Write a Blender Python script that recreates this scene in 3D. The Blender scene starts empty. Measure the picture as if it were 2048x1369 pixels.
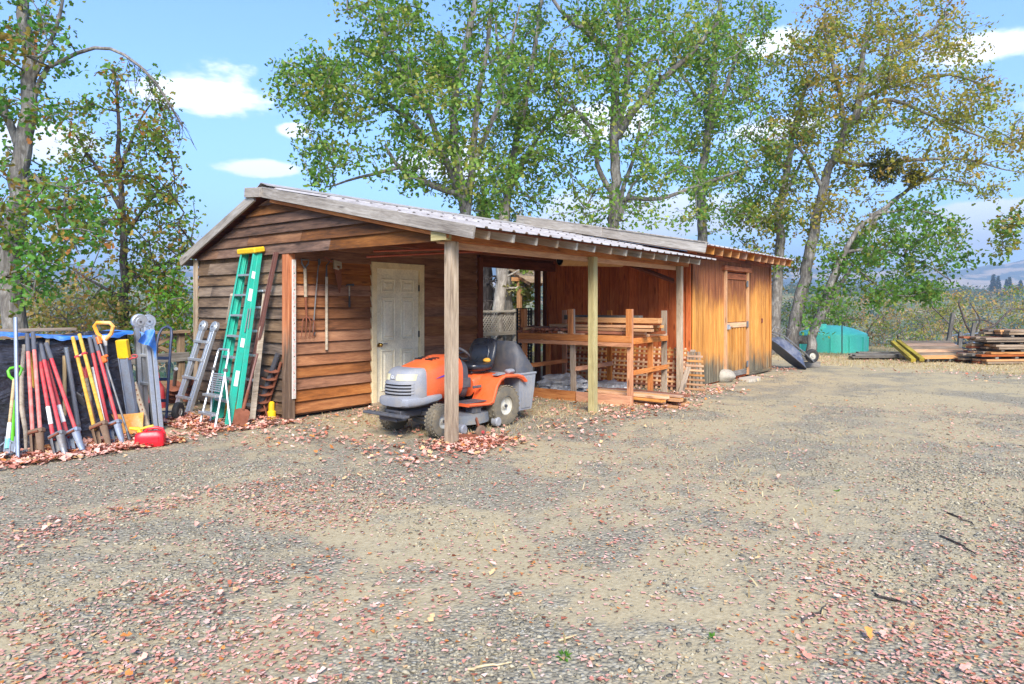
import bpy, math, random
import numpy as np
from mathutils import Vector, Matrix
random.seed(7); RNG = np.random.default_rng(7)
sc = bpy.context.scene
COL = sc.collection
V = Vector
# ------------------------------------------------------------------ camera, light, exposure
A = math.radians(52.0)
CAM = V((-5.31, -7.93, 1.5)); FPX = 1365.333; CX = 1024.0; HY = 612.0
HD = V((math.sin(A), math.cos(A), 0)); RT = V((math.cos(A), -math.sin(A), 0)); UP = V((0, 0, 1))
cd = bpy.data.cameras.new('camera'); cam = bpy.data.objects.new('camera', cd); COL.objects.link(cam)
cd.lens = 24; cd.sensor_width = 36; cd.shift_y = -0.0354; cd.clip_start = 0.05; cd.clip_end = 9000
cam.location = CAM; cam.rotation_euler = (math.radians(90), 0, -A); sc.camera = cam

SUN_EL = math.radians(37); SUN_AZ = math.radians(226)       # compass-like angle from +Y, clockwise
world = bpy.data.worlds.new('World'); sc.world = world; world.use_nodes = True
wn = world.node_tree.nodes; wl = world.node_tree.links
for n in list(wn): wn.remove(n)
def wnode(t, **k):
    n = wn.new(t)
    for a, b in k.items(): setattr(n, a, b)
    return n
def wmath(op, a, b=None, c=None, clamp=False):
    n = wn.new('ShaderNodeMath'); n.operation = op; n.use_clamp = clamp
    for i, v in enumerate((a, b, c)):
        if v is None: continue
        if isinstance(v, (int, float)): n.inputs[i].default_value = v
        else: wl.new(v, n.inputs[i])
    return n.outputs[0]
sky = wnode('ShaderNodeTexSky', sky_type='NISHITA', sun_disc=False)
sky.sun_elevation = SUN_EL; sky.sun_rotation = SUN_AZ; sky.altitude = 300; sky.air_density = 1.0; sky.dust_density = 0.2; sky.ozone_density = 3.0
tc = wnode('ShaderNodeTexCoord'); sx = wnode('ShaderNodeSeparateXYZ'); wl.new(tc.outputs['Generated'], sx.inputs[0])
az = wmath('ARCTAN2', sx.outputs[0], sx.outputs[1]); el = wmath('ARCSINE', sx.outputs[2])
cn = wnode('ShaderNodeTexNoise'); cn.inputs['Scale'].default_value = 9; cn.inputs['Detail'].default_value = 6; cn.inputs['Roughness'].default_value = 0.62
mp = wnode('ShaderNodeMapping'); mp.inputs['Scale'].default_value = (1, 1, 2.2); wl.new(tc.outputs['Generated'], mp.inputs[0]); wl.new(mp.outputs[0], cn.inputs['Vector'])
wob = wmath('MULTIPLY', wmath('SUBTRACT', cn.outputs[0], 0.5), 1.75)
def pxang(px, py): return A + math.atan((px - CX) / FPX), math.atan(-(py - HY) / math.hypot(FPX, px - CX))
acc = None
for (px, py, wx, wy) in [(425, 182, 120, 42), (588, 262, 34, 15), (535, 338, 70, 16), (90, 285, 90, 30), (1965, 100, 85, 26), (1550, 95, 75, 32), (1560, 262, 120, 26), (1960, 425, 120, 22), (1200, 250, 100, 40), (480, 530, 190, 55), (1300, 440, 260, 60), (1850, 480, 160, 40), (900, 330, 110, 40), (-250, 250, 170, 50), (2350, 200, 200, 60), (2600, 420, 220, 50), (-700, 380, 240, 60)]:
    a0, e0 = pxang(px, py)
    dx = wmath('MULTIPLY', wmath('SUBTRACT', az, a0), FPX / wx); dy = wmath('MULTIPLY', wmath('SUBTRACT', el, e0), FPX / wy)
    d = wmath('SQRT', wmath('ADD', wmath('MULTIPLY', dx, dx), wmath('MULTIPLY', dy, dy)))
    m = wmath('SUBTRACT', wmath('SUBTRACT', 1.1, d), wmath('MULTIPLY', wob, 1.35))
    acc = m if acc is None else wmath('MAXIMUM', acc, m)
gen = wmath('MULTIPLY', wmath('SUBTRACT', wmath('MULTIPLY', wob, 0.9), 0.42), wmath('GREATER_THAN', el, 0.75))   # scattered clouds overhead
acc = wmath('MAXIMUM', acc, gen)
cm = wnode('ShaderNodeMapRange'); cm.interpolation_type = 'SMOOTHSTEP'; cm.inputs['From Min'].default_value = 0.0; cm.inputs['From Max'].default_value = 0.5; cm.inputs['To Max'].default_value = 0.95
wl.new(acc, cm.inputs['Value'])
mx = wnode('ShaderNodeMix', data_type='RGBA'); wl.new(cm.outputs[0], mx.inputs[0]); 
tint = wnode('ShaderNodeMix', data_type='RGBA', blend_type='MULTIPLY'); tint.inputs[0].default_value = 1; wl.new(sky.outputs[0], tint.inputs[6]); tint.inputs[7].default_value = (0.70, 0.89, 1.16, 1)
wl.new(tint.outputs[2], mx.inputs[6]); mx.inputs[7].default_value = (6.2, 6.35, 6.6, 1)
bg = wnode('ShaderNodeBackground'); wl.new(mx.outputs[2], bg.inputs[0]); bg.inputs[1].default_value = 0.108
wo = wnode('ShaderNodeOutputWorld'); wl.new(bg.outputs[0], wo.inputs[0])
sd = bpy.data.lights.new('sun', 'SUN'); sd.energy = 3.2; sd.angle = math.radians(26); sd.color = (1, 0.94, 0.85)
sun = bpy.data.objects.new('sun', sd); COL.objects.link(sun)
sdir = V((math.sin(SUN_AZ) * math.cos(SUN_EL), math.cos(SUN_AZ) * math.cos(SUN_EL), math.sin(SUN_EL)))
sun.rotation_euler = sdir.to_track_quat('Z', 'Y').to_euler()
sun.location = (0, 0, 30)
vs = sc.view_settings; vs.view_transform = 'Standard'; vs.look = 'None'; vs.gamma = 1; vs.use_curve_mapping = False; vs.exposure = 1.64
sc.cycles.use_denoising = True; sc.cycles.volume_bounces = 0; sc.cycles.max_bounces = 6; sc.cycles.diffuse_bounces = 4; sc.cycles.glossy_bounces = 2; sc.cycles.transmission_bounces = 3; sc.cycles.transparent_max_bounces = 8
# ------------------------------------------------------------------ photo geometry helpers (all return real places in the yard)
def ray(px, py): return HD + RT * ((px - CX) / FPX) - UP * ((py - HY) / FPX)
def at(px, py, Y): return CAM + ray(px, py) * Y
def gp(px, py, z=0.0): return at(px, py, FPX * (CAM.z - z) / (py - HY))
def hit(px, py, ax, val):
    r = ray(px, py); return CAM + r * ((val - CAM[ax]) / r[ax])
# ------------------------------------------------------------------ object helpers
WM = {}
def put(o, parent, M):
    WM[o.name] = M.copy()
    if parent is not None:
        o.parent = parent; o.matrix_basis = WM[parent.name].inverted() @ M
    else: o.matrix_basis = M
def tag(o, label=None, cat=None, group=None, kind=None):
    if label: o['label'] = label
    if cat: o['category'] = cat
    if group: o['group'] = group
    if kind: o['kind'] = kind
    return o
def thing(name, label, cat, M=None, group=None):
    o = bpy.data.objects.new(name, None); COL.objects.link(o); o.empty_display_size = 0.1
    if M is None: M = Matrix()
    elif isinstance(M, (tuple, list, Vector)): M = Matrix.Translation(V(M))
    put(o, None, M); return tag(o, label, cat, group)
def mesh_obj(name, me, mat, parent=None, M=None):
    o = bpy.data.objects.new(name, me); COL.objects.link(o)
    if mat is not None and not me.materials: me.materials.append(mat)
    put(o, parent, M if M is not None else Matrix()); return o
def frame(p, xd, zd=UP):
    x = V(xd).normalized(); y = V(zd).cross(x)
    if y.length < 1e-4: y = V((0, 1, 0)).cross(x)
    y.normalize(); z = x.cross(y)
    M = Matrix((x, y, z)).transposed().to_4x4(); M.translation = V(p); return M
def zframe(p0, p1, roll=0.0, ref=None):
    """frame with origin p0 and z towards p1; y as far as possible along ref"""
    z = (V(p1) - V(p0)).normalized(); y = V(ref) if ref is not None else HD
    x = y.cross(z).normalized(); y = z.cross(x)
    M = Matrix((x, y, z)).transposed().to_4x4(); M.translation = V(p0)
    return M @ Matrix.Rotation(roll, 4, 'Z')
class MB:
    def __init__(s): s.v = []; s.f = []
    def add(s, vs, fs):
        n = len(s.v); s.v += [tuple(v) for v in vs]; s.f += [tuple(i + n for i in f) for f in fs]; return s
    def box(s, c, d, M=None):
        x, y, z = d[0] / 2, d[1] / 2, d[2] / 2
        vs = [V((sx * x, sy * y, sz * z)) for sz in (-1, 1) for sy in (-1, 1) for sx in (-1, 1)]
        vs = [(M @ v if M is not None else v) + V(c) for v in vs]
        return s.add(vs, [(0, 2, 3, 1), (4, 5, 7, 6), (0, 1, 5, 4), (2, 6, 7, 3), (0, 4, 6, 2), (1, 3, 7, 5)])
    def cbox(s, c, d, b=0.004, M=None):
        h = [q / 2 for q in d]; b = min(b, min(h) * 0.45); vs = []; idx = {}
        for sx in (-1, 1):
            for sy in (-1, 1):
                for sz in (-1, 1):
                    S = (sx, sy, sz)
                    for a in range(3):
                        p = V([S[i] * (h[i] if i == a else h[i] - b) for i in range(3)])
                        idx[(S, a)] = len(vs); vs.append((M @ p if M is not None else p) + V(c))
        fs = []
        for a in range(3):
            o1, o2 = [(1, 2), (2, 0), (0, 1)][a]
            for sg in (-1, 1):
                q = []
                for (e1, e2) in ((-1, -1), (1, -1), (1, 1), (-1, 1)):
                    S = [0, 0, 0]; S[a] = sg; S[o1] = e1; S[o2] = e2; q.append(idx[(tuple(S), a)])
                fs.append(q if sg > 0 else q[::-1])
            for e1 in (-1, 1):
                for e2 in (-1, 1):
                    S0 = [0, 0, 0]; S0[a] = -1; S0[o1] = e1; S0[o2] = e2; S1 = list(S0); S1[a] = 1
                    q = [idx[(tuple(S0), o1)], idx[(tuple(S1), o1)], idx[(tuple(S1), o2)], idx[(tuple(S0), o2)]]
                    fs.append(q if e1 * e2 < 0 else q[::-1])
        for sx in (-1, 1):
            for sy in (-1, 1):
                for sz in (-1, 1):
                    q = [idx[((sx, sy, sz), a)] for a in range(3)]
                    fs.append(q if sx * sy * sz > 0 else q[::-1])
        return s.add(vs, fs)
    def rings(s, R, cap=True, close=True):
        n = len(R[0]); vs = [v for r in R for v in r]; fs = []
        m = n if close else n - 1
        for i in range(len(R) - 1):
            for j in range(m):
                k = (j + 1) % n; fs.append((i * n + j, i * n + k, (i + 1) * n + k, (i + 1) * n + j))
        if cap and close:
            fs.append(tuple(range(n))[::-1]); fs.append(tuple((len(R) - 1) * n + j for j in range(n)))
        return s.add(vs, fs)
    def tube(s, pts, r, n=8, cap=True, closed=False):
        pts = [V(p) for p in pts]; R = []; k = len(pts); pu = None
        for i, p in enumerate(pts):
            if closed: d = pts[(i + 1) % k] - pts[i - 1]
            else: d = pts[min(i + 1, k - 1)] - pts[max(i - 1, 0)]
            d.normalize()
            if pu is None:
                pu = d.cross(V((0, 0, 1)));
                if pu.length < 0.1: pu = d.cross(V((1, 0, 0)))
            pu = (pu - d * pu.dot(d)).normalized(); w = d.cross(pu)
            rr = r[i] if isinstance(r, (list, tuple)) else r
            R.append([p + (pu * math.cos(2 * math.pi * j / n) + w * math.sin(2 * math.pi * j / n)) * rr for j in range(n)])
        if closed: R.append(R[0]); return s.rings(R, cap=False)
        return s.rings(R, cap=cap)
    def lathe(s, prof, c=(0, 0, 0), axis='z', n=24, cap=False):
        R = []
        for (r, h) in prof:
            q = []
            for j in range(n):
                a = 2 * math.pi * j / n; x, y = r * math.cos(a), r * math.sin(a)
                q.append(V(c) + (V((x, y, h)) if axis == 'z' else V((y, h, x)) if axis == 'y' else V((h, x, y))))
            R.append(q)
        return s.rings(R, cap=cap)
    def prism(s, poly, a, b, plane='xz'):
        """polygon in a plane, extruded along the third axis from a to b"""
        def mk(p, t): return V((p[0], t, p[1])) if plane == 'xz' else V((t, p[0], p[1])) if plane == 'yz' else V((p[0], p[1], t))
        n = len(poly); vs = [mk(p, a) for p in poly] + [mk(p, b) for p in poly]
        fs = [tuple(range(n))[::-1], tuple(range(n, 2 * n))] + [(i, (i + 1) % n, n + (i + 1) % n, n + i) for i in range(n)]
        return s.add(vs, fs)
    def bar(s, p0, p1, w, t, side=None, b=0.003):
        p0, p1 = V(p0), V(p1); d = p1 - p0; M = frame((0, 0, 0), d, side if side is not None else UP).to_3x3()
        return s.cbox((p0 + p1) / 2, (d.length, t, w), b, M)
    def build(s, name, mat, parent=None, M=None, smooth=35, world=False):
        if M is None: M = WM[parent.name] if parent is not None else None
        if M is None:
            a = np.array(s.v); c = a.mean(0); M = Matrix.Translation((c[0], c[1], a[:, 2].min())); world = True
        if world:
            I = M.inverted(); s.v = [tuple(I @ V(v)) for v in s.v]
        me = bpy.data.meshes.new(name); me.from_pydata(s.v, [], s.f); me.update()
        import bmesh
        bm = bmesh.new(); bm.from_mesh(me); bmesh.ops.recalc_face_normals(bm, faces=bm.faces); bm.to_mesh(me); bm.free()
        if smooth:
            me.shade_smooth(); me.set_sharp_from_angle(angle=math.radians(smooth))
        return mesh_obj(name, me, mat, parent, M)
_PC = {}
def plank(name, p0, p1, w, t, mat, parent=None, side=UP, b=0.003):
    """board from p0 to p1 (centre line), w across along side, t thick; local x is the grain"""
    p0, p1 = V(p0), V(p1); d = p1 - p0; L = d.length
    key = (round(L, 2), round(w, 3), round(t, 3), mat.name)
    M = frame((p0 + p1) / 2, d, side)
    if key not in _PC:
        m = MB().cbox((0, 0, 0), (L, t, w), b); me = bpy.data.meshes.new(name); me.from_pydata(m.v, [], m.f); me.update(); me.materials.append(mat); _PC[key] = me
    return mesh_obj(name, _PC[key], mat, parent, M)
def bulk(name, verts, faces, mat, parent=None, M=None, col=None, smooth=False):
    """numpy mesh: verts (n,3), faces (m,k)"""
    me = bpy.data.meshes.new(name); verts = np.asarray(verts, np.float32); faces = np.asarray(faces, np.int32)
    me.vertices.add(len(verts)); me.vertices.foreach_set('co', verts.ravel())
    k = faces.shape[1]; me.loops.add(faces.size); me.loops.foreach_set('vertex_index', faces.ravel())
    me.polygons.add(len(faces)); me.polygons.foreach_set('loop_start', np.arange(0, faces.size, k, dtype=np.int32)); me.polygons.foreach_set('loop_total', np.full(len(faces), k, np.int32))
    if smooth: me.polygons.foreach_set('use_smooth', np.ones(len(faces), bool))
    me.update(calc_edges=True)
    if col is not None:
        ca = me.color_attributes.new('col', 'FLOAT_COLOR', 'POINT'); c4 = np.ones((len(verts), 4), np.float32); c4[:, :3] = col; ca.data.foreach_set('color', c4.ravel())
    return mesh_obj(name, me, mat, parent, M)
# ------------------------------------------------------------------ materials
def C(r, g, b):
    f = lambda c: (c / 255 / 12.92) if c <= 10.3 else ((c / 255 + 0.055) / 1.055) ** 2.4
    return (f(r), f(g), f(b), 1)
class NT:
    def __init__(s, name):
        s.m = bpy.data.materials.new(name); s.m.use_nodes = True; s.n = s.m.node_tree.nodes; s.l = s.m.node_tree.links
        s.b = s.n['Principled BSDF']; s.out = s.n['Material Output']; s.tc = s.n.new('ShaderNodeTexCoord')
    def link(s, a, i):
        s.l.new(a, i)
    def val(s, i, v):
        if hasattr(v, 'is_linked') or isinstance(v, bpy.types.NodeSocket): s.l.new(v, i)
        else: i.default_value = v
    def math(s, op, a, b=0.0, clamp=False):
        n = s.n.new('ShaderNodeMath'); n.operation = op; n.use_clamp = clamp; s.val(n.inputs[0], a); s.val(n.inputs[1], b); return n.outputs[0]
    def coord(s, scale=(1, 1, 1), rnd=True, src='Object'):
        mp = s.n.new('ShaderNodeMapping'); mp.inputs['Scale'].default_value = scale; s.l.new(s.tc.outputs[src], mp.inputs[0])
        if rnd:
            oi = s.n.new('ShaderNodeObjectInfo'); cx = s.n.new('ShaderNodeCombineXYZ')
            s.l.new(s.math('MULTIPLY', oi.outputs['Random'], 37.0), cx.inputs[0]); s.l.new(s.math('MULTIPLY', oi.outputs['Random'], 91.0), cx.inputs[1]); s.l.new(s.math('MULTIPLY', oi.outputs['Random'], 53.0), cx.inputs[2])
            s.l.new(cx.outputs[0], mp.inputs['Location'])
        return mp.outputs[0]
    def noise(s, vec, scale=1, detail=4, rough=0.6, dist=0.0):
        n = s.n.new('ShaderNodeTexNoise'); s.l.new(vec, n.inputs['Vector']); n.inputs['Scale'].default_value = scale; n.inputs['Detail'].default_value = detail; n.inputs['Roughness'].default_value = rough; n.inputs['Distortion'].default_value = dist; return n.outputs[0]
    def vor(s, vec, scale=1, out='Distance', feature='F1'):
        n = s.n.new('ShaderNodeTexVoronoi'); n.feature = feature; s.l.new(vec, n.inputs['Vector']); n.inputs['Scale'].default_value = scale; return n.outputs[out]
    def ramp(s, f, stops):
        n = s.n.new('ShaderNodeValToRGB'); s.l.new(f, n.inputs[0]); e = n.color_ramp.elements
        while len(e) < len(stops): e.new(0.5)
        for i, (p, c) in enumerate(stops): e[i].position = p; e[i].color = c if len(c) == 4 else (*c, 1)
        return n.outputs[0]
    def mr(s, f, a, b, c=0.0, d=1.0, smooth=False):
        n = s.n.new('ShaderNodeMapRange'); n.interpolation_type = 'SMOOTHSTEP' if smooth else 'LINEAR'; s.l.new(f, n.inputs[0])
        for i, v in enumerate((a, b, c, d)): n.inputs[i + 1].default_value = v
        return n.outputs[0]
    def mix(s, f, a, b, blend='MIX'):
        n = s.n.new('ShaderNodeMix'); n.data_type = 'RGBA'; n.blend_type = blend; s.val(n.inputs[0], f); s.val(n.inputs[6], a); s.val(n.inputs[7], b); return n.outputs[2]
    def rnd(s):
        return s.n.new('ShaderNodeObjectInfo').outputs['Random']
    def hsv(s, c, h=0.5, sat=1.0, v=1.0):
        n = s.n.new('ShaderNodeHueSaturation'); s.val(n.inputs['Color'], c); s.val(n.inputs['Hue'], h); s.val(n.inputs['Saturation'], sat); s.val(n.inputs['Value'], v); return n.outputs[0]
    def bump(s, h, strength=0.3, dist=0.01):
        n = s.n.new('ShaderNodeBump'); n.inputs['Strength'].default_value = strength; n.inputs['Distance'].default_value = dist; s.l.new(h, n.inputs['Height']); s.l.new(n.outputs[0], s.b.inputs['Normal'])
    def fin(s, col=None, rough=0.7, metal=0.0, spec=None):
        if col is not None: s.val(s.b.inputs['Base Color'], col)
        s.val(s.b.inputs['Roughness'], rough); s.val(s.b.inputs['Metallic'], metal)
        if spec is not None: s.b.inputs['Specular IOR Level'].default_value = spec
        return s.m
def wood(name, light, mid, dark, var=0.25, blotch=0.5, knots=True, rough=0.8, sat_var=0.0, gx=1.0, bs=0.35):
    t = NT(name); v = t.coord((2.0 * gx, 20 * gx, 20 * gx)); g = t.noise(v, 1.0, 6, 0.68, 0.9)
    v2 = t.coord((10 * gx, 150 * gx, 150 * gx)); g2 = t.noise(v2, 1.0, 3, 0.6)
    v3 = t.coord((0.9, 2.2, 2.2)); bl = t.noise(v3, 1.0, 3, 0.6)
    f = t.math('ADD', t.math('MULTIPLY', g, 0.65), t.math('MULTIPLY', g2, 0.35))
    f = t.math('ADD', f, t.math('MULTIPLY', t.math('SUBTRACT', bl, 0.5), blotch))
    c = t.ramp(f, [(0.30, dark), (0.5, mid), (0.72, light)])
    if knots:
        kv = t.coord((1.6, 7, 7)); k = t.vor(kv, 1.0); kk = t.mr(k, 0.05, 0.16, 1.0, 0.0, True)
        c = t.mix(t.math('MULTIPLY', kk, 0.7), c, tuple(x * 0.5 for x in dark[:3]) + (1,))
    r = t.rnd(); vv = t.mr(r, 0, 1, 1 - var, 1 + var); c = t.hsv(c, 0.5, 1.0 if not sat_var else t.mr(t.math('FRACT', t.math('MULTIPLY', r, 7.3)), 0, 1, 1 - sat_var, 1 + sat_var * 0.4), vv)
    t.bump(f, bs, 0.006)
    return t.fin(c, rough, 0, 0.25)
def plain(name, col, rough=0.5, metal=0.0, dirt=None, damt=0.35, dscale=9, bump=0.0, spec=None):
    t = NT(name); v = t.coord((1, 1, 1)); n1 = t.noise(v, dscale, 5, 0.65)
    d = dirt if dirt else tuple(x * 0.45 for x in col[:3]) + (1,)
    f = t.math('MULTIPLY', t.mr(n1, 0.42, 0.72), damt); c = t.mix(f, col, d)
    n2 = t.noise(v, dscale * 14, 2, 0.5); c = t.hsv(c, 0.5, 1, t.mr(n2, 0.3, 0.7, 0.9, 1.1))
    t.val(t.b.inputs['Roughness'], t.mr(n1, 0.3, 0.7, max(0.05, rough - 0.12), min(1, rough + 0.15)))
    if bump: t.bump(n2, bump, 0.003)
    t.val(t.b.inputs['Base Color'], c); t.b.inputs['Metallic'].default_value = metal
    if spec is not None: t.b.inputs['Specular IOR Level'].default_value = spec
    return t.m
ORD = ['lowest', 'second', 'third', 'fourth', 'fifth', 'sixth', 'seventh', 'eighth', 'ninth', 'tenth', 'eleventh', 'twelfth', 'thirteenth', 'fourteenth', 'fifteenth', 'sixteenth', 'seventeenth', 'eighteenth', 'nineteenth', 'twentieth']
NTH = ['first'] + ORD[1:]
W = {}
W['siding'] = wood('weathered brown siding', C(136, 112, 86), C(100, 79, 59), C(56, 44, 35), 0.28, 0.8, sat_var=0.35)
W['siding_red'] = wood('sheltered reddish brown siding', C(184, 126, 78), C(146, 92, 54), C(92, 57, 34), 0.2, 0.6, sat_var=0.2)
W['gable'] = wood('brown gable siding', C(142, 99, 64), C(104, 68, 42), C(58, 40, 28), 0.2, 0.7, sat_var=0.3)
W['rake'] = wood('grey weathered fascia', C(184, 178, 168), C(146, 138, 128), C(94, 86, 78), 0.1, 0.5)
W['post'] = wood('grey tan post', C(198, 180, 156), C(164, 144, 120), C(110, 93, 77), 0.12, 0.5)
W['post_green'] = wood('treated greenish post', C(200, 188, 140), C(172, 158, 110), C(126, 114, 78), 0.08, 0.3)
W['post_red'] = wood('reddish post', C(186, 122, 84), C(150, 88, 56), C(92, 52, 34), 0.12, 0.4)
W['beam'] = wood('orange beam', C(206, 140, 82), C(170, 104, 56), C(108, 62, 34), 0.14, 0.5)
W['dark_red'] = wood('dark red brown timber', C(146, 84, 56), C(108, 58, 38), C(66, 37, 26), 0.15, 0.4)
W['red_plank'] = wood('red stained plank', C(222, 130, 74), C(194, 98, 50), C(138, 66, 34), 0.16, 0.5)
W['lumber'] = wood('raw lumber', C(226, 178, 122), C(200, 144, 90), C(150, 100, 60), 0.24, 0.4, sat_var=0.3)
W['rack'] = wood('orange rack timber', C(220, 154, 96), C(190, 120, 68), C(134, 78, 42), 0.16, 0.4, sat_var=0.2)
W['lumber_grey'] = wood('weathered lumber', C(176, 158, 136), C(140, 120, 98), C(88, 74, 60), 0.22, 0.5, sat_var=0.3)
W['lumber_red'] = wood('cedar lumber', C(184, 110, 66), C(146, 80, 46), C(92, 50, 30), 0.28, 0.5, sat_var=0.2)
W['old_grey'] = wood('old grey board', C(150, 144, 134), C(110, 104, 96), C(64, 58, 52), 0.25, 0.5)
W['mossy'] = wood('mossy yellow timber', C(196, 178, 60), C(150, 130, 44), C(88, 74, 34), 0.1, 0.7)
W['fence'] = wood('pale grey fence', C(206, 200, 186), C(172, 164, 150), C(116, 108, 96), 0.12, 0.4)
W['fence_brown'] = wood('brown grey fence', C(176, 150, 118), C(136, 112, 86), C(86, 70, 54), 0.15, 0.4)
W['handle'] = wood('pale handle', C(214, 196, 158), C(190, 168, 128), C(150, 126, 92), 0.1, 0.3, knots=False)
W['handle_grey'] = wood('grey handle', C(196, 184, 164), C(164, 150, 130), C(118, 104, 88), 0.1, 0.4, knots=False)
W['yellow_handle'] = wood('yellow handle', C(222, 186, 92), C(196, 156, 66), C(146, 112, 46), 0.08, 0.3, knots=False)
P = {}
P['alu'] = plain('aluminium', C(200, 203, 206), 0.42, 0.75, C(120, 118, 112), 0.4)
P['galv'] = plain('galvanised steel', C(160, 170, 182), 0.45, 0.8, C(120, 124, 128), 0.5)
P['green'] = plain('green fibreglass', C(34, 166, 140), 0.5, 0, C(60, 130, 112), 0.6)
P['yellow'] = plain('yellow plastic', C(232, 186, 30), 0.5, 0, C(150, 116, 30), 0.35)
P['red'] = plain('red paint', C(190, 52, 60), 0.55, 0, C(150, 104, 92), 0.7, dscale=14)
P['pink'] = plain('faded red paint', C(206, 104, 96), 0.65, 0, C(206, 164, 150), 0.7, dscale=12)
P['grip'] = plain('grey rubber grip', C(88, 90, 98), 0.75, 0)
P['rust'] = plain('rust', C(130, 76, 52), 0.85, 0.1, C(84, 48, 36), 0.6, bump=0.4)
P['brown_steel'] = plain('brown painted steel', C(122, 84, 76), 0.6, 0.2, C(86, 60, 52), 0.5)
P['steel'] = plain('dull blade steel', C(126, 128, 130), 0.55, 0.5, C(110, 88, 68), 0.6)
P['blue_steel'] = plain('blue grey steel', C(126, 138, 156), 0.55, 0.15, C(120, 104, 88), 0.6)
P['muddy'] = plain('muddy steel', C(126, 102, 82), 0.85, 0.1, C(90, 72, 56), 0.5, bump=0.3)
P['black'] = plain('black plastic', C(38, 38, 42), 0.5, 0, C(92, 88, 80), 0.3)
P['blacksteel'] = plain('dark steel', C(72, 75, 82), 0.5, 0.3, C(96, 82, 70), 0.45)
P['navy'] = plain('navy paint', C(44, 56, 84), 0.45, 0.1, C(70, 70, 76), 0.35)
P['orange'] = plain('orange mower paint', C(238, 100, 50), 0.36, 0, C(200, 120, 80), 0.4, dscale=6)
P['mgrey'] = plain('grey mower plastic', C(134, 136, 142), 0.55, 0, C(160, 152, 138), 0.55, dscale=7)
P['mdark'] = plain('dark mower plastic', C(74, 76, 82), 0.6, 0, C(118, 110, 98), 0.5)
P['deck'] = plain('dusty deck', C(112, 116, 120), 0.7, 0.1, C(150, 134, 104), 0.7, dscale=6)
P['seat'] = plain('black vinyl', C(34, 36, 42), 0.32, 0, C(90, 86, 80), 0.25)
P['tyre'] = plain('dusty tyre', C(96, 90, 78), 0.92, 0, C(142, 126, 98), 0.7, bump=0.2)
P['tyre_dark'] = plain('black tyre', C(40, 40, 42), 0.85, 0, C(90, 84, 74), 0.4)
P['rim'] = plain('pale rim', C(190, 186, 172), 0.5, 0.1, C(140, 126, 104), 0.5)
P['lens'] = plain('yellowed lens', C(206, 196, 156), 0.2, 0, C(176, 162, 120), 0.3)
P['purple'] = plain('violet decal', C(82, 60, 190), 0.4)
P['white'] = plain('white plastic', C(222, 222, 218), 0.5, 0, C(160, 156, 146), 0.3)
P['cream'] = plain('cream door paint', C(238, 228, 200), 0.5, 0, C(160, 142, 108), 0.35, dscale=3)
P['cream_trim'] = plain('cream trim paint', C(236, 216, 172), 0.55, 0, C(150, 124, 86), 0.45, dscale=5)
P['brass'] = plain('brass', C(176, 136, 62), 0.3, 0.9)
P['gas'] = plain('red gas can', C(214, 30, 44), 0.4, 0, C(160, 40, 44), 0.3)
P['blue_tarp'] = plain('blue tarp', C(48, 112, 196), 0.5, 0, C(140, 176, 214), 0.6)
P['blue_light'] = plain('pale teal sleeve', C(120, 190, 200), 0.6)
P['lime'] = plain('lime plastic', C(96, 190, 40), 0.5)
P['amber'] = plain('amber plastic', C(238, 160, 50), 0.5, 0, C(244, 226, 196), 0.6, dscale=5)
P['orange_p'] = plain('orange plastic', C(226, 110, 40), 0.5)
P['copper'] = plain('red brown pipe', C(170, 84, 58), 0.45, 0.3, C(110, 56, 40), 0.4)
P['card'] = plain('cardboard tube', C(190, 148, 98), 0.8, 0, C(140, 104, 64), 0.4)
P['tank'] = plain('green tank', C(92, 224, 198), 0.42, 0, C(130, 230, 212), 0.35, dscale=3)
P['barrow'] = plain('blue grey tray', C(78, 84, 102), 0.4, 0.2, C(160, 158, 158), 0.6, dscale=5)
P['pale_pink'] = plain('faded pink marks', C(224, 172, 162), 0.6)
P['staff'] = plain('greyed white staff', C(204, 198, 188), 0.6, 0, C(150, 140, 126), 0.5, dscale=12)
P['dark'] = plain('dark recess', C(22, 20, 20), 0.9)
P['greytarp'] = plain('grey tarp', C(150, 150, 152), 0.42, 0.1, C(70, 70, 76), 0.5, dscale=6)
P['sheet'] = plain('white sheet', C(226, 230, 238), 0.6)
P['stone'] = plain('boulder', C(168, 160, 144), 0.95, 0, C(112, 106, 92), 0.7, dscale=7, bump=0.8)
P['slab'] = plain('pale slab', C(184, 174, 156), 0.95, 0, C(140, 128, 108), 0.7, bump=0.5)
P['rag'] = plain('orange glove', C(222, 158, 50), 0.8)
# ------------------------------------------------------------------ ground, hills
def vnoise(x, y, seed=0):
    """smooth value noise on numpy arrays"""
    xi = np.floor(x).astype(np.int64); yi = np.floor(y).astype(np.int64); fx = x - xi; fy = y - yi
    fx = fx * fx * (3 - 2 * fx); fy = fy * fy * (3 - 2 * fy)
    def h(a, b):
        n = (a * 374761393 + b * 668265263 + seed * 1442695041) & 0xffffffff
        n = ((n ^ (n >> 13)) * 1274126177) & 0xffffffff
        return ((n ^ (n >> 16)) & 0xffff) / 65535.0
    return (h(xi, yi) * (1 - fx) + h(xi + 1, yi) * fx) * (1 - fy) + (h(xi, yi + 1) * (1 - fx) + h(xi + 1, yi + 1) * fx) * fy
def fbm(x, y, seed=0, o=4):
    s = 0; a = 0.5
    for i in range(o): s = s + a * vnoise(x * 2 ** i, y * 2 ** i, seed + i); a *= 0.5
    return s
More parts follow.
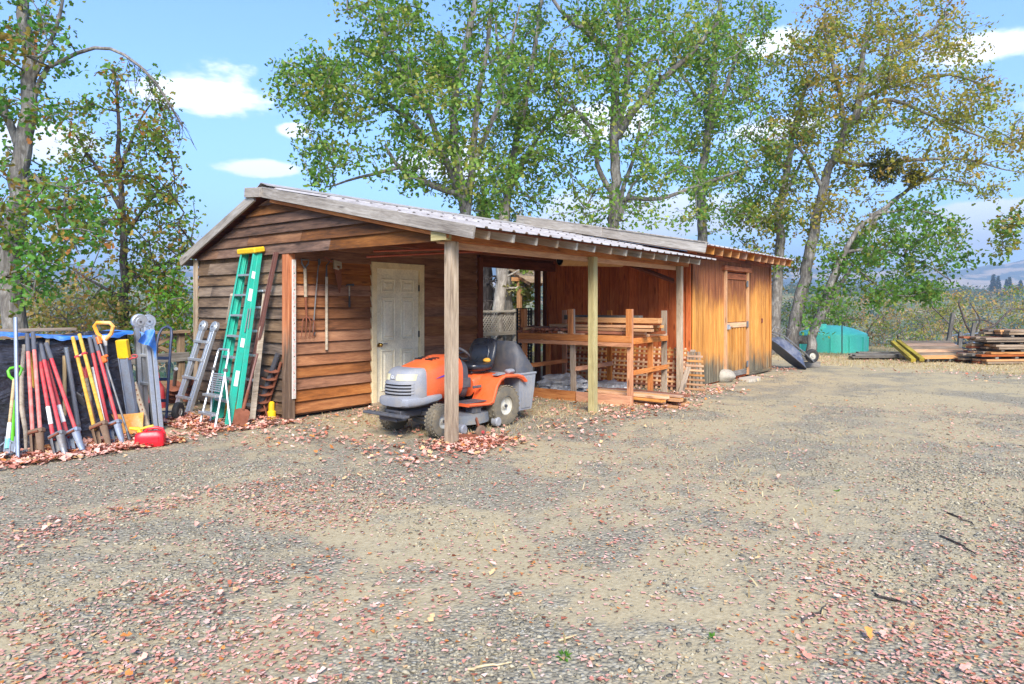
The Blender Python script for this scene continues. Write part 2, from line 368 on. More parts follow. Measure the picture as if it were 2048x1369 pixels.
def gheight(x, y):
    x = np.asarray(x, float); y = np.asarray(y, float)
    s = np.maximum(np.maximum(y - 3.4, x - 22.5), 0); s = np.sqrt(s * s + 0.25) - 0.5       # beyond the edge of the level yard
    drop = -0.34 * s; lim = -26.0
    z = lim * (1 - np.exp(drop / -lim * -1.0)) if False else lim * (1 - np.exp(-s * 0.34 / 26.0))
    r = np.hypot(x + 5, y + 8)
    hill = np.clip((r - 170) / 330, 0, 1); hill = hill * hill * (3 - 2 * hill)
    z = z + hill * (15 + 34 * fbm(x / 190, y / 190, 5)) * np.where(s > 0, 1, np.clip((r - 60) / 300, 0, 1))
    z = z + (fbm(x / 1.7, y / 1.7, 3, 3) - 0.45) * 0.05 * np.clip(s + 1, 1, 6)
    return z
TR0, TR1 = gp(980, 1369), gp(1760, 770); TRD = (TR1 - TR0).normalized(); TRN = V((-TRD.y, TRD.x, 0)); TRC = TRN.dot(TR0)    # wheel tracks of the drive
def ground_material():
    t = NT('gravel yard'); v = t.coord((1, 1, 1), False)
    big = t.noise(v, 0.55, 4, 0.6, 0.6); med = t.noise(v, 2.6, 5, 0.65, 0.3); fine = t.noise(v, 34, 4, 0.7)
    st1 = t.vor(v, 46, 'Distance'); sc1 = t.vor(v, 46, 'Color'); st2 = t.vor(v, 96, 'Distance'); sc2 = t.vor(v, 96, 'Color')
    bw = t.n.new('ShaderNodeRGBToBW'); t.l.new(sc1, bw.inputs[0]); bw2 = t.n.new('ShaderNodeRGBToBW'); t.l.new(sc2, bw2.inputs[0])
    g1 = t.ramp(bw.outputs[0], [(0.12, C(110, 105, 93)), (0.42, C(159, 151, 130)), (0.75, C(182, 174, 153)), (1.0, C(200, 193, 174))])
    g2 = t.ramp(bw2.outputs[0], [(0.12, C(112, 106, 93)), (0.5, C(163, 153, 130)), (0.9, C(184, 173, 150))])
    grav = t.mix(t.mr(med, 0.4, 0.6), g1, g2); grav = t.mix(t.mr(st1, 0.0, 0.6, 0.0, 0.55), grav, C(116, 106, 86))
    dirt = t.ramp(fine, [(0.25, C(146, 131, 101)), (0.5, C(171, 155, 121)), (0.75, C(187, 172, 139))])
    straw = t.ramp(t.noise(v, 60, 3, 0.7), [(0.3, C(158, 138, 104)), (0.6, C(192, 172, 134)), (0.8, C(206, 190, 154))])
    m = t.math('ADD', t.math('MULTIPLY', big, 0.6), t.math('MULTIPLY', med, 0.4)); f = t.mr(m, 0.44, 0.56, 0.0, 1.0, True)
    f = t.math('MAXIMUM', t.math('MULTIPLY', f, 0.92), t.mr(fine, 0.56, 0.72, 0.0, 0.5))
    sp0 = t.n.new('ShaderNodeSeparateXYZ'); t.l.new(v, sp0.inputs[0])
    dd = t.math('ADD', t.math('ADD', t.math('MULTIPLY', sp0.outputs[0], TRN.x), t.math('MULTIPLY', sp0.outputs[1], TRN.y)), t.math('MULTIPLY', t.math('SUBTRACT', big, 0.5), 0.9))
    dd = t.math('ABSOLUTE', t.math('SUBTRACT', t.math('ABSOLUTE', t.math('SUBTRACT', dd, TRC)), 0.75)); trk = t.math('MULTIPLY', t.mr(dd, 0.12, 0.5, 1.0, 0.0, True), t.mr(med, 0.38, 0.6, 0.25, 0.85))
    f = t.math('MAXIMUM', f, trk)
    c = t.mix(f, grav, dirt)
    # dry grass beyond the gravel
    sp = t.n.new('ShaderNodeSeparateXYZ'); t.l.new(v, sp.inputs[0])
    far = t.math('ADD', t.math('MULTIPLY', sp.outputs[0], 1.0), t.math('MULTIPLY', t.math('SUBTRACT', med, 0.5), 5.0)); fs = t.mr(far, 12.2, 14.5, 0, 0.95, True)
    bk = t.math('ADD', sp.outputs[1], t.math('MULTIPLY', t.math('SUBTRACT', med, 0.5), 2.0)); fs2 = t.mr(bk, 0.3, 2.0, 0, 0.9, True)
    c = t.mix(t.math('MAXIMUM', fs, fs2), c, straw)
    hv = t.noise(v, 0.05, 5, 0.7); hillc = t.ramp(hv, [(0.34, C(170, 148, 106)), (0.45, C(124, 122, 78)), (0.58, C(92, 104, 66))])
    dist = t.n.new('ShaderNodeVectorMath'); dist.operation = 'LENGTH'; t.l.new(v, dist.inputs[0]); c = t.mix(t.mr(dist.outputs['Value'], 45, 90), c, hillc)
    h = t.math('ADD', t.math('MULTIPLY', t.math('SUBTRACT', 1.0, st1), t.math('MULTIPLY', t.math('SUBTRACT', 1.0, f), 0.9)), t.math('ADD', t.math('MULTIPLY', fine, 0.35), t.math('MULTIPLY', med, 0.6)))
    t.bump(h, 0.9, 0.016)
    return t.fin(c, 0.95, 0, 0.15)
W['ground'] = ground_material()
na, nr = 288, 170
rad = np.concatenate([[0.0], np.geomspace(0.25, 1500, nr - 1)]); ang = np.linspace(0, 2 * np.pi, na, endpoint=False)
gx = (CAM.x + rad[:, None] * np.cos(ang)[None]).ravel(); gy = (CAM.y + rad[:, None] * np.sin(ang)[None]).ravel(); gz = gheight(gx, gy)
i0 = np.arange(nr - 1)[:, None] * na; j0 = np.arange(na)[None]; j1 = (j0 + 1) % na
gf = np.stack([i0 + j0, i0 + na + j0, i0 + na + j1, i0 + j1], -1).reshape(-1, 4)
tag(bulk('ground', np.stack([gx, gy, gz], 1), gf[:, ::-1], W['ground'], smooth=True), kind='structure')
# far mountains
def mountain_material():
    t = NT('dry mountain'); v = t.coord((1, 1, 1), False); n = t.noise(v, 0.0042, 7, 0.62, 0.8); n2 = t.noise(v, 0.03, 4, 0.7)
    f = t.math('ADD', t.math('MULTIPLY', n, 0.8), t.math('MULTIPLY', n2, 0.2))
    return t.fin(t.ramp(f, [(0.40, C(52, 74, 66)), (0.52, C(70, 90, 74)), (0.56, C(190, 164, 124)), (0.7, C(206, 182, 146))]), 1.0, 0, 0.0)
W['mountain'] = mountain_material()
na2, nr2 = 360, 26
rr = np.linspace(1300, 3300, nr2); aa = np.linspace(0, 2 * np.pi, na2, endpoint=False)
X = CAM.x + rr[:, None] * np.cos(aa); Yg = CAM.y + rr[:, None] * np.sin(aa)
tt = np.clip((rr - 1300) / 1150, 0, 1)[:, None]; prof = np.where(rr[:, None] < 2450, tt * tt * (3 - 2 * tt), 1 - (rr[:, None] - 2450) / 1200)
ridge = 60 + 190 * fbm(X / 700, Yg / 700, 11, 5); Z = -20 + prof * ridge + 40 * (fbm(X / 160, Yg / 160, 21, 4) - 0.45) * tt
i0 = np.arange(nr2 - 1)[:, None] * na2; j0 = np.arange(na2)[None]; j1 = (j0 + 1) % na2
mf = np.stack([i0 + j0, i0 + na2 + j0, i0 + na2 + j1, i0 + j1], -1).reshape(-1, 4)
tag(bulk('mountain', np.stack([X.ravel(), Yg.ravel(), Z.ravel()], 1), mf[:, ::-1], W['mountain'], smooth=True), kind='structure')
def gz1(p): return float(gheight(p[0], p[1]))
# ------------------------------------------------------------------ shed with carport
def roof_metal():
    t = NT('grey brown metal roof'); v = t.coord((1, 1, 1)); n = t.noise(v, 5, 5, 0.65); n2 = t.noise(v, 70, 2, 0.5)
    c = t.ramp(n, [(0.3, C(160, 150, 143)), (0.55, C(184, 176, 169)), (0.75, C(206, 200, 194))]); c = t.hsv(c, 0.5, 1, t.mr(t.rnd(), 0, 1, 0.9, 1.08)); t.bump(n2, 0.15, 0.002)
    return t.fin(c, 0.45, 0.25)
W['roof'] = roof_metal()
SH = thing('carport_shed', 'brown lap-sided shed with open carport under a long low metal roof', 'shed', (0, 0, 0))
RY, RZ, SR, SL = 0.41, 3.09, 0.208, 0.40                      # ridge y, height, slopes
def rtop(y): return RZ - SR * (RY - y) if y <= RY else RZ - SL * (y - RY)
EY0, EY1 = -3.43, 2.54
def lap(name, parent, M, bx0, bx1, tx0, tx1, z0, z1, mat, o=0.0):
    """one lapped siding board: local x along, outward is -y"""
    m = MB(); j = random.uniform(-.003, .003)
    vs = [(bx0, -.052 - o + j, z0), (bx1, -.052 - o + j, z0), (tx1, -.012 - o, z1), (tx0, -.012 - o, z1), (bx0, -.018 - o, z0), (bx1, -.018 - o, z0), (tx1, .002 - o, z1), (tx0, .002 - o, z1)]
    m.add(vs, [(0, 1, 2, 3), (5, 4, 7, 6), (0, 4, 5, 1), (3, 2, 6, 7), (0, 3, 7, 4), (1, 5, 6, 2)])
    return m.build(name, mat, parent, M @ Matrix.Translation((0, 0, 0)), smooth=0)
MG = frame((0, 0, 0), (0, -1, 0)); MD = Matrix()
# gable wall, plane x = 0, s = -y
gw = MB().box((0.04, 1.17, 1.1), (0.06, 2.3, 2.18)).build('gable_wall', W['siding'], SH)
CO = 0.158
def split(a, b, n, joints): return sorted([a] + [j for j in joints if a + .15 < j < b - .15] + [b])
nz = int(round((2.19 - 0.06) / CO)); rj = random.Random(3)
for k in range(nz):
    z0 = 0.06 + k * CO; cuts = split(-2.30, -0.05, 0, [rj.uniform(-2.0, -0.4)] if k % 2 == 0 else [])
    for a, b in zip(cuts[:-1], cuts[1:]): lap('siding_board', gw, MG, a + .001, b - .001, a + .001, b - .001, z0, z0 + CO + .012, W['siding'])
# gable triangle over the wall and the open bay
gt = MB().prism([(-2.9, 2.23), (2.45, 2.23), (RY, RZ - .17)], 0.01, 0.05, 'yz').build('gable_panel', W['gable'], SH)
def sl(z):  # s range under the roof at height z
    zz = z + 0.13
    return -(RY + (RZ - zz) / SL), -(RY - (RZ - zz) / SR)
zc = [2.19, 2.335, 2.475, 2.61, 2.745, 2.87, 2.95]
for k in range(len(zc) - 1):
    z0, z1 = zc[k], zc[k + 1] + .012; a0, b0 = sl(z0); a1, b1 = sl(z1); a0 = max(a0, -2.36); a1 = max(a1, -2.36); b0 = min(b0, 2.86); b1 = min(b1, 2.86)
    js = [[-1.7, 0.95], [-0.9, 0.35, 1.9], [-1.2, 1.25], [-.6, .7], [0.1], []][k]
    cb = [a0] + [j for j in js if a1 + .1 < j < b1 - .1] + [b0]; ct = [a1] + [j for j in js if a1 + .1 < j < b1 - .1] + [b1]
    for i in range(len(cb) - 1): lap('siding_board', gt, MG, cb[i] + .001, cb[i + 1] - .001, ct[i] + .001, ct[i + 1] - .001, z0, z1, W['gable'], .006 if k == 0 else 0)
# door wall, plane y = 0
dw = MB().box((0.72, 0.04, 1.4), (1.34, 0.06, 2.75)).box((3.15, 0.04, 1.4), (1.36, 0.06, 2.75)).box((1.935, 0.04, 2.46), (1.09, 0.055, 0.62)).build('door_wall', W['siding_red'], SH)
nz = int(round((2.76 - 0.06) / CO))
for k in range(nz):
    z0 = 0.06 + k * CO; z1 = z0 + CO + .012
    segs = [(0.07, 1.39), (2.48, 3.80)] if z0 < 2.08 else [(0.07, 1.39), (1.39, 3.80)] if k % 2 else [(0.07, 2.2), (2.2, 3.80)]
    for a, b in segs: lap('siding_board', dw, MD, a + .001, b - .001, a + .001, b - .001, z0 + (.0 if z0 < 2.08 else .0), z1, W['siding_red'])
MB().box((1.9, 2.30, 1.2), (3.75, 0.05, 2.2)).build('back_wall', W['siding'], SH)
MB().prism([(0.03, 0.02), (2.27, 0.02), (2.27, 2.2), (RY, 2.9), (0.03, 2.8)], 3.80, 3.86, 'yz').build('end_wall', W['siding_red'], SH)
def corner_material():
    t = NT('corner post weathered below'); g = t.noise(t.coord((1.1, 16, 16)), 1, 5, 0.65, 0.6); ge = t.n.new('ShaderNodeNewGeometry'); sp = t.n.new('ShaderNodeSeparateXYZ'); t.l.new(ge.outputs['Position'], sp.inputs[0])
    z = t.math('ADD', sp.outputs[2], t.math('MULTIPLY', t.math('SUBTRACT', t.noise(t.coord((1.5, 12, 12)), 1, 4, 0.7), 0.5), 1.4))
    a = t.ramp(g, [(0.3, C(120, 66, 40)), (0.5, C(176, 106, 68)), (0.7, C(204, 140, 98))]); b = t.ramp(g, [(0.3, C(58, 46, 38)), (0.5, C(104, 84, 68)), (0.7, C(150, 128, 106))])
    t.bump(g, 0.4, 0.006); return t.fin(t.mix(t.mr(z, 0.75, 1.35, 0, 1, True), b, a), 0.8, 0, 0.25)
W['corner'] = corner_material()
plank('corner_post', (0.0, -0.02, 0.0), (0.0, -0.02, 2.19), 0.15, 0.10, W['corner'], SH, side=(0, 1, 0))
plank('corner_trim', (-0.055, 2.32, 0.0), (-0.055, 2.32, 2.2), 0.10, 0.03, W['post'], SH, side=(0, 1, 0))
plank('corner_trim', (3.85, -0.055, 0.0), (3.85, -0.055, 2.35), 0.12, 0.05, W['dark_red'], SH, side=(1, 0, 0))
# door
dr = MB().cbox((1.935, 0.0, 1.055), (0.90, 0.04, 2.02), .004).build('door', P['cream'], SH)
for (cx, w) in ((1.735, .26), (2.135, .26)):
    for (z0, z1) in ((0.22, .82), (0.98, 1.62), (1.72, 1.90)):
        zm = (z0 + z1) / 2; h = z1 - z0; ml = MB()
        for (c_, d_) in (((cx - w / 2, zm), (.022, h + .022)), ((cx + w / 2, zm), (.022, h + .022)), ((cx, z0), (w - .023, .022)), ((cx, z1), (w - .023, .022))): ml.cbox((c_[0], -.029, c_[1]), (d_[0], .022, d_[1]), .006)
        ml.build('panel_moulding', P['cream'], dr)
        MB().rings([[V((cx + a * (w / 2 - o), y_, zm + b * (h / 2 - o))) for a, b in ((-1, -1), (1, -1), (1, 1), (-1, 1))] for o, y_ in ((.02, -.019), (.045, -.021), (.062, -.038), (.066, -.038))]).build('door_panel', P['cream'], dr, smooth=0)
MB().lathe([(0, -.02), (.032, -.024), (.034, -.03), (.014, -.036), (.012, -.055), (.027, -.065), (.03, -.08), (.02, -.092), (0, -.095)], (1.555, 0, 0.91), 'y', 14).build('door_knob', P['brass'], dr)
MB().tube([(1.57, -.07, .91), (1.63, -.055, .925), (1.70, -.05, .93)], [.012, .011, .008], 8).build('door_lever', P['alu'], dr)
for z in (1.78, 1.05, .3): MB().cbox((2.385, -.03, z), (.02, .03, .1), .003).build('hinge', P['black'], dr)
for (a, b, s) in (((1.445, -.03, 0.0), (1.445, -.03, 2.14), (1, 0, 0)), ((2.43, -.03, 0.0), (2.43, -.03, 2.14), (1, 0, 0))): plank('door_frame', a, b, .09, .06, P['cream_trim'], SH, side=s)
plank('door_frame', (1.39, -.032, 2.11), (2.475, -.032, 2.11), .09, .062, P['cream_trim'], SH, side=UP)
plank('door_sill', (1.40, -.06, .03), (2.47, -.06, .03), .05, .12, W['post'], SH)
# roof structure
for yv, nm in ((-2.93, 'eave_beam'),): plank(nm, (-0.14, yv, 2.235), (6.1, yv, 2.235), .10, .09, W['beam'], SH)
plank('eave_beam', (0.2, -2.86, 2.155), (5.9, -2.86, 2.155), .075, .04, W['lumber'], SH)
plank('tie_beam', (0.06, -1.35, 2.33), (6.1, -1.35, 2.33), .14, .06, W['dark_red'], SH)
plank('infill_board', (3.9, -.0, 2.5), (6.2, -.0, 2.5), .32, .03, W['dark_red'], SH)
plank('tie_beam', (3.9, -.05, 2.27), (6.2, -.03, 2.27), .16, .06, W['dark_red'], SH)
def slope_plank(name, x, y0, y1, drop, w, t, mat, parent): 
    return plank(name, (x, y0, rtop(y0) - drop), (x, y1, rtop(y1) - drop), w, t, mat, parent, side=UP)
for k in range(14):
    x = 0.14 + k * .423
    slope_plank('rafter', x, EY0 + .06, RY - .02, .075, .09, .04, W['fence'] if k % 3 else W['post'], SH)
    slope_plank('rafter', x, EY1 - .05, RY + .02, .095, .09, .04, W['dark_red'], SH)
    if k < 13: plank('blocking', (x + .025, -2.98, 2.325), (x + .4, -2.98, 2.325), .07, .03, W['lumber_red'] if k % 2 else W['dark_red'], SH)
for (y0, y1, n) in ((EY0 + .05, RY, 20), (EY1 - .04, RY + .01, 12)):
    for k in range(n):
        ya = y0 + (y1 - y0) * k / n; yb = y0 + (y1 - y0) * (k + 1) / n; yc = (ya + yb) / 2
        plank('roof_deck_board', (-.13, yc, rtop(yc) - .018), (6.12, yc, rtop(yc) - .018), math.hypot(yb - ya, rtop(yb) - rtop(ya)) - .004, .02, W['dark_red'], SH, side=(0, yb - ya, rtop(yb) - rtop(ya)))
def sheet(x0, x1, y0, y1, lift, fz, rib=.2286, rh=.02):
    xs = []; x = x0
    while x < x1 - 1e-3:
        for (o, h) in ((0, 0), (.09, 0), (.105, 1), (.14, 1), (.155, 0)):
            if x + o <= x1: xs.append((x + o, h * rh))
        x += rib
    xs.append((x1, 0)); m = MB(); R = []
    for (yy) in (y0, y1):
        R.append([V((a, yy, fz(yy) + lift + h)) for a, h in xs] + [V((a, yy, fz(yy) + lift + h - .004)) for a, h in reversed(xs)])
    return m.rings(R)
for row in range(3):
    ya = EY0 - .02 + row * 1.29; yb = ya + 1.33 if row < 2 else RY + .02
    for k in range(7):
        a = -.12 + k * .9144; b = min(a + .9144, 6.16)
        sheet(a, b, ya, yb, .004 + row * .013 + (k % 2) * .003, rtop).build('roof_sheet', W['roof'], SH, world=True, smooth=0)
for k in range(7):
    a = -.12 + k * .9144; b = min(a + .9144, 6.16)
    sheet(a, b, RY + .01, EY1 + .03, .006 + (k % 2) * .003, rtop).build('roof_sheet', W['roof'], SH, world=True, smooth=0)
MB().prism([(RY - .16, rtop(RY - .16) + .055), (RY, RZ + .075), (RY + .14, rtop(RY + .14) + .05), (RY + .14, rtop(RY + .14) + .042), (RY, RZ + .066), (RY - .16, rtop(RY - .16) + .047)], -.14, 6.17, 'yz').build('ridge_cap', W['roof'], SH, world=True, smooth=0)
slope_plank('rake_board', -.165, RY - .06, EY0 + .0, .055, .135, .035, W['rake'], SH)
slope_plank('rake_board', -.165, RY + .12, EY1 + .02, .06, .13, .035, W['rake'], SH)
plank('rake_tip', (-.20, RY + .28, RZ - .045), (-.20, RY - .10, RZ - .075), .13, .034, W['rake'], SH)
slope_plank('barge_trim', -.12, RY - .2, EY0 + .4, .15, .04, .03, W['beam'], SH)
plank('fascia', (-.13, EY1 + .01, rtop(EY1) - .07), (6.1, EY1 + .01, rtop(EY1) - .07), .10, .025, W['rake'], SH)
# posts
plank('post', (0.04, -2.93, -.02), (0.04, -2.93, 2.185), .105, .115, W['post'], SH, side=(0, 1, 0))
plank('post', (2.93, -2.93, -.02), (2.93, -2.93, 2.185), .095, .105, W['post_green'], SH, side=(0, 1, 0))
plank('post', (5.82, -2.93, -.02), (5.82, -2.93, 2.185), .09, .09, W['post'], SH, side=(0, 1, 0))
plank('knee_brace', (5.82, -2.82, 1.93), (5.1, -2.10, 2.30), .09, .04, W['dark_red'], SH, side=(0, 1, 1))
plank('post', (5.80, .1, -.02), (5.80, .1, 2.3), .10, .09, W['dark_red'], SH, side=(0, 1, 0))
plank('beam_end', (-.1, -3.02, 2.235), (-.1, -2.80, 2.235), .10, .09, W['post_green'], SH)
# ------------------------------------------------------------------ second shed
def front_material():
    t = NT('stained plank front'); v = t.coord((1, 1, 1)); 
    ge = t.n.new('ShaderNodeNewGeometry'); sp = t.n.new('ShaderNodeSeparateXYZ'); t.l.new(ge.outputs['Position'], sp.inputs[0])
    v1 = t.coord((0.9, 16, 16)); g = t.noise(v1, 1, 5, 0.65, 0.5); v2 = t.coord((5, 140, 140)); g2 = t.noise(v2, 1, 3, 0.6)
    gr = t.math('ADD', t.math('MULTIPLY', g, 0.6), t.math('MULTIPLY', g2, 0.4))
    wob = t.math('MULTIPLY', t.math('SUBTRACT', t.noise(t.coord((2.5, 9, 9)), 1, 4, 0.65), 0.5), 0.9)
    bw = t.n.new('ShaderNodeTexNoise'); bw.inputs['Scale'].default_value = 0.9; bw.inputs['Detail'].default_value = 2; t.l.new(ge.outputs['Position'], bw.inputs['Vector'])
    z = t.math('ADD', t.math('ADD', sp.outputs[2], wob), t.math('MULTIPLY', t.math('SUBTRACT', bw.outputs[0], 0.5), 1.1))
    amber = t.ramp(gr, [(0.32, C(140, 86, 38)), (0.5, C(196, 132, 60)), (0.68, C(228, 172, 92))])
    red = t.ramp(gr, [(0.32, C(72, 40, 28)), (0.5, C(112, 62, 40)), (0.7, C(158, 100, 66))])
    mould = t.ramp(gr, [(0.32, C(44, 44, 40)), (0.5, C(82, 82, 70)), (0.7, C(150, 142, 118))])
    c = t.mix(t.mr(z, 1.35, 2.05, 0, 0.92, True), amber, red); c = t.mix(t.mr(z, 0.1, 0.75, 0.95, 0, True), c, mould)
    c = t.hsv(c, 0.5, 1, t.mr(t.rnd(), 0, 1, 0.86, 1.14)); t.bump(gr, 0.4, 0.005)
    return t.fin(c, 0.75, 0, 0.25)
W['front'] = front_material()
X0, X1, FY, BY = 6.27, 10.70, -2.95, 0.30
S2 = thing('storage_shed', 'amber stained plank storage shed with a narrow plank door and low roof', 'shed', (X0, FY, 0))
def r2(y): return 2.555 + 0.193 * (y + 3.32)
fw = MB().box(((X0 + X1) / 2, FY + .05, 1.2), (X1 - X0 - .02, .05, 2.36)).build('front_wall', W['red_plank'], S2, world=True)
px_ = X0 + .02; rj = random.Random(5)
while px_ < X1 - .03:
    w = min(.148, X1 - .02 - px_)
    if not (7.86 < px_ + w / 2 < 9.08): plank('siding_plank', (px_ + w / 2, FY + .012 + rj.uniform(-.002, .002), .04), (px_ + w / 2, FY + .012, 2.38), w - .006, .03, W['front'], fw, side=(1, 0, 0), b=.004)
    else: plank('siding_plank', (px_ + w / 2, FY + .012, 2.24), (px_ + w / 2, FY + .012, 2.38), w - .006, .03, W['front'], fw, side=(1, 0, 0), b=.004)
    px_ += .148
ew = MB().prism([(FY + .02, .02), (BY, .02), (BY, r2(BY) - .16), (FY + .02, r2(FY) - .16)], X0 + .03, X0 + .07, 'yz').build('end_wall', W['dark_red'], S2, world=True)
y = FY + .03
while y < BY - .02:
    w = min(.205, BY - y); plank('siding_plank', (X0 + .012, y + w / 2, .03), (X0 + .012, y + w / 2, r2(y) - .17), w - .007, .03, W['red_plank'], ew, side=(0, 1, 0)); y += .205
MB().prism([(FY + .02, .02), (BY, .02), (BY, r2(BY) - .16), (FY + .02, r2(FY) - .16)], X1 - .06, X1 - .01, 'yz').build('end_wall', W['red_plank'], S2, world=True)
MB().box(((X0 + X1) / 2, BY - .02, 1.5), (X1 - X0 - .05, .04, 2.96)).build('back_wall', W['red_plank'], S2, world=True)
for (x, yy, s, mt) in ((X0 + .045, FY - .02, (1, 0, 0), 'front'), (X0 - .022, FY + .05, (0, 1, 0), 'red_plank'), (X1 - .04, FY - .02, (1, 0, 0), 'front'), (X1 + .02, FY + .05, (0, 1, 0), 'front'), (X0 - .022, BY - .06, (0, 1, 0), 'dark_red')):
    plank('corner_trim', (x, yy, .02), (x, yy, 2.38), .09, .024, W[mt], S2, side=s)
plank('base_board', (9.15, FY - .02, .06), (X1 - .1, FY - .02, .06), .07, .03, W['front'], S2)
# door of the second shed
d2 = MB().box((8.48, FY + .03, 1.15), (1.16, .02, 2.06)).build('door', W['dark_red'], S2, world=True)
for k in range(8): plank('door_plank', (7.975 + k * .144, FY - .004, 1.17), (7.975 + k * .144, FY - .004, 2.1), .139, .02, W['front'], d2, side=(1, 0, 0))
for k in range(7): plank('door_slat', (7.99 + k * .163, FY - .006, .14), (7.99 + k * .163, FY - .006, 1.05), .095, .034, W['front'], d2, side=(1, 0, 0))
plank('door_rail', (7.93, FY - .022, 1.11), (9.03, FY - .022, 1.11), .10, .026, W['lumber'], d2)
plank('door_rail', (7.93, FY - .022, .13), (9.03, FY - .022, .13), .11, .026, W['old_grey'], d2)
plank('door_rail', (7.93, FY - .022, 2.09), (9.03, FY - .022, 2.09), .12, .026, W['post_red'], d2)
for z in (1.96, 1.11, .28): MB().cbox((9.05, FY - .045, z), (.10, .012, .13), .003).build('hinge', P['steel'], d2, world=True)
MB().cbox((7.93, FY - .05, 1.08), (.13, .02, .10), .004).cbox((7.97, FY - .065, 1.06), (.05, .03, .06), .01).build('latch', P['alu'], d2, world=True)
plank('door_frame', (7.86, FY - .02, .05), (7.86, FY - .02, 2.20), .08, .05, W['lumber'], S2, side=(1, 0, 0))
plank('door_frame', (9.12, FY - .02, .05), (9.12, FY - .02, 2.20), .08, .05, W['lumber'], S2, side=(1, 0, 0))
plank('door_cap', (7.72, FY - .035, 2.245), (9.24, FY - .035, 2.245), .09, .07, W['post_red'], S2)
MB().cbox((10.06, FY - .02, 1.17), (.03, .04, .10), .008).build('wall_hook', P['rust'], S2, world=True)
# roof of the second shed
RX0, RX1 = 5.95, 11.08
plank('eave_board', (6.3, FY - .012, 2.42), (X1, FY - .012, 2.42), .10, .03, W['dark_red'], S2)
for k in range(13):
    x = 6.02 + k * .42; plank('rafter', (x, -3.30, r2(-3.30) - .09), (x, BY + .3, r2(BY + .3) - .09), .13, .04, W['lumber'], S2)
    if k < 12: plank('blocking', (x + .025, FY - .03, 2.50), (x + .395, FY - .03, 2.50), .13, .025, W['dark_red'] if k % 3 else W['red_plank'], S2)
for k in range(16):
    ya = -3.34 + k * .25; yc = ya + .125
    plank('roof_deck_board', (RX0 + .02, yc, r2(yc) - .013), (RX1, yc, r2(yc) - .013), .246, .02, W['red_plank'], S2, side=(0, .25, .25 * .193))
for k in range(6):
    a = RX0 + k * .9144; b = min(a + .9144, RX1 + .02); sheet(a, b, -3.37, BY + .42, .004 + (k % 2) * .003, r2).build('roof_sheet', W['roof'], S2, world=True, smooth=0)
for (ya, yb, o) in ((-3.36, -1.3, 0), (-1.32, BY + .42, .012)):
    plank('rake_board', (RX0 - .02 - o, ya, r2(ya) - .055), (RX0 - .02 - o, yb, r2(yb) - .055), .17, .03, W['rake'], S2)
MB().prism([(-3.36, r2(-3.36) + .03), (.72, r2(.72) + .03), (.72, r2(.72) + .055), (-3.36, r2(-3.36) + .05)], RX0 - .05, RX0 + .1, 'yz').build('roof_edging', W['rake'], S2, world=True)
# ------------------------------------------------------------------ ride-on mower (own frame: front is -x, near side -y, front axle at x = 0)
MW = thing('riding_mower', 'orange riding lawn mower with grey grille and rear grass bagger', 'lawn mower', Matrix.Translation((0.33, -2.10, 0)) @ Matrix.Rotation(math.radians(-2), 4, 'Z'))
def se(x, yc, zc, hy, hz, n=28, p=3.2):
    r = []
    for j in range(n):
        a = 2 * math.pi * j / n; c, s_ = math.cos(a), math.sin(a)
        r.append(V((x, yc + hy * math.copysign(abs(c) ** (2 / p), c), zc + hz * math.copysign(abs(s_) ** (2 / p), s_))))
    return r
def wheel(cx, cy, r, w, rimr, far):
    tp = [(rimr, -w * .36), (rimr * 1.06, -w * .47), (r * .80, -w * .5), (r * .93, -w * .46), (r * .985, -w * .32), (r, 0), (r * .985, w * .32), (r * .93, w * .46), (r * .80, w * .5), (rimr * 1.06, w * .47), (rimr, w * .36)]
    wo = MB().lathe(tp, (cx, cy, r), 'y', 36).build('wheel', P['tyre'], MW)
    m = MB(); nl = 26
    for k in range(nl):
        a = 2 * math.pi * k / nl
        for q, sg in enumerate((-1, 0, 1)):
            a2 = a + (.5 if q == 1 else 0) * 2 * math.pi / nl
            R = Matrix.Rotation(a2, 3, 'Y'); yo = sg * w * .31
            m.box(V((cx, cy + yo, r)) + R @ V((0, 0, r * (.995 if q == 1 else .965))), (r * .13, w * .26, r * .05), R @ Matrix.Rotation(sg * .5, 3, 'X') @ Matrix.Rotation(.5 if sg >= 0 else -.5, 3, 'Z'))
    m.build('tread', P['tyre'], wo, smooth=0)
    s_ = -1
    MB().lathe([(rimr * 1.02, -w * .38), (rimr * .96, -w * .40), (rimr * .9, -w * .30), (rimr * .55, -w * .2), (rimr * .35, -w * .26), (rimr * .3, -w * .33), (0, -w * .34)], (cx, cy, r), 'y', 24).build('rim', P['rim'], wo)
    MB().lathe([(0, -w * .45), (rimr * .16, -w * .44), (rimr * .18, -w * .3)], (cx, cy, r), 'y', 12).build('hub_cap', P['blacksteel'], wo)
    if far: MB().lathe([(rimr * 1.02, w * .38), (rimr * .9, w * .30), (rimr * .5, w * .2), (0, w * .22)], (cx, cy, r), 'y', 20).build('rim', P['mdark'], wo)
wheel(0, -.40, .19, .15, .085, False); wheel(0, .40, .19, .15, .085, True); wheel(1.17, -.40, .25, .22, .115, False); wheel(1.17, .40, .25, .22, .115, True)
MB().rings([se(x, 0, z, hy, hz) for x, z, hy, hz in ((-.20, .57, .25, .19), (-.1, .59, .265, .215), (.15, .625, .275, .245), (.4, .645, .275, .262), (.56, .64, .27, .262), (.58, .62, .25, .24))]).build('hood', P['orange'], MW)
for sg in (-1, 1):
    for k in range(3): MB().cbox((.12 + k * .06, sg * .09 - .0, .868 + k * .006), (.022, .12, .012), .004).build('vent_slot', P['dark'], MW)
def nf(y, w=.278, x0=-.42, d=.24): return x0 + d * abs(y / w) ** 3.0
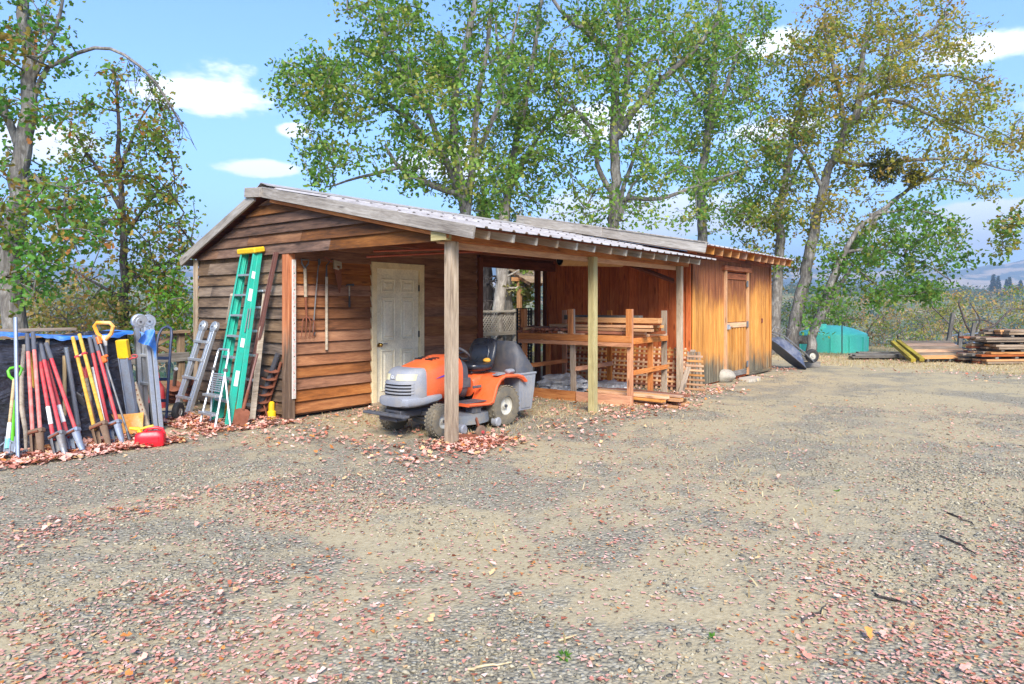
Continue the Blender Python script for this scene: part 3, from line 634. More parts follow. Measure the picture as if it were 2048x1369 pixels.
def nx0(z): return float(np.interp(z, [.43, .5, .60, .70, .74], [-.42, -.424, -.418, -.392, -.37]))
def nose(z, w, x0, d=.24): return [V((nf(y, w, x0, d), y, z)) for y in np.linspace(-w, w, 25)] + [V((-.10, w * .98, z)), V((-.10, -w * .98, z))]
gr = MB().rings([nose(.43, .262, nx0(.43)), nose(.47, .275, nx0(.47)), nose(.60, .277, nx0(.60)), nose(.70, .274, nx0(.70)), nose(.735, .268, -.375), nose(.76, .258, -.345, .22), nose(.777, .245, -.305, .18), nose(.786, .225, -.25, .13)]).build('grille', P['mgrey'], MW, smooth=50)
def band(y0, y1, z0, z1, out, dep=.02, n=14, slope=0.0):
    R = []
    for y in np.linspace(y0, y1, n): xa = nf(y, .277, nx0(z0)); xb = nf(y, .277, nx0(z1)); R.append([V((xb - out, y, z1)), V((xb + dep, y, z1)), V((xa + dep, y, z0)), V((xa - out, y, z0))])
    return MB().rings(R)
for k in range(4):
    z = .485 + k * .036; band(-.215, .215 - .02 * k, z, z + .017, .003).build('grille_slot', P['dark'], gr, smooth=0)
    band(-.235, .235 - .02 * k, z + .018, z + .034, .014).build('grille_bar', P['mgrey'], gr, smooth=0)
for sg in (-1, 1):
    band(sg * .055, sg * .238, .655, .722, .006).build('headlight', P['lens'], gr, smooth=40)
MB().cbox((-.395, 0, .69), (.02, .08, .055), .006, Matrix.Rotation(.28, 3, 'Y')).build('badge', P['mgrey'], gr)
MB().cbox((-.405, 0, .703), (.004, .034, .008), .001).cbox((-.407, -.014, .69), (.004, .006, .026), .001).cbox((-.407, .014, .69), (.004, .006, .026), .001).cbox((-.410, 0, .678), (.004, .034, .008), .001).build('badge_mark', P['white'], gr)
MB().rings([se(x, 0, z, hy, hz, p=3.6) for x, z, hy, hz in ((-.432, .41, .15, .03), (-.428, .41, .20, .05), (-.39, .41, .25, .065), (-.26, .41, .278, .07), (-.1, .415, .284, .068), (.1, .43, .284, .055), (.16, .44, .28, .04))]).build('lower_bumper', P['mgrey'], MW)
MB().prism([(.05, .655), (.34, .69), (.36, .705), (.3, .715)], -.2775, -.281, 'xz').build('side_stripe', P['purple'], MW, smooth=0)
MB().lathe([(0, -.283), (.034, -.283), (.034, -.279)], (.40, 0, .70), 'y', 14).build('side_badge', P['white'], MW)
MB().cbox((-.50, .02, .275), (.10, .72, .028), .01).build('front_bar', P['mdark'], MW)
MB().cbox((-.40, .0, .235), (.18, .30, .07), .01).cbox((-.25, 0, .25), (.3, .16, .1), .01).cbox((0, 0, .25), (.10, .62, .06), .015).cbox((.35, 0, .27), (1.5, .26, .08), .01).tube([(0, -.36, .19), (0, .36, .19)], .018, 8).build('chassis', P['blacksteel'], MW)
MB().rings([se(x, 0, z, hy, hz) for x, z, hy, hz in ((.50, .62, .24, .24), (.60, .62, .245, .25), (.70, .60, .235, .235), (.74, .55, .19, .2))]).build('dashboard', P['mdark'], MW)
MB().cbox((.66, -.235, .56), (.16, .03, .12), .01).cbox((.80, -.30, .505), (.16, .03, .035), .008).build('control_lever', P['mdark'], MW)
st = MB().tube([(.62, 0, .80), (.74, 0, .90)], .022, 10).build('steering_column', P['mdark'], MW)
ct = V((.75, 0, .915)); R = Matrix.Rotation(.55, 3, 'Y'); ring = [ct + R @ V((.17 * math.cos(a), .17 * math.sin(a), 0)) for a in np.linspace(0, 2 * math.pi, 28, endpoint=False)]
sw = MB().tube(ring, .016, 8, closed=True)
for a in (.3, 2.4, 4.5): sw.tube([ct + R @ V((0, 0, -.02)), ct + R @ V((.165 * math.cos(a), .165 * math.sin(a), 0))], .011, 6)
sw.build('steering_wheel', P['mdark'], MW)
# body: foot deck curving up to the fenders
top = [(.40, .345), (.78, .325), (.86, .345), (.90, .42), (.95, .53), (1.02, .60), (1.12, .635), (1.40, .63), (1.52, .60), (1.60, .54)]
und = [(1.575, .515), (1.50, .565), (1.38, .595), (1.14, .60), (1.05, .565), (.985, .50), (.94, .40), (.90, .315), (.84, .295), (.40, .31)]
for sg in (-1, 1):
    a, b = (.17, .50) if sg > 0 else (-.50, -.17)
    fb = MB().prism(top + und, a, b, 'xz').build('fender', P['orange'], MW, smooth=45)
    MB().tube([(x, (b if sg > 0 else a), z - .012) for x, z in top], .018, 6).build('fender_edge', P['orange'], fb)
    MB().cbox((.62, (a + b) / 2, .345), (.40, .22, .012), .004).build('foot_pad', P['mdark'], fb)
MB().rings([se(x, 0, z, hy, hz) for x, z, hy, hz in ((.88, .48, .17, .12), (.95, .52, .19, .13), (1.3, .53, .20, .12), (1.58, .50, .19, .08))]).build('seat_pedestal', P['orange'], MW)
MB().cbox((1.10, -.42, .645), (.17, .09, .014), .005, Matrix.Rotation(-.05, 3, 'Y')).cbox((1.10, -.42, .658), (.11, .03, .012), .004).build('lever_plate', P['mgrey'], MW)
MB().rings([se(x, -.36, .66, .05 * q, .03 * q, 12, 2) for x, q in ((1.34, .3), (1.36, 1), (1.41, 1.1), (1.46, 1), (1.48, .3))]).build('cap_knob', P['mgrey'], MW)
# seat
def pad(name, secs, mat, parent): return MB().rings(secs).build(name, mat, parent, smooth=60)
se_ = pad('seat', [se(x, 0, z, hy, hz, 24, 3) for x, z, hy, hz in ((.83, .735, .10, .02), (.85, .735, .18, .045), (.93, .73, .225, .062), (1.08, .722, .235, .06), (1.2, .735, .23, .06), (1.27, .76, .2, .05))], P['seat'], MW)
def seb(z, xc, hx, hy, n=24): return [V((xc + hx * math.copysign(abs(math.sin(a)) ** .7, math.sin(a)), hy * math.copysign(abs(math.cos(a)) ** .62, math.cos(a)), z)) for a in np.linspace(0, 2 * math.pi, n, endpoint=False)]
bk_ = pad('backrest', [seb(.70, 1.20, .04, .16), seb(.74, 1.22, .06, .225), (seb(.85, 1.255, .06, .235)), seb(.97, 1.30, .055, .225), seb(1.05, 1.335, .045, .195), seb(1.075, 1.345, .02, .13)], P['seat'], MW)
pad('backrest_pad', [seb(.78, 1.185, .02, .12), seb(.80, 1.19, .03, .165), seb(.90, 1.22, .03, .17), seb(.99, 1.25, .03, .15), seb(1.01, 1.255, .015, .11)], P['seat'], bk_)
MB().cbox((1.05, 0, .675), (.3, .24, .06), .01).build('seat_bracket', P['blacksteel'], MW)
MB().rings([se(x, -.15, .80, .055 * q, .035 * q, 12, 2) for x, q in ((1.12, .2), (1.15, .8), (1.19, 1), (1.23, .8), (1.26, .2))]).build('seat_patch', P['rag'], MW)
# cutting deck
dk = MB().lathe([(0, .235), (.40, .225), (.49, .205), (.50, .10), (.485, .10)], (.60, -.02, 0), 'z', 36).build('mower_deck', P['deck'], MW)
MB().cbox((.60, -.40, .27), (.16, .13, .11), .015).build('belt_cover', P['mdark'], dk)
for k in range(6): MB().cbox((.535 + k * .026, -.468, .27), (.012, .012, .10), .003).build('cover_rib', P['mdark'], dk)
for (cx, cy) in ((.25, -.52), (.98, -.47)):
    MB().lathe([(0, -.05), (.045, -.05), (.06, -.035), (.06, .035), (.045, .05), (0, .05)], (cx, cy, .075), 'y', 16).build('gauge_wheel', P['mgrey'], dk)
    MB().cbox((cx, cy + .06, .13), (.03, .02, .14), .004).build('wheel_bracket', P['steel'], dk)
# bagger
bg_ = MB().rings([[V((x, y, z)) for (y, z) in q] for x, q in ((1.50, [(-.40, .62), (.40, .62), (.40, .82), (.32, .95), (-.32, .95), (-.40, .82)]), (1.55, [(-.43, .60), (.43, .60), (.43, .88), (.33, 1.04), (-.33, 1.04), (-.43, .88)]), (1.66, [(-.44, .60), (.44, .60), (.44, .82), (.34, .98), (-.34, .98), (-.44, .82)]), (1.86, [(-.42, .62), (.42, .62), (.42, .69), (.34, .74), (-.34, .74), (-.42, .69)]))]).build('bagger_lid', P['mdark'], MW, smooth=55)
MB().cbox((1.69, 0, .615), (.42, .92, .028), .008).build('bagger_rim', P['mgrey'], MW)
for sg in (-1, 1):
    bn = MB().rings([[V((1.69 + a * hx * .74, sg * .22 + b * hy, z)) for a, b in ((-1, -1), (1, -1), (1, 1), (-1, 1))] for z, hx, hy in ((.14, .20, .19), (.40, .235, .22), (.60, .26, .23))]).build('grass_bin', P['mgrey'], MW, smooth=25)
    for k in range(7): MB().bar((1.60 + k * .029, sg * .22 - .205, .17), (1.58 + k * .034, sg * .22 - .232, .58), .014, .012, (0, 1, 0)).build('bin_rib', P['mgrey'], bn)
MB().tube([(1.55, -.2, .45), (1.68, -.2, .60)], .02, 8).tube([(1.55, .2, .45), (1.68, .2, .60)], .02, 8).build('bagger_frame', P['blacksteel'], MW)
def shorten(o, f=.90):   # wheelbase as in the photo
    for ch in o.children:
        n = ch.name.split('.')[0]; mt = np.array(ch.data.vertices[0].co)
        if n == 'wheel': dx = (f - 1) * (1.17 if mt[0] > .6 else 0); fn = Matrix.Translation((dx, 0, 0))
        else: fn = Matrix.Diagonal((f, 1, 1, 1))
        ch.data.transform(fn)
        for g in ch.children: g.data.transform(fn)
shorten(MW)
# bracket lying by the front post
bk = thing('hitch_bracket', 'rusty steel hitch bracket lying by the front carport post', 'bracket', gp(955, 880))
MB().bar((-.25, .12, .06), (.05, 0, .03), .05, .02).bar((.16, .16, .2), (.06, 0, .04), .05, .02).build('arm', P['rust'], bk)
MB().lathe([(0, -.02), (.07, -.02), (.075, 0), (.07, .02), (0, .02)], (.06, 0, .08), 'y', 16).build('plate', P['muddy'], bk)
MB().lathe([(0, -.04), (.018, -.04), (.018, -.02)], (.06, 0, .08), 'y', 8).build('bolt', P['red'], bk)
# ------------------------------------------------------------------ lumber rack under the carport
RK = thing('lumber_rack', 'wooden lumber rack of upright studs and rails beneath the carport roof', 'rack', (3.8, -1.1, 0))
XF, XB = 3.80, 5.12
LY = [-1.08, -2.02, -3.05]
for i, yy in enumerate(LY):
    lean = (.0, .05, 0)[i]
    plank('upright', (XF + lean, yy + (.0, -.0, 0)[i], 0), (XF, yy, 1.45), .09, .04, W[('rack', 'lumber_grey', 'rack')[i]], RK, side=(0, 1, 0))
    plank('upright', (XF - .042, yy, .93), (XF - .042, yy, 1.45), .085, .038, W['rack'], RK, side=(0, 1, 0))
    plank('upright', (XB, yy + .08, 0), (XB, yy + .08, 1.42), .09, .04, W['lumber_grey' if i == 2 else 'rack'], RK, side=(0, 1, 0))
    plank('upright', ((XF + XB) / 2 + .1, yy + .05, 0), ((XF + XB) / 2 + .1, yy + .05, .93), .085, .04, W['rack'], RK, side=(0, 1, 0))
    plank('cross_bar', (XF + .02, yy - .045, .97), (XB, yy + .03, .97), .085, .038, W['rack'], RK)
    plank('cross_bar', (XF + .02, yy - .045, .50), (XB, yy + .03, .50), .07, .035, W['rack'], RK)
plank('front_rail', (XF - .065, -1.0, 1.0), (XF - .065, -3.10, 1.0), .10, .04, W['rack'], RK)
plank('front_rail', (XF - .065, -1.0, .915), (XF - .065, -3.10, .915), .06, .04, W['rack'], RK)
plank('back_rail', (XB + .045, -1.0, .95), (XB + .045, -3.0, .95), .10, .04, W['lumber_red'], RK)
plank('base_board', (XF - .05, -.95, .08), (XF - .05, -2.12, .075), .16, .04, W['beam'], RK)
plank('base_board', (XF - .055, -2.14, .075), (XF - .06, -3.10, .08), .16, .04, W['rack'], RK)
rb = random.Random(11)
# boards lying on the deck (ends towards the opening), along y
k = 0
for lay in range(4):
    for j in range(9 - lay * 2 + (lay > 1)):
        x = XF + .03 + j * .125 + lay * .1 + rb.uniform(-.02, .02); z = 1.04 + lay * .042 + rb.uniform(0, .006)
        y0 = -1.0 - rb.uniform(0, .5) - (.2 if lay else 0); y1 = -3.12 - rb.uniform(-.35, .30)
        if lay == 0 and j < 3: y1 = -2.0 - rb.uniform(0, .4)
        b = plank('lumber_board', (x, y0, z), (x + rb.uniform(-.05, .05), y1, z + rb.uniform(-.004, .01)), rb.choice((.09, .11, .13)) if False else .04, rb.choice((.085, .10, .115)), W[rb.choice(('lumber', 'lumber_red', 'lumber', 'lumber'))], None)
        tag(b, 'sawn board, ' + NTH[j] + ' from the front in the ' + ('bottom', 'second', 'third', 'top')[lay] + ' layer on the lumber rack', 'board', 'boards stacked on the lumber rack')
for j in range(16):   # short red offcuts at the left end, ends facing out
    x = XF + .0 + rb.uniform(0, .12); yy = -1.05 - (j % 8) * .115 + rb.uniform(-.02, .02); z = 1.075 + (j // 8) * .045
    b = plank('offcut', (x - .14, yy, z), (x + .35, yy + rb.uniform(-.12, .12), z + rb.uniform(0, .03)), .035, .07, W[rb.choice(('lumber_red', 'lumber_red', 'lumber'))], None)
    tag(b, 'short reddish offcut, ' + NTH[j % 8] + ' from the left in the ' + ('lower', 'upper')[j // 8] + ' row on the rack', 'offcut', 'offcuts on the rack')
for (x, y0, y1, z, mt, lb) in ((4.72, -1.3, -2.75, 1.30, 'old_grey', 'long dark board lying highest at the back of the rack pile'), (4.25, -1.75, -3.32, 1.27, 'lumber', 'thick pale beam lying across the top of the rack pile')):
    tag(plank('lumber_beam', (x, y0, z), (x, y1, z), .08, .14, W[mt], None), lb, 'beam')
for j in range(20):   # boards on the ground
    x = XF + .25 + (j % 5) * .13 + rb.uniform(-.02, .02); z = .02 + (j // 5) * .04
    b = plank('lumber_board', (x, -2.05 - rb.uniform(0, .3), z), (x - rb.uniform(-.02, .15), -3.52 - rb.uniform(-.2, .22), z + .004), .032, .115, W[rb.choice(('lumber', 'lumber_red', 'lumber'))], None)
    tag(b, 'flat board, ' + NTH[j % 5] + ' from the front in the ' + ('bottom', 'second', 'third', 'top')[j // 5] + ' layer on the ground under the rack', 'board', 'boards on the ground under the rack')
# crumpled tarp
def crumple(name, c, dims, mat, seed, amp, parent=None, nu=56, nv=26):
    r = np.random.default_rng(seed); R = []
    ph = r.uniform(0, 6.28, 14); fr = r.uniform(2, 9, 14); dirs = r.normal(size=(14, 3)); dirs /= np.linalg.norm(dirs, axis=1)[:, None]
    for i in range(nv):
        th = math.pi * (i + .02) / (nv - .96); row = []
        for j in range(nu):
            a = 2 * math.pi * j / nu; d = np.array([math.sin(th) * math.cos(a), math.sin(th) * math.sin(a), math.cos(th)])
            q = sum((1 - abs(math.sin(fr[k] * float(d @ dirs[k]) + ph[k]))) for k in range(14)) / 14
            s_ = 1 + amp * (q - .4) * 2.4; p = d * s_ * np.array(dims); row.append(V((c[0] + p[0], c[1] + p[1], max(.005, c[2] + p[2]))))
        R.append(row)
    return MB().rings(R).build(name, mat, parent, smooth=28)
tag(crumple('grey_tarp', (4.30, -1.52, .15), (.36, .46, .20), P['greytarp'], 4, .55), 'crumpled silvery grey tarp heaped under the lumber rack', 'tarp')
tag(crumple('grey_tarp', (4.75, -2.2, .10), (.34, .4, .14), P['greytarp'], 9, .5), 'second flatter grey plastic tarp deeper under the lumber rack', 'tarp')
# lattice leaning on the end wall
LT = thing('garden_lattice', 'orange wooden lattice panel standing against the red plank wall', 'lattice', (6.0, -2.6, 0))
def lat(y, z): return V((5.86 + .20 * z, y, z))
for k in range(26): plank('lattice_slat', lat(-.5 - k * .098, .02), lat(-.5 - k * .098, .76), .038, .009, W['lumber'], LT, side=(0, 1, 0))
for k in range(9):
    q = V((-.012, 0, 0)); plank('lattice_slat', lat(-.45, .09 + k * .078) + q, lat(-3.0, .09 + k * .078) + q, .036, .009, W['lumber' if k % 3 else 'lumber_red'], LT)
LT2 = thing('garden_lattice', 'short lattice offcut leaning at the front corner of the storage shed', 'lattice', (5.9, -3.12, 0))
def lat2(y, z): return V((6.0 - .1 + .16 * z, y, z))
for k in range(5): plank('lattice_slat', lat2(-3.0 - k * .075, .01), lat2(-3.0 - k * .05, .70), .04, .009, W['lumber_grey'], LT2, side=(0, 1, 0))
for k in range(8): plank('lattice_slat', lat2(-2.96, .06 + k * .08) + V((-.011, 0, 0)), lat2(-3.36 + k * .012, .06 + k * .08) + V((-.011, 0, 0)), .036, .009, W['lumber'], LT2)
tag(plank('lumber_board', (5.66, -3.02, 0), (6.18, -3.02, .72), .09, .02, W['lumber_grey'], None, side=(0, 1, 0)), 'grey board leaning upright beside the short lattice offcut', 'board')
# long things stored under the carport roof
def pole(name, p0, p1, r, mat, label, cat, group=None, n=10):
    d = V(p1) - V(p0); M = frame(p0, d); m = MB().tube([(0, 0, 0), (d.length, 0, 0)], r, n)
    return tag(m.build(name, mat, None, M), label, cat, group)
def hz(px, py, z): return gp(px, py, z) if abs(py - HY) > 1 else None
pole('stored_pipe', hit(747, 503, 1, -1.30), hit(1040, 494, 1, -2.6), .014, P['copper'], 'upper red brown pipe stored under the carport roof', 'pipe')
pole('stored_pipe', hit(733, 514, 1, -1.18), hit(1040, 499, 1, -2.5), .014, P['copper'], 'lower red brown pipe stored under the carport roof', 'pipe')
pole('stored_pole', (0.15, -2.62, 2.225), (4.2, -2.70, 2.24), .035, W['lumber'], 'thick round tan pole resting above the front carport post', 'pole')
pole('stored_pole', (0.75, -2.5, 2.20), (5.0, -2.42, 2.21), .03, W['dark_red'], 'dark reddish round pole stored under the carport roof', 'pole')
tb = thing('cardboard_tube', 'ribbed tan tube with an open dark end under the carport roof', 'tube', frame((3.7, -1.85, 2.23), (1, -.35, .02)))
m = MB(); R = []
for i in range(60):
    x = i * .022; r = .095 + (.005 if i % 2 else 0); R.append([V((x, r * math.cos(a), r * math.sin(a))) for a in np.linspace(0, 2 * math.pi, 20, endpoint=False)])
m.rings(R, cap=False).build('wrap', P['card'], tb)
MB().lathe([(.08, 0), (.08, 1.2)], (0, 0, 0), 'x', 18).lathe([(0, .25), (.08, .25)], (0, 0, 0), 'x', 18).build('core', P['dark'], tb)
# ------------------------------------------------------------------ tools hung on the door wall
YW = -.078
def hang(name, label, cat, x, z): return thing(name, label, cat, (x, YW, z))
o = hang('pitchfork', 'pitchfork with grey D-handle hung tines down on the door wall', 'pitchfork', .215, 2.12)
MB().tube([(0, 0, -.12), (.01, 0, -.5)], .022, 10).build('handle', W['handle_grey'], o)
MB().tube([(0, 0, -.12), (-.05, 0, -.05), (-.055, 0, 0), (.055, 0, 0), (.05, 0, -.05), (0, 0, -.12)], .012, 8).build('grip', P['steel'], o)
MB().tube([(.01, 0, -.5), (.025, 0, -.78)], [.017, .012], 8).build('socket', P['rust'], o)
for k in range(4):
    x = -.075 + k * .062; MB().tube([(.025, 0, -.77), (x * .7 + .02, -.015, -.79), (x + .015, -.03, -.83), (x + .005, -.03, -.98), (x, -.01, -1.06)], [.009, .009, .008, .008, .004], 6).build('tine', P['rust'], o)
o = hang('hooked_rod', 'thin steel rod with a bent hook end hung beside the pitchfork', 'rod', .43, 2.12)
MB().tube([(0, 0, 0), (.02, 0, .02), (.03, 0, -.03), (0, 0, -.06), (-.045, 0, -.5), (-.085, 0, -.95), (-.07, 0, -1.02), (-.055, 0, -.98)], .009, 6).build('shaft', P['steel'], o); MB().cbox((.01, 0, -.02), (.03, .02, .09), .006).build('clip', P['blacksteel'], o)
o = hang('hoe', 'long grey handled hoe hung head up on the door wall', 'hoe', .565, 2.12)
MB().tube([(0, 0, -.22), (0, 0, -1.23)], .02, 10).build('handle', W['handle_grey'], o); MB().tube([(0, 0, -.24), (0, 0, -.06), (.04, -.02, .0), (.07, -.04, .03)], [.015, .01, .008, .008], 8).build('neck', P['blacksteel'], o); MB().cbox((.0, -.05, .02), (.14, .07, .006), .002, Matrix.Rotation(.5, 3, 'Y')).build('blade', P['rust'], o)
o = hang('handsaw', 'handsaw with a wooden handle hung blade down above the hammer', 'saw', .74, 2.14)
MB().prism([(-.06, 0), (.07, -.02), (.08, -.11), (.05, -.125), (.055, -.08), (.0, -.07), (-.01, -.10), (.04, -.12), (.02, -.14), (-.05, -.12)], -.014, .014, 'xz').build('handle', W['handle_grey'], o, smooth=0)
MB().prism([(-.05, -.11), (.075, -.12), (.08, -.30), (.052, -.46), (.035, -.46)], -.001, .002, 'xz').build('blade', P['rust'], o, smooth=0)
o = hang('claw_hammer', 'black gripped claw hammer hung on the door wall near the door', 'hammer', .96, 1.80)
MB().tube([(-.07, 0, -.03), (-.04, 0, -.0), (0, 0, .0), (.045, 0, 0), (.05, 0, 0), (.075, 0, 0)], [.006, .012, .014, .012, .018, .018], 8).build('head', P['blacksteel'], o); MB().tube([(0, 0, 0), (0, 0, -.16)], .011, 8).build('handle', W['handle_grey'], o); MB().tube([(0, 0, -.16), (0, 0, -.32)], [.013, .016], 8).build('grip', P['black'], o)
for (x, z, wh) in ((2.72, 2.02, 'left'), (2.98, 2.0, 'middle'), (3.3, 2.02, 'right')):
    o = MB().tube([(x, -.035, z), (x, -.07, z), (x, -.085, z - .03), (x, -.07, z - .045)], .005, 6).build('wall_hook', P['rust'], None); tag(o, wh + 'most small rusty hook of three on the wall beyond the door hinges' if wh != 'middle' else 'middle small rusty hook of three on the wall beyond the door hinges', 'hook', 'hooks right of the door')
# measuring staff on the corner post
o = thing('measuring_staff', 'white measuring staff with faded red marks beside the corner post', 'staff', (.022, -.108, .27))
MB().cbox((0, 0, .92), (.055, .02, 1.84), .003).build('staff', P['staff'], o)
for k in range(30): MB().cbox(((-.010 if k % 3 else .006), -.0105, .06 + k * .058), (.020, .003, .034 if k % 4 else .02), .0005).build('red_mark', P['pale_pink'], o)
for k in range(8): MB().cbox((0, -.0105, .12 + k * .22), (.01, .004, .014), .0005).build('slot', P['dark'], o)
# ------------------------------------------------------------------ ladders and bars against the gable wall
def ladder_frame(m, p0, p1, w, t, side): return m.bar(p0, p1, w, t, side)
o = thing('stepladder', 'green fibreglass stepladder with yellow top leaning on the gable wall', 'ladder', (-.72, .3, 0))
rb0, rt0 = V((-.80, .06, 0)), V((-.16, .47, 2.22)); lb0, lt0 = V((-.74, .56, 0)), V((-.16, .80, 2.22))
for (a, b) in ((rb0, rt0), (lb0, lt0)):
    sgn = -1 if a is rb0 else 1
    MB().bar(a, b, .085, .012, (1, 0, .3)).bar(a + V((-.04, sgn * -.012, .0)), b + V((-.04, sgn * -.012, 0)), .012, .035, (1, 0, .3)).bar(a + V((.04, sgn * -.012, 0)), b + V((.04, sgn * -.012, 0)), .012, .035, (1, 0, .3)).build('rail', P['green'], o, world=True)
for (a, b, c) in ((rb0, rt0, 0), (lb0, lt0, 0)): 
    q = V((.085, 0, .0)); MB().bar(a + q + V((.02, 0, 0)), b + q * .5, .065, .03, (1, 0, .3)).build('rear_rail', P['green'], o, world=True)
for k in range(7):
    f = .13 + k * .122; a = rb0.lerp(rt0, f); b = lb0.lerp(lt0, f); MB().bar(a, b, .028, .085, UP).build('step', P['alu'], o, world=True)
MB().cbox((-.15, .635, 2.255), (.17, .44, .075), .015, Matrix.Rotation(-.2, 3, 'Y')).build('top_cap', P['yellow'], o, world=True)
for (f, w) in ((.86, .10), (.74, .17), (.46, .12), (.26, .20)):
    p = rb0.lerp(rt0, f) + V((-.0, -.010, 0)); d = (rt0 - rb0).normalized(); MB().bar(p - d * w / 2, p + d * w / 2, .05, .004, (1, 0, .3)).build('sticker', P['white'], o, world=True)
MB().bar(rb0.lerp(rt0, .66) + V((0, -.02, 0)), rb0.lerp(rt0, .52) + V((.0, -.02, 0)), .012, .012).bar(rb0.lerp(rt0, .66) + V((.03, -.02, 0)), rb0.lerp(rt0, .54) + V((.04, -.02, 0)), .012, .012).build('spreader', P['steel'], o, world=True)
# small aluminium step ladder
o = thing('step_stool', 'small aluminium step ladder standing folded in front of the green stepladder', 'ladder', (-.95, .25, 0))
a0, a1, b0, b1 = V((-1.0, .02, 0)), V((-.66, .30, .90)), V((-.98, .42, 0)), V((-.66, .56, .90))
for (p, q) in ((a0, a1), (b0, b1)):
    MB().tube([p, q], .015, 8).build('rail', P['alu'], o, world=True); MB().tube([p + V((.16, -.08 if p is a0 else .04, 0)), p.lerp(q, .72)], .013, 8).build('rear_leg', P['alu'], o, world=True)
MB().tube([a1, a1 + V((.01, .015, .035)), b1 + V((.01, -.015, .035)), b1], .015, 8).build('handle', P['alu'], o, world=True)
MB().bar(a0.lerp(a1, .42) + V((-.02, 0, 0)), b0.lerp(b1, .42) + V((-.02, 0, 0)), .03, .10, UP).build('step', P['alu'], o, world=True)
MB().bar(a0.lerp(a1, .18) + V((-.02, 0, 0)), b0.lerp(b1, .18) + V((-.02, 0, 0)), .03, .09, UP).build('step', P['alu'], o, world=True)
for k in range(9):
    f = .48 + k * .028; MB().bar(a0.lerp(a1, f) + V((-.012, .03, 0)), b0.lerp(b1, f) + V((-.012, -.03, 0)), .018, .012, (1, 0, .3)).build('platform_rib', P['alu'], o, world=True)
for (p, q) in ((a0, a1), (b0, b1)): MB().cbox(p.lerp(q, .76), (.05, .045, .05), .01).build('hinge', P['mdark'], o, world=True)
# articulated ladder near the wall's left end
def hinge_ladder(name, label, bL, bR, tL, tR, rungs, wid=.075, disc=.065, xoff=0):
    o = thing(name, label, 'ladder', (bL + bR) / 2)
    for (p, q) in ((bL, tL), (bR, tR)):
        d = (q - p).normalized(); s_ = (tR - tL).normalized()
        MB().bar(p - s_ * wid * .27, q - s_ * wid * .27, wid * .42, .05, s_).bar(p + s_ * wid * .27, q + s_ * wid * .27, wid * .42, .05, s_).build('rail', P['alu'], o, world=True)
        n = s_.cross(d).normalized(); n = n if n.dot(CAM - p) > 0 else -n
        M = zframe(q + d * disc * .6 + n * .005, q + d * disc * .6 + n * .05, 0, d)
        MB().lathe([(0, .03), (disc * .5, .03), (disc * .55, .02), (disc * .9, .02), (disc, .012), (disc, -.03), (0, -.03)], (0, 0, 0), 'z', 20).build('hinge_disc', P['alu'], o, M=M)
        MB().lathe([(0, .042), (.012, .04), (.014, .03)], (0, 0, 0), 'z', 8).build('hinge_pin', P['blacksteel'], o, M=M)
    for f in rungs: MB().bar(bL.lerp(tL, f) - (bR - bL).normalized() * .05 + V((-.03, 0, 0)), bR.lerp(tR, f) + V((-.03, 0, 0)), .035, .05, UP).build('rung', P['alu'], o, world=True)
    return o
hinge_ladder('articulated_ladder', 'folded aluminium articulated ladder leaning on the left end of the gable wall', gp(352, 822), gp(376, 828), hit(404, 660, 0, -.28), hit(427, 662, 0, -.28), (.18, .42, .64, .86), .115, .085)
o = pole('wooden_pole', gp(428, 800), hit(465, 590, 0, -.12), .03, W['handle_grey'], 'weathered pale pole leaning just behind the green stepladder', 'pole')
# grey stepladder behind
o = thing('stepladder', 'weathered grey stepladder leaning behind the green one by the corner post', 'ladder', (-.3, .3, 0))
c0, c1, d0, d1 = V((-.42, .16, 0)), V((-.10, .36, 1.68)), V((-.40, .62, 0)), V((-.10, .62, 1.68))
for (p, q) in ((c0, c1), (d0, d1)): MB().bar(p, q, .075, .02, (1, 0, .2)).build('rail', W['handle_grey'] if p is c0 else P['alu'], o, world=True)
for k in range(5): MB().bar(c0.lerp(c1, .12 + k * .19), d0.lerp(d1, .12 + k * .19), .03, .07, UP).build('step', P['alu'], o, world=True)
MB().cbox((-.10, .49, 1.70), (.14, .34, .03), .006).build('top_step', P['alu'], o, world=True)
o = thing('angle_bar', 'long reddish brown steel channel leaning from the spade up to the roof header', 'steel bar', gp(486, 838))
e0, e1 = gp(486, 838), hit(555, 505, 0, -.07)
MB().bar(e0, e1, .055, .008, (0, 1, 0)).bar(e0 + V((-.02, .025, 0)), e1 + V((-.02, .025, 0)), .008, .04, (0, 1, 0)).build('channel', P['brown_steel'], o, world=True)
MB().bar(e0 + V((-.02, -.026, 0)), e1 + V((-.02, -.026, 0)), .008, .04, (0, 1, 0)).build('flange', P['brown_steel'], o, world=True)
o = thing('spade', 'rusty flat spade standing at the foot of the green stepladder', 'spade', zframe(gp(478, 852), hit(508, 735, 0, -.42), 0, (.5, .85, 0)))
MB().prism([(-.085, 0), (.085, 0), (.09, .19), (.05, .215), (-.05, .215), (-.09, .19)], -.006, .006, 'xz').build('blade', P['rust'], o, smooth=0)
MB().tube([(0, 0, .2), (0, .01, .34), (0, .01, .46)], [.022, .02, .018], 8).build('socket', P['rust'], o); MB().tube([(0, .01, .44), (0, .01, .95)], .016, 8).build('shaft', P['brown_steel'], o)
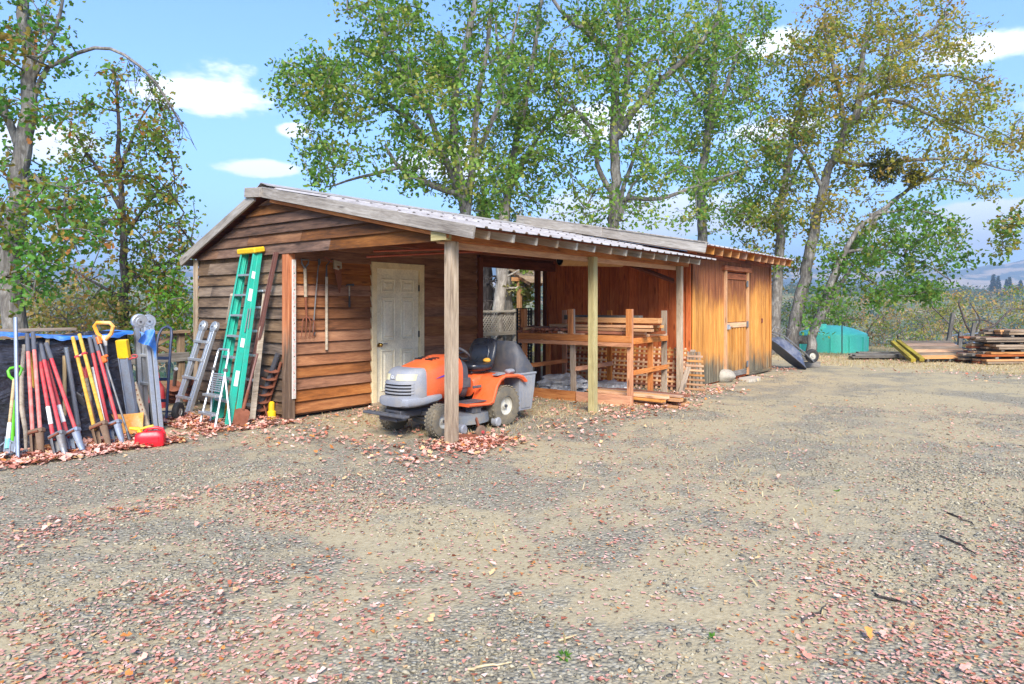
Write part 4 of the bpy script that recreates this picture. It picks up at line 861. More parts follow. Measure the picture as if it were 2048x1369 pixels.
def auger(name, label, p0, p1, r, R, turns, L0, L1, smat, fmat, group=None):
    p0, p1 = V(p0), V(p1); L = (p1 - p0).length; o = thing(name, label, 'auger', zframe(p0, p1), group)
    MB().tube([(0, 0, 0), (0, 0, L)], r, 10).build('shaft', smat, o)
    m = MB(); N = int(turns * 22); up = []; dn = []
    for i in range(N + 1):
        a = 2 * math.pi * turns * i / N; z = L0 + (L1 - L0) * i / N; c, s_ = math.cos(a), math.sin(a)
        up.append([V((r * .9 * c, r * .9 * s_, z)), V((R * c, R * s_, z)), V((R * c, R * s_, z - .008)), V((r * .9 * c, r * .9 * s_, z - .008))])
    m.rings(up).build('flight', fmat, o, smooth=30)
    return o
auger('earth_auger', 'black shafted earth auger with rusty flights leaning by the corner post', gp(512, 836), hit(556, 708, 0, -.10), .035, .10, 6.0, .05, .72, P['blacksteel'], P['rust'])
pole('rusty_bar', gp(528, 835), hit(562, 725, 0, -.08), .018, P['rust'], 'short rusty iron bar leaning beside the black auger', 'bar')
o = thing('hand_pump', 'small yellow and rusty iron tool at the foot of the corner post', 'tool', gp(543, 836))
MB().lathe([(0, 0), (.06, 0), (.06, .08), (.04, .1), (.04, .2), (.02, .22), (0, .22)], (0, 0, 0), 'z', 12).build('body', P['yellow'], o); MB().tube([(.09, -.02, 0), (.09, -.02, .2)], .032, 10).build('cylinder', P['rust'], o); MB().tube([(-.06, 0, .02), (-.1, .02, .18), (-.03, .03, .32)], .012, 6).build('lever', P['rust'], o)
o = thing('yellow_bucket', 'yellow and orange plastic item half hidden behind the step ladders', 'bucket', (-.42, .62, 0))
MB().lathe([(0, .0), (.10, 0), (.13, .22), (.135, .23), (.12, .22)], (0, 0, 0), 'z', 18).build('body', P['yellow'], o); MB().lathe([(.136, .20), (.14, .21), (.136, .235)], (0, 0, 0), 'z', 18).build('rim', P['orange_p'], o)
# ------------------------------------------------------------------ tarp covered stack behind the long tools
def tarp_material():
    t = NT('black plastic tarp'); v = t.coord((1, 1, 1), False); n = t.noise(t.coord((1.4, 1.4, 3.6), False), 1.6, 4, 0.5, 1.6); n2 = t.noise(v, 22, 3, 0.6)
    c = t.ramp(n2, [(0.3, C(34, 34, 40)), (0.7, C(62, 62, 72))]); t.bump(t.math('ADD', n, t.math('MULTIPLY', n2, 0.08)), 0.7, 0.10)
    return t.fin(c, 0.3, 0)
W['tarp'] = tarp_material()
TB = thing('tarp_covered_stack', 'black tarp covered stack with a blue tarp edge behind the row of tools', 'tarp', (-2.9, .75, 0))
TX0, TX1, TY0, TY1, TZ = -4.1, -1.78, .58, 1.12, 1.18
m = MB(); R = []
def tarp_pt(u, s_):   # u along x, s_ down the front
    x = TX0 + (TX1 - TX0) * u; n = float(fbm(np.array((x - s_ * .5) * 1.3 + 3), np.array(s_ * 2.4 + x * .6), 31, 2)) - .37; n2 = float(fbm(np.array((x + s_ * 1.1) * 3), np.array(s_ * 5 - x * 2.2), 41, 2)) - .37
    sag = .035 * math.sin(u * 9) * (1 - s_)
    return V((x, TY0 - .01 - .10 * s_ + n * .11 + n2 * .03, max(.01, (TZ + sag) * (1 - s_))))
nu, nv = 90, 40
for j in range(nv): R.append([tarp_pt(i / (nu - 1), j / (nv - 1)) for i in range(nu)])
g = MB().rings(R, cap=False, close=False); 
g.build('tarp_front', W['tarp'], TB, world=True, smooth=70)
m = MB(); R = []
for j in range(10):
    row = []
    for i in range(26):
        y = TY0 - .02 + (TY1 - TY0) * i / 25; z = TZ * (1 - j / 9); row.append(V((TX1 + .02 * math.sin(i * .9 + j * .7) + .03 * j / 9, y, max(.01, z - .03 * math.sin(i * .25)))))
    R.append(row)
m.rings(R, cap=False, close=False).build('tarp_side', W['tarp'], TB, world=True, smooth=60)
m = MB(); R = []
for j in range(9):
    row = []
    for i in range(80):
        x = TX0 - .02 + (TX1 - TX0 + .06) * i / 79; f = j / 8; y = TY0 - .09 + (TY1 - TY0 + .1) * max(0, f - .35) / .65
        dip = -.035 * max(0, .35 - f) / .35 * (1.1 + .35 * math.sin(i * .37) + .25 * math.sin(i * 1.3)); row.append(V((x, y - .01 * math.sin(i * .8), TZ + .035 * math.sin(x * 3.5) + dip + .02)))
    R.append(row)
m.rings(R, cap=False, close=False).build('blue_edge', P['blue_tarp'], TB, world=True, smooth=60)
MB().box(((TX0 + TX1) / 2 + .03, (TY0 + TY1) / 2 + .04, .56), (TX1 - TX0 - .1, TY1 - TY0 - .1, 1.1)).build('stack', W['old_grey'], TB, world=True)
plank('top_board', (TX0, .82, TZ + .055), (-2.25, .82, TZ + .055), .03, .2, W['lumber_grey'], TB)
# ------------------------------------------------------------------ long tools (base point, top point on the stack front)
TYF = .44
def tl(name, label, cat, b, t, tz=None, roll=0, group=None, ty=TYF):
    p0 = gp(*b); p1 = hit(t[0], t[1], 1, ty); o = thing(name, label, cat, zframe(p0, p1, roll, HD), group); return o, (p1 - p0).length
def cyl(o, name, z0, z1, r, mat, x=0, y=0, r1=None, n=10): return MB().tube([(x, y, z0), (x, y, z1)], [r, r1 if r1 is not None else r], n).build(name, mat, o)
def dgrip(o, L, mat, w=.075, h=.14, r=.014):
    return MB().tube([(0, 0, L - h), (-w * .75, 0, L - h * .62), (-w, 0, L - h * .2), (-w * .7, 0, L), (w * .7, 0, L), (w, 0, L - h * .2), (w * .75, 0, L - h * .62), (0, 0, L - h)], r, 8).build('grip', mat, o)
def digger(label, bL, bR, tL, tR, hmat, gmat, bmat, label_patch=False, bl=.24, cross=False):
    p0 = (gp(*bL) + gp(*bR)) / 2; q0, q1 = hit(tL[0], tL[1], 1, TYF), hit(tR[0], tR[1], 1, TYF); p1 = (q0 + q1) / 2
    o = thing('post_hole_digger', label, 'digger', zframe(p0, p1, 0, HD)); L = (p1 - p0).length
    hw0 = (gp(*bL) - gp(*bR)).length / 2 * .85; hw1 = (q0 - q1).length / 2
    for sg in (-1, 1):
        a, b = V((sg * hw0 * .8, 0, bl - .02)), V((sg * hw1, 0, L)); g0 = a.lerp(b, .82)
        MB().tube([a, g0 if gmat else b], .019, 10).build('handle', hmat, o)
        if gmat: MB().tube([g0, b], .0215, 10).build('grip', gmat, o)
        if label_patch and sg < 0: MB().tube([a.lerp(b, .16), a.lerp(b, .34)], .0205, 10).build('sticker', P['white'], o)
        # curved clam blade, widening then tapering
        R = []
        for k in range(9):
            f = k / 8; z = bl * f; rad = .042 * (1 - .5 * (1 - f) ** 2) ; row = []
            for j in range(9):
                an = math.pi * (j / 8 - .5) * 1.05
                row.append(V((sg * (hw0 + rad * (math.cos(an) - .7)), rad * math.sin(an), z + .0)))
            R.append(row)
        R2 = [[v * 1.0 + V((sg * .006, 0, 0)) for v in r][::-1] for r in R]
        MB().rings([a_ + b_ for a_, b_ in zip(R, R2)]).build('blade', bmat, o, smooth=50)
    MB().cbox((0, 0, bl + .012), (hw0 * 2 + .05, .075, .05), .01).build('pivot', bmat, o); MB().tube([(-hw0, -.045, bl), (hw0, -.045, bl)], .012, 8).build('pivot_bolt', P['rust'], o)
    if cross:
        for sg in (-1, 1): MB().cbox((sg * hw1 * 1.05, 0, L * .82), (.05, .045, .03), .008).build('stop', P['red'], o)
        cyl(o, 'stop_rod', 0, 0, .01, P['steel']) if False else MB().tube([(-hw1, 0, L * .82), (hw1, 0, L * .82)], .012, 8).build('stop_rod', W['handle_grey'], o)
    return o
pole('galvanised_pipe', gp(36, 922), hit(31, 636, 1, TYF), .019, P['galv'], 'tall galvanised pipe standing higher than the tarp at the far left', 'pipe')
o, L = tl('garden_fork', 'garden fork with a lime green D-handle at the far left of the tools', 'fork', (12, 918), (31, 735))
cyl(o, 'shaft', L * .36, L - .13, .016, W['handle']); cyl(o, 'sleeve', .18, L * .38, .02, P['white']); cyl(o, 'socket', .10, .2, .022, P['blue_light']); dgrip(o, L, P['lime'])
MB().tube([(-.08, 0, .01), (-.08, 0, .14), (-.03, 0, .17), (.03, 0, .17), (.08, 0, .14), (.08, 0, .01)], .009, 6).tube([(-.027, 0, .01), (-.027, 0, .16)], .008, 6).tube([(.027, 0, .01), (.027, 0, .16)], .008, 6).build('tines', P['blue_steel'], o)
o, L = tl('green_shovel', 'short tool with a bright green plastic shaft beside the galvanised pipe', 'shovel', (23, 905), (29, 800)); cyl(o, 'shaft', .1, L, .022, P['lime']); MB().prism([(-.07, 0), (.07, 0), (.075, .16), (-.075, .16)], -.005, .005, 'xz').build('blade', P['blue_steel'], o, smooth=0)
o, L = tl('bow_rake', 'bow rake with curved grey wooden handle, its head among fallen leaves', 'rake', (52, 912), (48, 690)); MB().tube([(0, 0, .05), (.0, 0, .25), (-.035, 0, .5), (-.03, 0, .8), (0, 0, L)], [.013, .02, .024, .02, .017], 10).build('handle', W['handle_grey'], o)
MB().tube([(0, 0, .06), (-.02, -.12, .02), (-.30, -.2, .03)], .007, 6).tube([(0, 0, .06), (.05, -.1, .02), (.12, -.15, .02)], .007, 6).bar((-.34, -.2, .02), (.14, -.16, .02), .02, .012).build('bow', P['blacksteel'], o)
for k in range(10): MB().tube([(-.33 + k * .05, -.2 + k * .004, .02), (-.33 + k * .05, -.26 + k * .004, .0)], [.006, .004], 5).build('tooth', P['blacksteel'], o)
digger('post hole digger with pale pink handles and brown muddy blades', (62, 914), (90, 912), (53, 668), (67, 665), P['pink'], P['grip'], P['muddy'])
digger('post hole digger with red handles, white sticker and steel blades, nearest the pink one', (108, 918), (138, 916), (74, 692), (82, 690), P['red'], P['grip'], P['steel'], True)
digger('post hole digger with red handles leaning steepest, its grey blade spread on leaves', (140, 912), (174, 908), (84, 686), (92, 692), P['red'], P['grip'], P['blue_steel'], True)
digger('post hole digger with yellow wooden handles and rusty blades', (192, 900), (226, 896), (144, 673), (160, 670), W['yellow_handle'], None, P['muddy'], False, .25, True)
digger('narrow post hole digger with red handles and dark grips right of the yellow one', (226, 896), (246, 890), (178, 674), (189, 673), P['red'], P['grip'], P['blue_steel'])
for (nm, lb, b, t, r, mt, ty) in (('tool_handle', 'thin yellow wooden handle behind the pink digger', (70, 892), (64, 706), .014, W['yellow_handle'], .5), ('tool_handle', 'pale wooden handle standing tall against the tarp centre', (92, 886), (95, 678), .019, W['handle'], .52), ('tool_handle', 'shorter cream wooden handle left of the thick grey pipe', (130, 886), (129, 712), .019, W['handle'], .5), ('white_pole', 'white tapered pole between yellow and red diggers', (218, 884), (186, 735), .018, P['white'], .5)):
    pole(nm, gp(*b), hit(t[0], t[1], 1, ty), r, mt, lb, 'handle' if 'handle' in nm else 'pole')
o, L = tl('digging_bar', 'thick grey metal pipe tapering to a steel tip in mid tools', 'digging bar', (162, 884), (132, 695)); cyl(o, 'pipe', .18, L, .023, P['galv']); cyl(o, 'tip', 0, .2, .012, P['rust'], r1=.016); cyl(o, 'collar', .165, .2, .025, P['steel'])
o, L = tl('loppers', 'loppers with coral handles and a pointed steel blade upward', 'loppers', (188, 872), (156, 785)); cyl(o, 'handle', 0, L * .45, .016, P['pink']); cyl(o, 'sleeve', L * .45, L * .62, .018, P['blacksteel'])
MB().prism([(-.02, L * .6), (.02, L * .6), (.035, L * .8), (.02, L * .93), (-.015, L), (-.035, L * .86)], -.008, .008, 'xz').build('blade', P['steel'], o, smooth=0)
o, L = tl('grip_pole', 'brown shafted pole with a bright red grip between yellow handles', 'pole', (198, 890), (168, 732)); cyl(o, 'shaft', 0, L * .55, .014, P['brown_steel']); cyl(o, 'upper_shaft', L * .55, L * .86, .016, W['handle_grey']); MB().tube([(0, 0, L * .84), (0, 0, L * .92), (-.035, 0, L)], [.02, .02, .012], 8).tube([(0, 0, L * .92), (.035, 0, L)], [.018, .012], 8).build('grip', P['red'], o)
o, L = tl('string_trimmer', 'thin dark trimmer shaft with an orange clamp', 'trimmer', (262, 888), (197, 678), ty=.36); cyl(o, 'shaft', 0, L, .011, P['steel']); cyl(o, 'guard', 0, .14, .022, P['blacksteel'], r1=.014); MB().cbox((0, -.01, L * .80), (.05, .05, .08), .015).cbox((.03, -.02, L * .82), (.05, .03, .03), .008).build('clamp', P['orange_p'], o); cyl(o, 'top_boss', L - .06, L + .02, .026, P['orange_p'])
o, L = tl('snow_shovel', 'snow shovel with a big amber and white D-handle above the tarp', 'shovel', (226, 872), (207, 646), ty=.40)
cyl(o, 'shaft', .2, L - .16, .016, P['blue_steel']); dgrip(o, L, P['amber'], .105, .2, .021); cyl(o, 'handle_neck', L - .26, L - .15, .019, P['white'], r1=.026)
R = [[V((x, .02 - .10 * (1 - (x / .34) ** 2) * f + .06 * f, .02 + .24 * f)) for x in np.linspace(-.33, .33, 13)] for f in np.linspace(0, 1, 6)]; R2 = [[v + V((0, .008, 0)) for v in r][::-1] for r in R]
MB().rings([a + b for a, b in zip(R, R2)]).build('blade', P['orange_p'] if False else P['amber'], o, smooth=60)
o, L = tl('steel_beam', 'blue grey steel channel with a yellow top end leaning on the tarp', 'beam', (272, 868), (244, 680), ty=.38)
MB().cbox((0, 0, L * .41), (.115, .05, L * .82), .006).build('web', P['blue_steel'], o); MB().cbox((-.05, -.03, L * .41), (.012, .03, L * .82), .003).cbox((.05, -.03, L * .41), (.012, .03, L * .82), .003).build('flange', P['blue_steel'], o); MB().cbox((0, -.004, L * .905), (.125, .065, L * .19), .006).build('end_sleeve', P['yellow'], o)
MB().tube([(.06, -.02, L * .80), (.16, -.03, L * .82)], .008, 6).tube([(.13 + .035 * math.cos(a), -.03, L * .83 + .02 * math.sin(a)) for a in np.linspace(0, 6.28, 12)], .007, 6).build('lever', P['red'], o)
o, L = tl('drilled_stake', 'short grey wooden stake with rusty holes leaning beside the hinged ladder', 'stake', (300, 868), (268, 765), ty=.42); MB().cbox((0, 0, L / 2), (.055, .03, L), .004).build('stake', W['handle_grey'], o)
for k in range(6): MB().cbox((.008, -.0155, L * .95 - k * .06), (.014, .004, .02), .001).build('hole', P['rust'], o)
hl = hinge_ladder('articulated_ladder', 'hinged aluminium ladder with two ring joints beside the tarp and hand truck', gp(288, 858), gp(316, 862), hit(279, 652, 1, .62), hit(297, 653, 1, .62), (.45, .72), .12, .09)
# blue rag over the ladder
m = MB(); R = []
for j in range(14):
    row = []
    for i in range(16):
        u = i / 15; f = j / 13; p = hit(276 + 34 * u, 663 + 4 * math.sin(u * 7), 1, .50); row.append(p + V((.015 * math.sin(u * 11 + f * 5), -.03 - .03 * math.sin(u * 9 + f * 3), -f * (.12 + .20 * u * u))))
    R.append(row)
tag(m.rings(R, cap=False, close=False).build('blue_rag', P['blue_tarp'], None, smooth=60), 'torn blue tarp rag draped over the hinged ladder', 'rag')
# hand truck
o = thing('hand_truck', 'dark blue hand truck with rounded handle and black wheels beside the tarp', 'hand truck', gp(322, 845))
h0, h1 = V((0, 0, 0)), None; M = WM[o.name]
fr = frame(gp(318, 846), RT); HT = lambda x, y, z: fr @ V((x, y + z * .12, z))
for sg, nm in ((-1, 'rail'), (1, 'rail')): MB().tube([HT(sg * .09, 0, .06), HT(sg * .09, 0, 1.0), HT(sg * .085, .02, 1.12), HT(sg * .06, .05, 1.2), HT(0, .06, 1.23)], .017, 8).build(nm, P['navy'], o, world=True)
for z in (.28, .55, .82): MB().bar(HT(-.09, 0, z), HT(.09, 0, z), .04, .012).build('cross_bar', P['navy'], o, world=True)
MB().cbox(HT(0, -.12, .02), (.36, .22, .012), .004, fr.to_3x3()).build('toe_plate', P['navy'], o, world=True); MB().tube([HT(-.2, .14, .12), HT(.2, .14, .12)], .012, 8).build('axle', P['steel'], o, world=True)
for sg in (-1, 1):
    wm = frame(HT(sg * .17, .14, .12), fr.to_3x3() @ V((1, 0, 0))); 
    w_ = MB().lathe([(.05, -.03), (.09, -.04), (.118, -.03), (.125, 0), (.118, .03), (.09, .04), (.05, .03)], (0, 0, 0), 'x', 24).build('wheel', P['tyre_dark'], o, M=wm); MB().lathe([(.055, -.03), (.05, -.018), (.02, -.022), (0, -.025)], (0, 0, 0), 'x', 16).lathe([(.055, .03), (.05, .018), (.02, .022), (0, .025)], (0, 0, 0), 'x', 16).build('rim', P['rim'], w_, M=wm)
# augers beyond the hand truck
auger('earth_auger', 'rusty wide earth auger behind the hand truck near the fence', gp(345, 806), hit(352, 738, 1, 1.9), .028, .115, 4, .1, .60, P['steel'], P['rust'])
auger('earth_auger', 'rusty earth auger leaning closest to the folded ladder by the fence', gp(372, 812), hit(384, 735, 1, 1.75), .026, .10, 4, .1, .55, P['steel'], P['rust'])
o = thing('red_jack', 'small red metal jack seen through the hand truck frame', 'jack', at(314, 770, 10.0) * 1.0); o.location.z = 0; WM[o.name] = Matrix.Translation(o.location)
MB().lathe([(0, .0), (.12, 0), (.10, .30), (.05, .38), (.03, .52), (0, .54)], (0, 0, .0), 'z', 12).build('body', P['red'], o); MB().tube([(0, 0, .4), (0, 0, .62)], .02, 8).build('post', P['red'], o)
# gas can
o = thing('gas_can', 'red plastic gas can with a yellow spout on the ground', 'gas can', frame(gp(301, 892), V((.82, -.57, 0))))
def sr(z, hx, hy, p=5): return [V((hx * math.copysign(abs(math.cos(a)) ** (2 / p), math.cos(a)), hy * math.copysign(abs(math.sin(a)) ** (2 / p), math.sin(a)), z)) for a in np.linspace(0, 2 * math.pi, 28, endpoint=False)]
MB().rings([sr(.0, .13, .085), sr(.012, .145, .095), (sr(.10, .145, .095)), sr(.13, .14, .09), sr(.155, .115, .075)]).build('body', P['gas'], o, smooth=50)
MB().tube([(-.05, 0, .15), (-.03, 0, .185), (.05, 0, .195), (.115, 0, .175), (.135, 0, .12)], .016, 8).build('handle', P['gas'], o)
MB().cbox((0, 0, .075), (.22, .195, .09), .02).build('side_panel', P['gas'], o)
MB().tube([(-.10, 0, .14), (-.115, 0, .185), (-.20, -.01, .20)], [.03, .022, .014], 10).build('spout', P['yellow'], o); MB().tube([(-.10, .0, .185), (.03, .0, .215)], [.014, .012], 8).build('nozzle', P['yellow'], o)
# ------------------------------------------------------------------ fences
o = thing('rail_fence', 'weathered brown rail fence with diagonal braces between hand truck and shed', 'fence', (-1.5, 2.75, 0))
for x in (-3.2, -1.6, -.05): plank('fence_post', (x, 2.8, -.1), (x, 2.8, 1.12), .09, .09, W['fence_brown'], o, side=(1, 0, 0))
plank('top_rail', (-3.3, 2.75, 1.09), (.05, 2.75, 1.09), .04, .13, W['fence_brown'], o); plank('lower_rail', (-3.3, 2.74, .70), (.05, 2.74, .70), .14, .04, W['old_grey'], o); plank('bottom_rail', (-3.3, 2.74, .28), (.05, 2.74, .28), .14, .04, W['fence_brown'], o)
for x in (-3.1, -2.35, -1.5, -.75):
    plank('brace', (x, 2.78, .74), (x + .62, 2.78, 1.06), .05, .02, W['fence_brown'], o); plank('brace', (x + .62, 2.80, .74), (x, 2.80, 1.06), .05, .02, W['fence_brown'], o)
FC = thing('lattice_fence', 'pale grey lattice topped fence seen through the carport opening', 'fence', (6, 3.2, 0))
fy = 3.0
for x in (5.2, 7.0, 8.8, 10.6): plank('fence_post', (x, fy, -.6), (x, fy, 1.42), .10, .10, W['fence'], FC, side=(1, 0, 0))
for z, hgt in ((1.36, .05), (.80, .09), (.52, .09), (.2, .12)): plank('rail', (5.0, fy - .06, z), (10.8, fy - .06, z), hgt, .03, W['fence'], FC)
for k in range(56):
    x = 4.95 + k * .104
    if x + .5 < 10.8:
        plank('lattice_slat', (x, fy - .005, .84), (x + .5, fy - .005, 1.34), .034, .008, W['fence'], FC); plank('lattice_slat', (x + .5, fy + .008, .84), (x, fy + .008, 1.34), .034, .008, W['fence'], FC)
o = thing('white_table', 'pale folding table top standing behind the mower beyond the carport', 'table', (6.7, 1.9, 0))
plank('top', (6.0, 1.9, .62), (7.6, 1.9, .62), .06, .5, P['white'], o); plank('apron', (6.05, 1.65, .38), (7.55, 1.65, .38), .40, .03, P['sheet'], o)
for x in (6.05, 7.55): plank('leg', (x, 1.9, 0), (x, 1.9, .6), .05, .05, P['white'], o, side=(1, 0, 0))
o = thing('lean_to_roof', 'small timber lean-to roof with rafters behind the storage shed', 'lean-to', (9.5, 3.4, 0)); LO = RT * .80
for x in (8.2, 10.6): plank('post', LO + V((x, 3.4, -.5)), LO + V((x, 3.4, 2.15)), .1, .1, W['lumber'], o, side=(1, 0, 0))
for k in range(6): plank('rafter', LO + V((8.0 + k * .5, 2.9, 2.05)), LO + V((8.6 + k * .5, 4.6, 2.75)), .09, .04, W['lumber'], o)
for k in range(8): plank('roof_board', LO + V((7.9 + k * .08, 2.9 + k * .24, 2.12 + k * .095)), LO + V((10.9 + k * .08, 2.9 + k * .24, 2.12 + k * .095)), .23, .02, W['lumber_grey'], o, side=(0, .24, .1))
plank('eave_beam', LO + V((7.9, 3.4, 2.18)), LO + V((10.9, 3.4, 2.18)), .1, .06, W['lumber'], o)
o = thing('wire_roll', 'upright roll of dark wire mesh beside the red plank wall', 'wire roll', (6.05, .62, 0))
m = MB()
for k in range(16):
    a = k * 2 * math.pi / 16; m.tube([(.16 * math.cos(a), .16 * math.sin(a), 0), (.16 * math.cos(a), .16 * math.sin(a), 1.45)], .009, 5)
for k in range(24): m.tube([(.16 * math.cos(a), .16 * math.sin(a), .02 + k * .062) for a in np.linspace(0, 2 * math.pi, 14, endpoint=False)], .008, 4, closed=True)
m.build('mesh', P['black'], o)
m = MB()
for k in range(10): m.tube([(.11 * math.cos(a), .11 * math.sin(a), .03 + k * .145) for a in np.linspace(0, 2 * math.pi, 12, endpoint=False)], .01, 4, closed=True)
m.build('inner_coil', P['blacksteel'], o)
# ------------------------------------------------------------------ right hand side of the yard
def rock(name, label, c, dims, mat, seed, cat='rock', amp=.22):
    r = np.random.default_rng(seed); R = []; nv, nu = 16, 26; ph = r.uniform(0, 6.28, 8); fr = r.uniform(1.2, 4.5, 8); dd = r.normal(size=(8, 3))
    for i in range(nv):
        th = math.pi * (i + .05) / (nv - .9); row = []
        for j in range(nu):
            a = 2 * math.pi * j / nu; d = np.array([math.sin(th) * math.cos(a), math.sin(th) * math.sin(a), math.cos(th)]); q = sum(math.sin(fr[k] * float(d @ dd[k]) + ph[k]) / (1 + k * .4) for k in range(8)) / 4
            p = d * (1 + amp * q) * np.array(dims); row.append(V((c[0] + p[0], c[1] + p[1], c[2] + p[2])))
        R.append(row)
    return tag(MB().rings(R).build(name, mat, None, smooth=40), label, cat)
p = gp(1448, 765); rock('boulder', 'round grey boulder resting by the storage shed door', (p.x + .05, p.y + .05, .12), (.26, .23, .16), P['stone'], 3)
o = MB(); p = gp(1498, 762)
poly = [(-.30, -.10), (-.1, -.16), (.25, -.15), (.42, -.03), (.32, .12), (.0, .16), (-.28, .1)]
o.prism([(p.x + a, p.y + b) for a, b in poly], 0.0, .06, 'xy'); tag(o.build('step_slab', P['slab'], None, smooth=0), 'flat pale stone slab on the ground before the storage shed door', 'stone slab')
# upturned wheelbarrow
wb0 = V((11.75, -3.12, 0)); 
o = thing('wheelbarrow', 'blue grey wheelbarrow tipped upside down against the storage shed end', 'wheelbarrow', Matrix.Translation(gp(1604, 738)) @ Matrix.Rotation(math.radians(-44), 4, 'Z') @ Matrix.Rotation(math.radians(38), 4, 'Y') @ Matrix.Scale(.86, 4) @ Matrix.Translation((-1.0, 0, 0)))
def rr(z, x0, x1, hy, n=24, p=4): return [V(((x0 + x1) / 2 + (x1 - x0) / 2 * math.copysign(abs(math.cos(a)) ** (2 / p), math.cos(a)), hy * math.copysign(abs(math.sin(a)) ** (2 / p), math.sin(a)), z)) for a in np.linspace(0, 2 * math.pi, n, endpoint=False)]
MB().rings([rr(.0, -.35, 1.0, .36), rr(.02, -.33, .98, .34), rr(.14, -.22, .85, .28), rr(.27, -.08, .66, .21), rr(.29, .0, .58, .17)]).build('tray', P['barrow'], o, smooth=50)
MB().tube([rr(.0, -.355, 1.005, .365)[i] for i in range(24)], .012, 6, closed=True).build('tray_rim', P['barrow'], o)
for sg in (-1, 1):
    MB().tube([(-.75, sg * .28, .10), (-.1, sg * .22, .32), (.75, sg * .12, .36), (1.12, sg * .08, .34)], .018, 8).build('handle', P['steel'], o); MB().tube([(.05, sg * .20, .33), (.0, sg * .22, .55), (-.25, sg * .22, .50), (-.25, sg * .2, .28)], .012, 6).build('leg', P['steel'], o)
wl_ = MB().lathe([(.09, -.035), (.14, -.05), (.185, -.035), (.195, 0), (.185, .035), (.14, .05), (.09, .035)], (1.02, 0, .46), 'y', 28).build('wheel', P['tyre_dark'], o); MB().lathe([(.10, -.04), (.085, -.02), (.04, -.03), (.03, -.05), (0, -.05)], (1.02, 0, .46), 'y', 20).lathe([(.10, .04), (.085, .02), (.04, .03), (0, .05)], (1.02, 0, .46), 'y', 20).build('rim', P['rim'], wl_)
o = thing('wood_block', 'weathered timber block under the upturned wheelbarrow', 'block', (12.25, -3.45, 0)); plank('block', (11.95, -3.2, .07), (12.45, -3.55, .07), .13, .18, W['old_grey'], o); plank('block', (12.05, -3.1, .20), (12.4, -3.35, .20), .10, .12, W['old_grey'], o)
# water tank
tk = gp(1690, 706); tk = V((tk.x, tk.y, 0)) + HD * .9
o = thing('water_tank', 'low turquoise green plastic water tank with domed top behind the trees', 'water tank', Matrix.Translation(tk) @ Matrix.Rotation(.2, 4, 'Z') @ Matrix.Scale(1.08, 4))
MB().lathe([(.96, -.05), (.97, .02), (.98, .45), (.975, .53), (.94, .565), (.6, .70), (.3, .78), (0, .79)], (0, 0, 0), 'z', 32).build('body', P['tank'], o, smooth=30)
MB().lathe([(.18, .62), (.19, .63), (.19, .70), (.17, .82), (.165, .835), (0, .84)], (-.38, .30, 0), 'z', 22).build('lid', P['tank'], o)
for a in np.linspace(0, 2 * math.pi, 12, endpoint=False): MB().bar((.985 * math.cos(a), .985 * math.sin(a), .03), (.99 * math.cos(a), .99 * math.sin(a), .46), .03, .04, (-math.sin(a), math.cos(a), 0)).build('rib', P['tank'], o)
ang_ = math.atan2(-HD.y, -HD.x) - .2
for da, z in ((.95, .18), (.9, .10)): MB().tube([(.95 * math.cos(ang_ - da), .95 * math.sin(ang_ - da), z), (1.06 * math.cos(ang_ - da), 1.06 * math.sin(ang_ - da), z)], .035, 10).build('valve', P['black'], o)
pole('metal_stake', gp(1684, 709), gp(1684, 709) + V((0, 0, 1.0)), .017, P['blacksteel'], 'thin upright metal stake in front of the green tank', 'stake')
# raised pallet raft with mossy timbers
pa, pb = gp(1848, 726), gp(1952, 724); rt_ = (pb - pa).normalized(); bk_d = V((-rt_.y, rt_.x, 0)); bk_d = bk_d if bk_d.dot(HD) > 0 else -bk_d
pal = thing('plank_raft', 'raft of pale planks propped up on a mossy yellow timber', 'pallet', pa)
qa, qb = at(1800, 689, 19.6), at(1900, 689, 19.6)
for k in range(6):
    f0 = (k + .5) / 6; a = pa.lerp(qa, f0) + V((0, 0, .10)); b = pb.lerp(qb, f0) + V((0, 0, .10)); plank('plank', a, b, (qa - pa).length / 6 - .05, .025, W['lumber_grey' if k % 2 else 'lumber'], pal, side=(qa - pa))
for f in (.08, .5, .93): plank('bearer', pa.lerp(pb, f) + V((0, 0, .05)), qa.lerp(qb, f) + V((0, 0, .05)), .07, .05, W['old_grey'], pal)
plank('mossy_timber', pa + V((0, 0, .08)) - rt_ * .06, qa + V((0, 0, .08)) - rt_ * .06, .10, .12, W['mossy'], pal); plank('mossy_timber', pa + V((0, 0, .06)) - rt_ * .32, qa + V((0, 0, .06)) - rt_ * .25, .10, .12, W['mossy'], pal)
rb = random.Random(21)
for k in range(11):
    x0 = 1700 + rb.uniform(-5, 30); c = gp(1770 + rb.uniform(-10, 12), 716 + rb.uniform(-5, 4)); z = .03 + (k // 4) * .05; d = RT * .85 + HD * rb.uniform(-.12, .12)
    tag(plank('old_board', c - d + V((0, 0, z)), c + d * .7 + V((0, 0, z)), .04, .16, W['old_grey'], None), 'old grey board in the low heap between tank and plank raft', 'board', 'grey boards heaped by the tank')
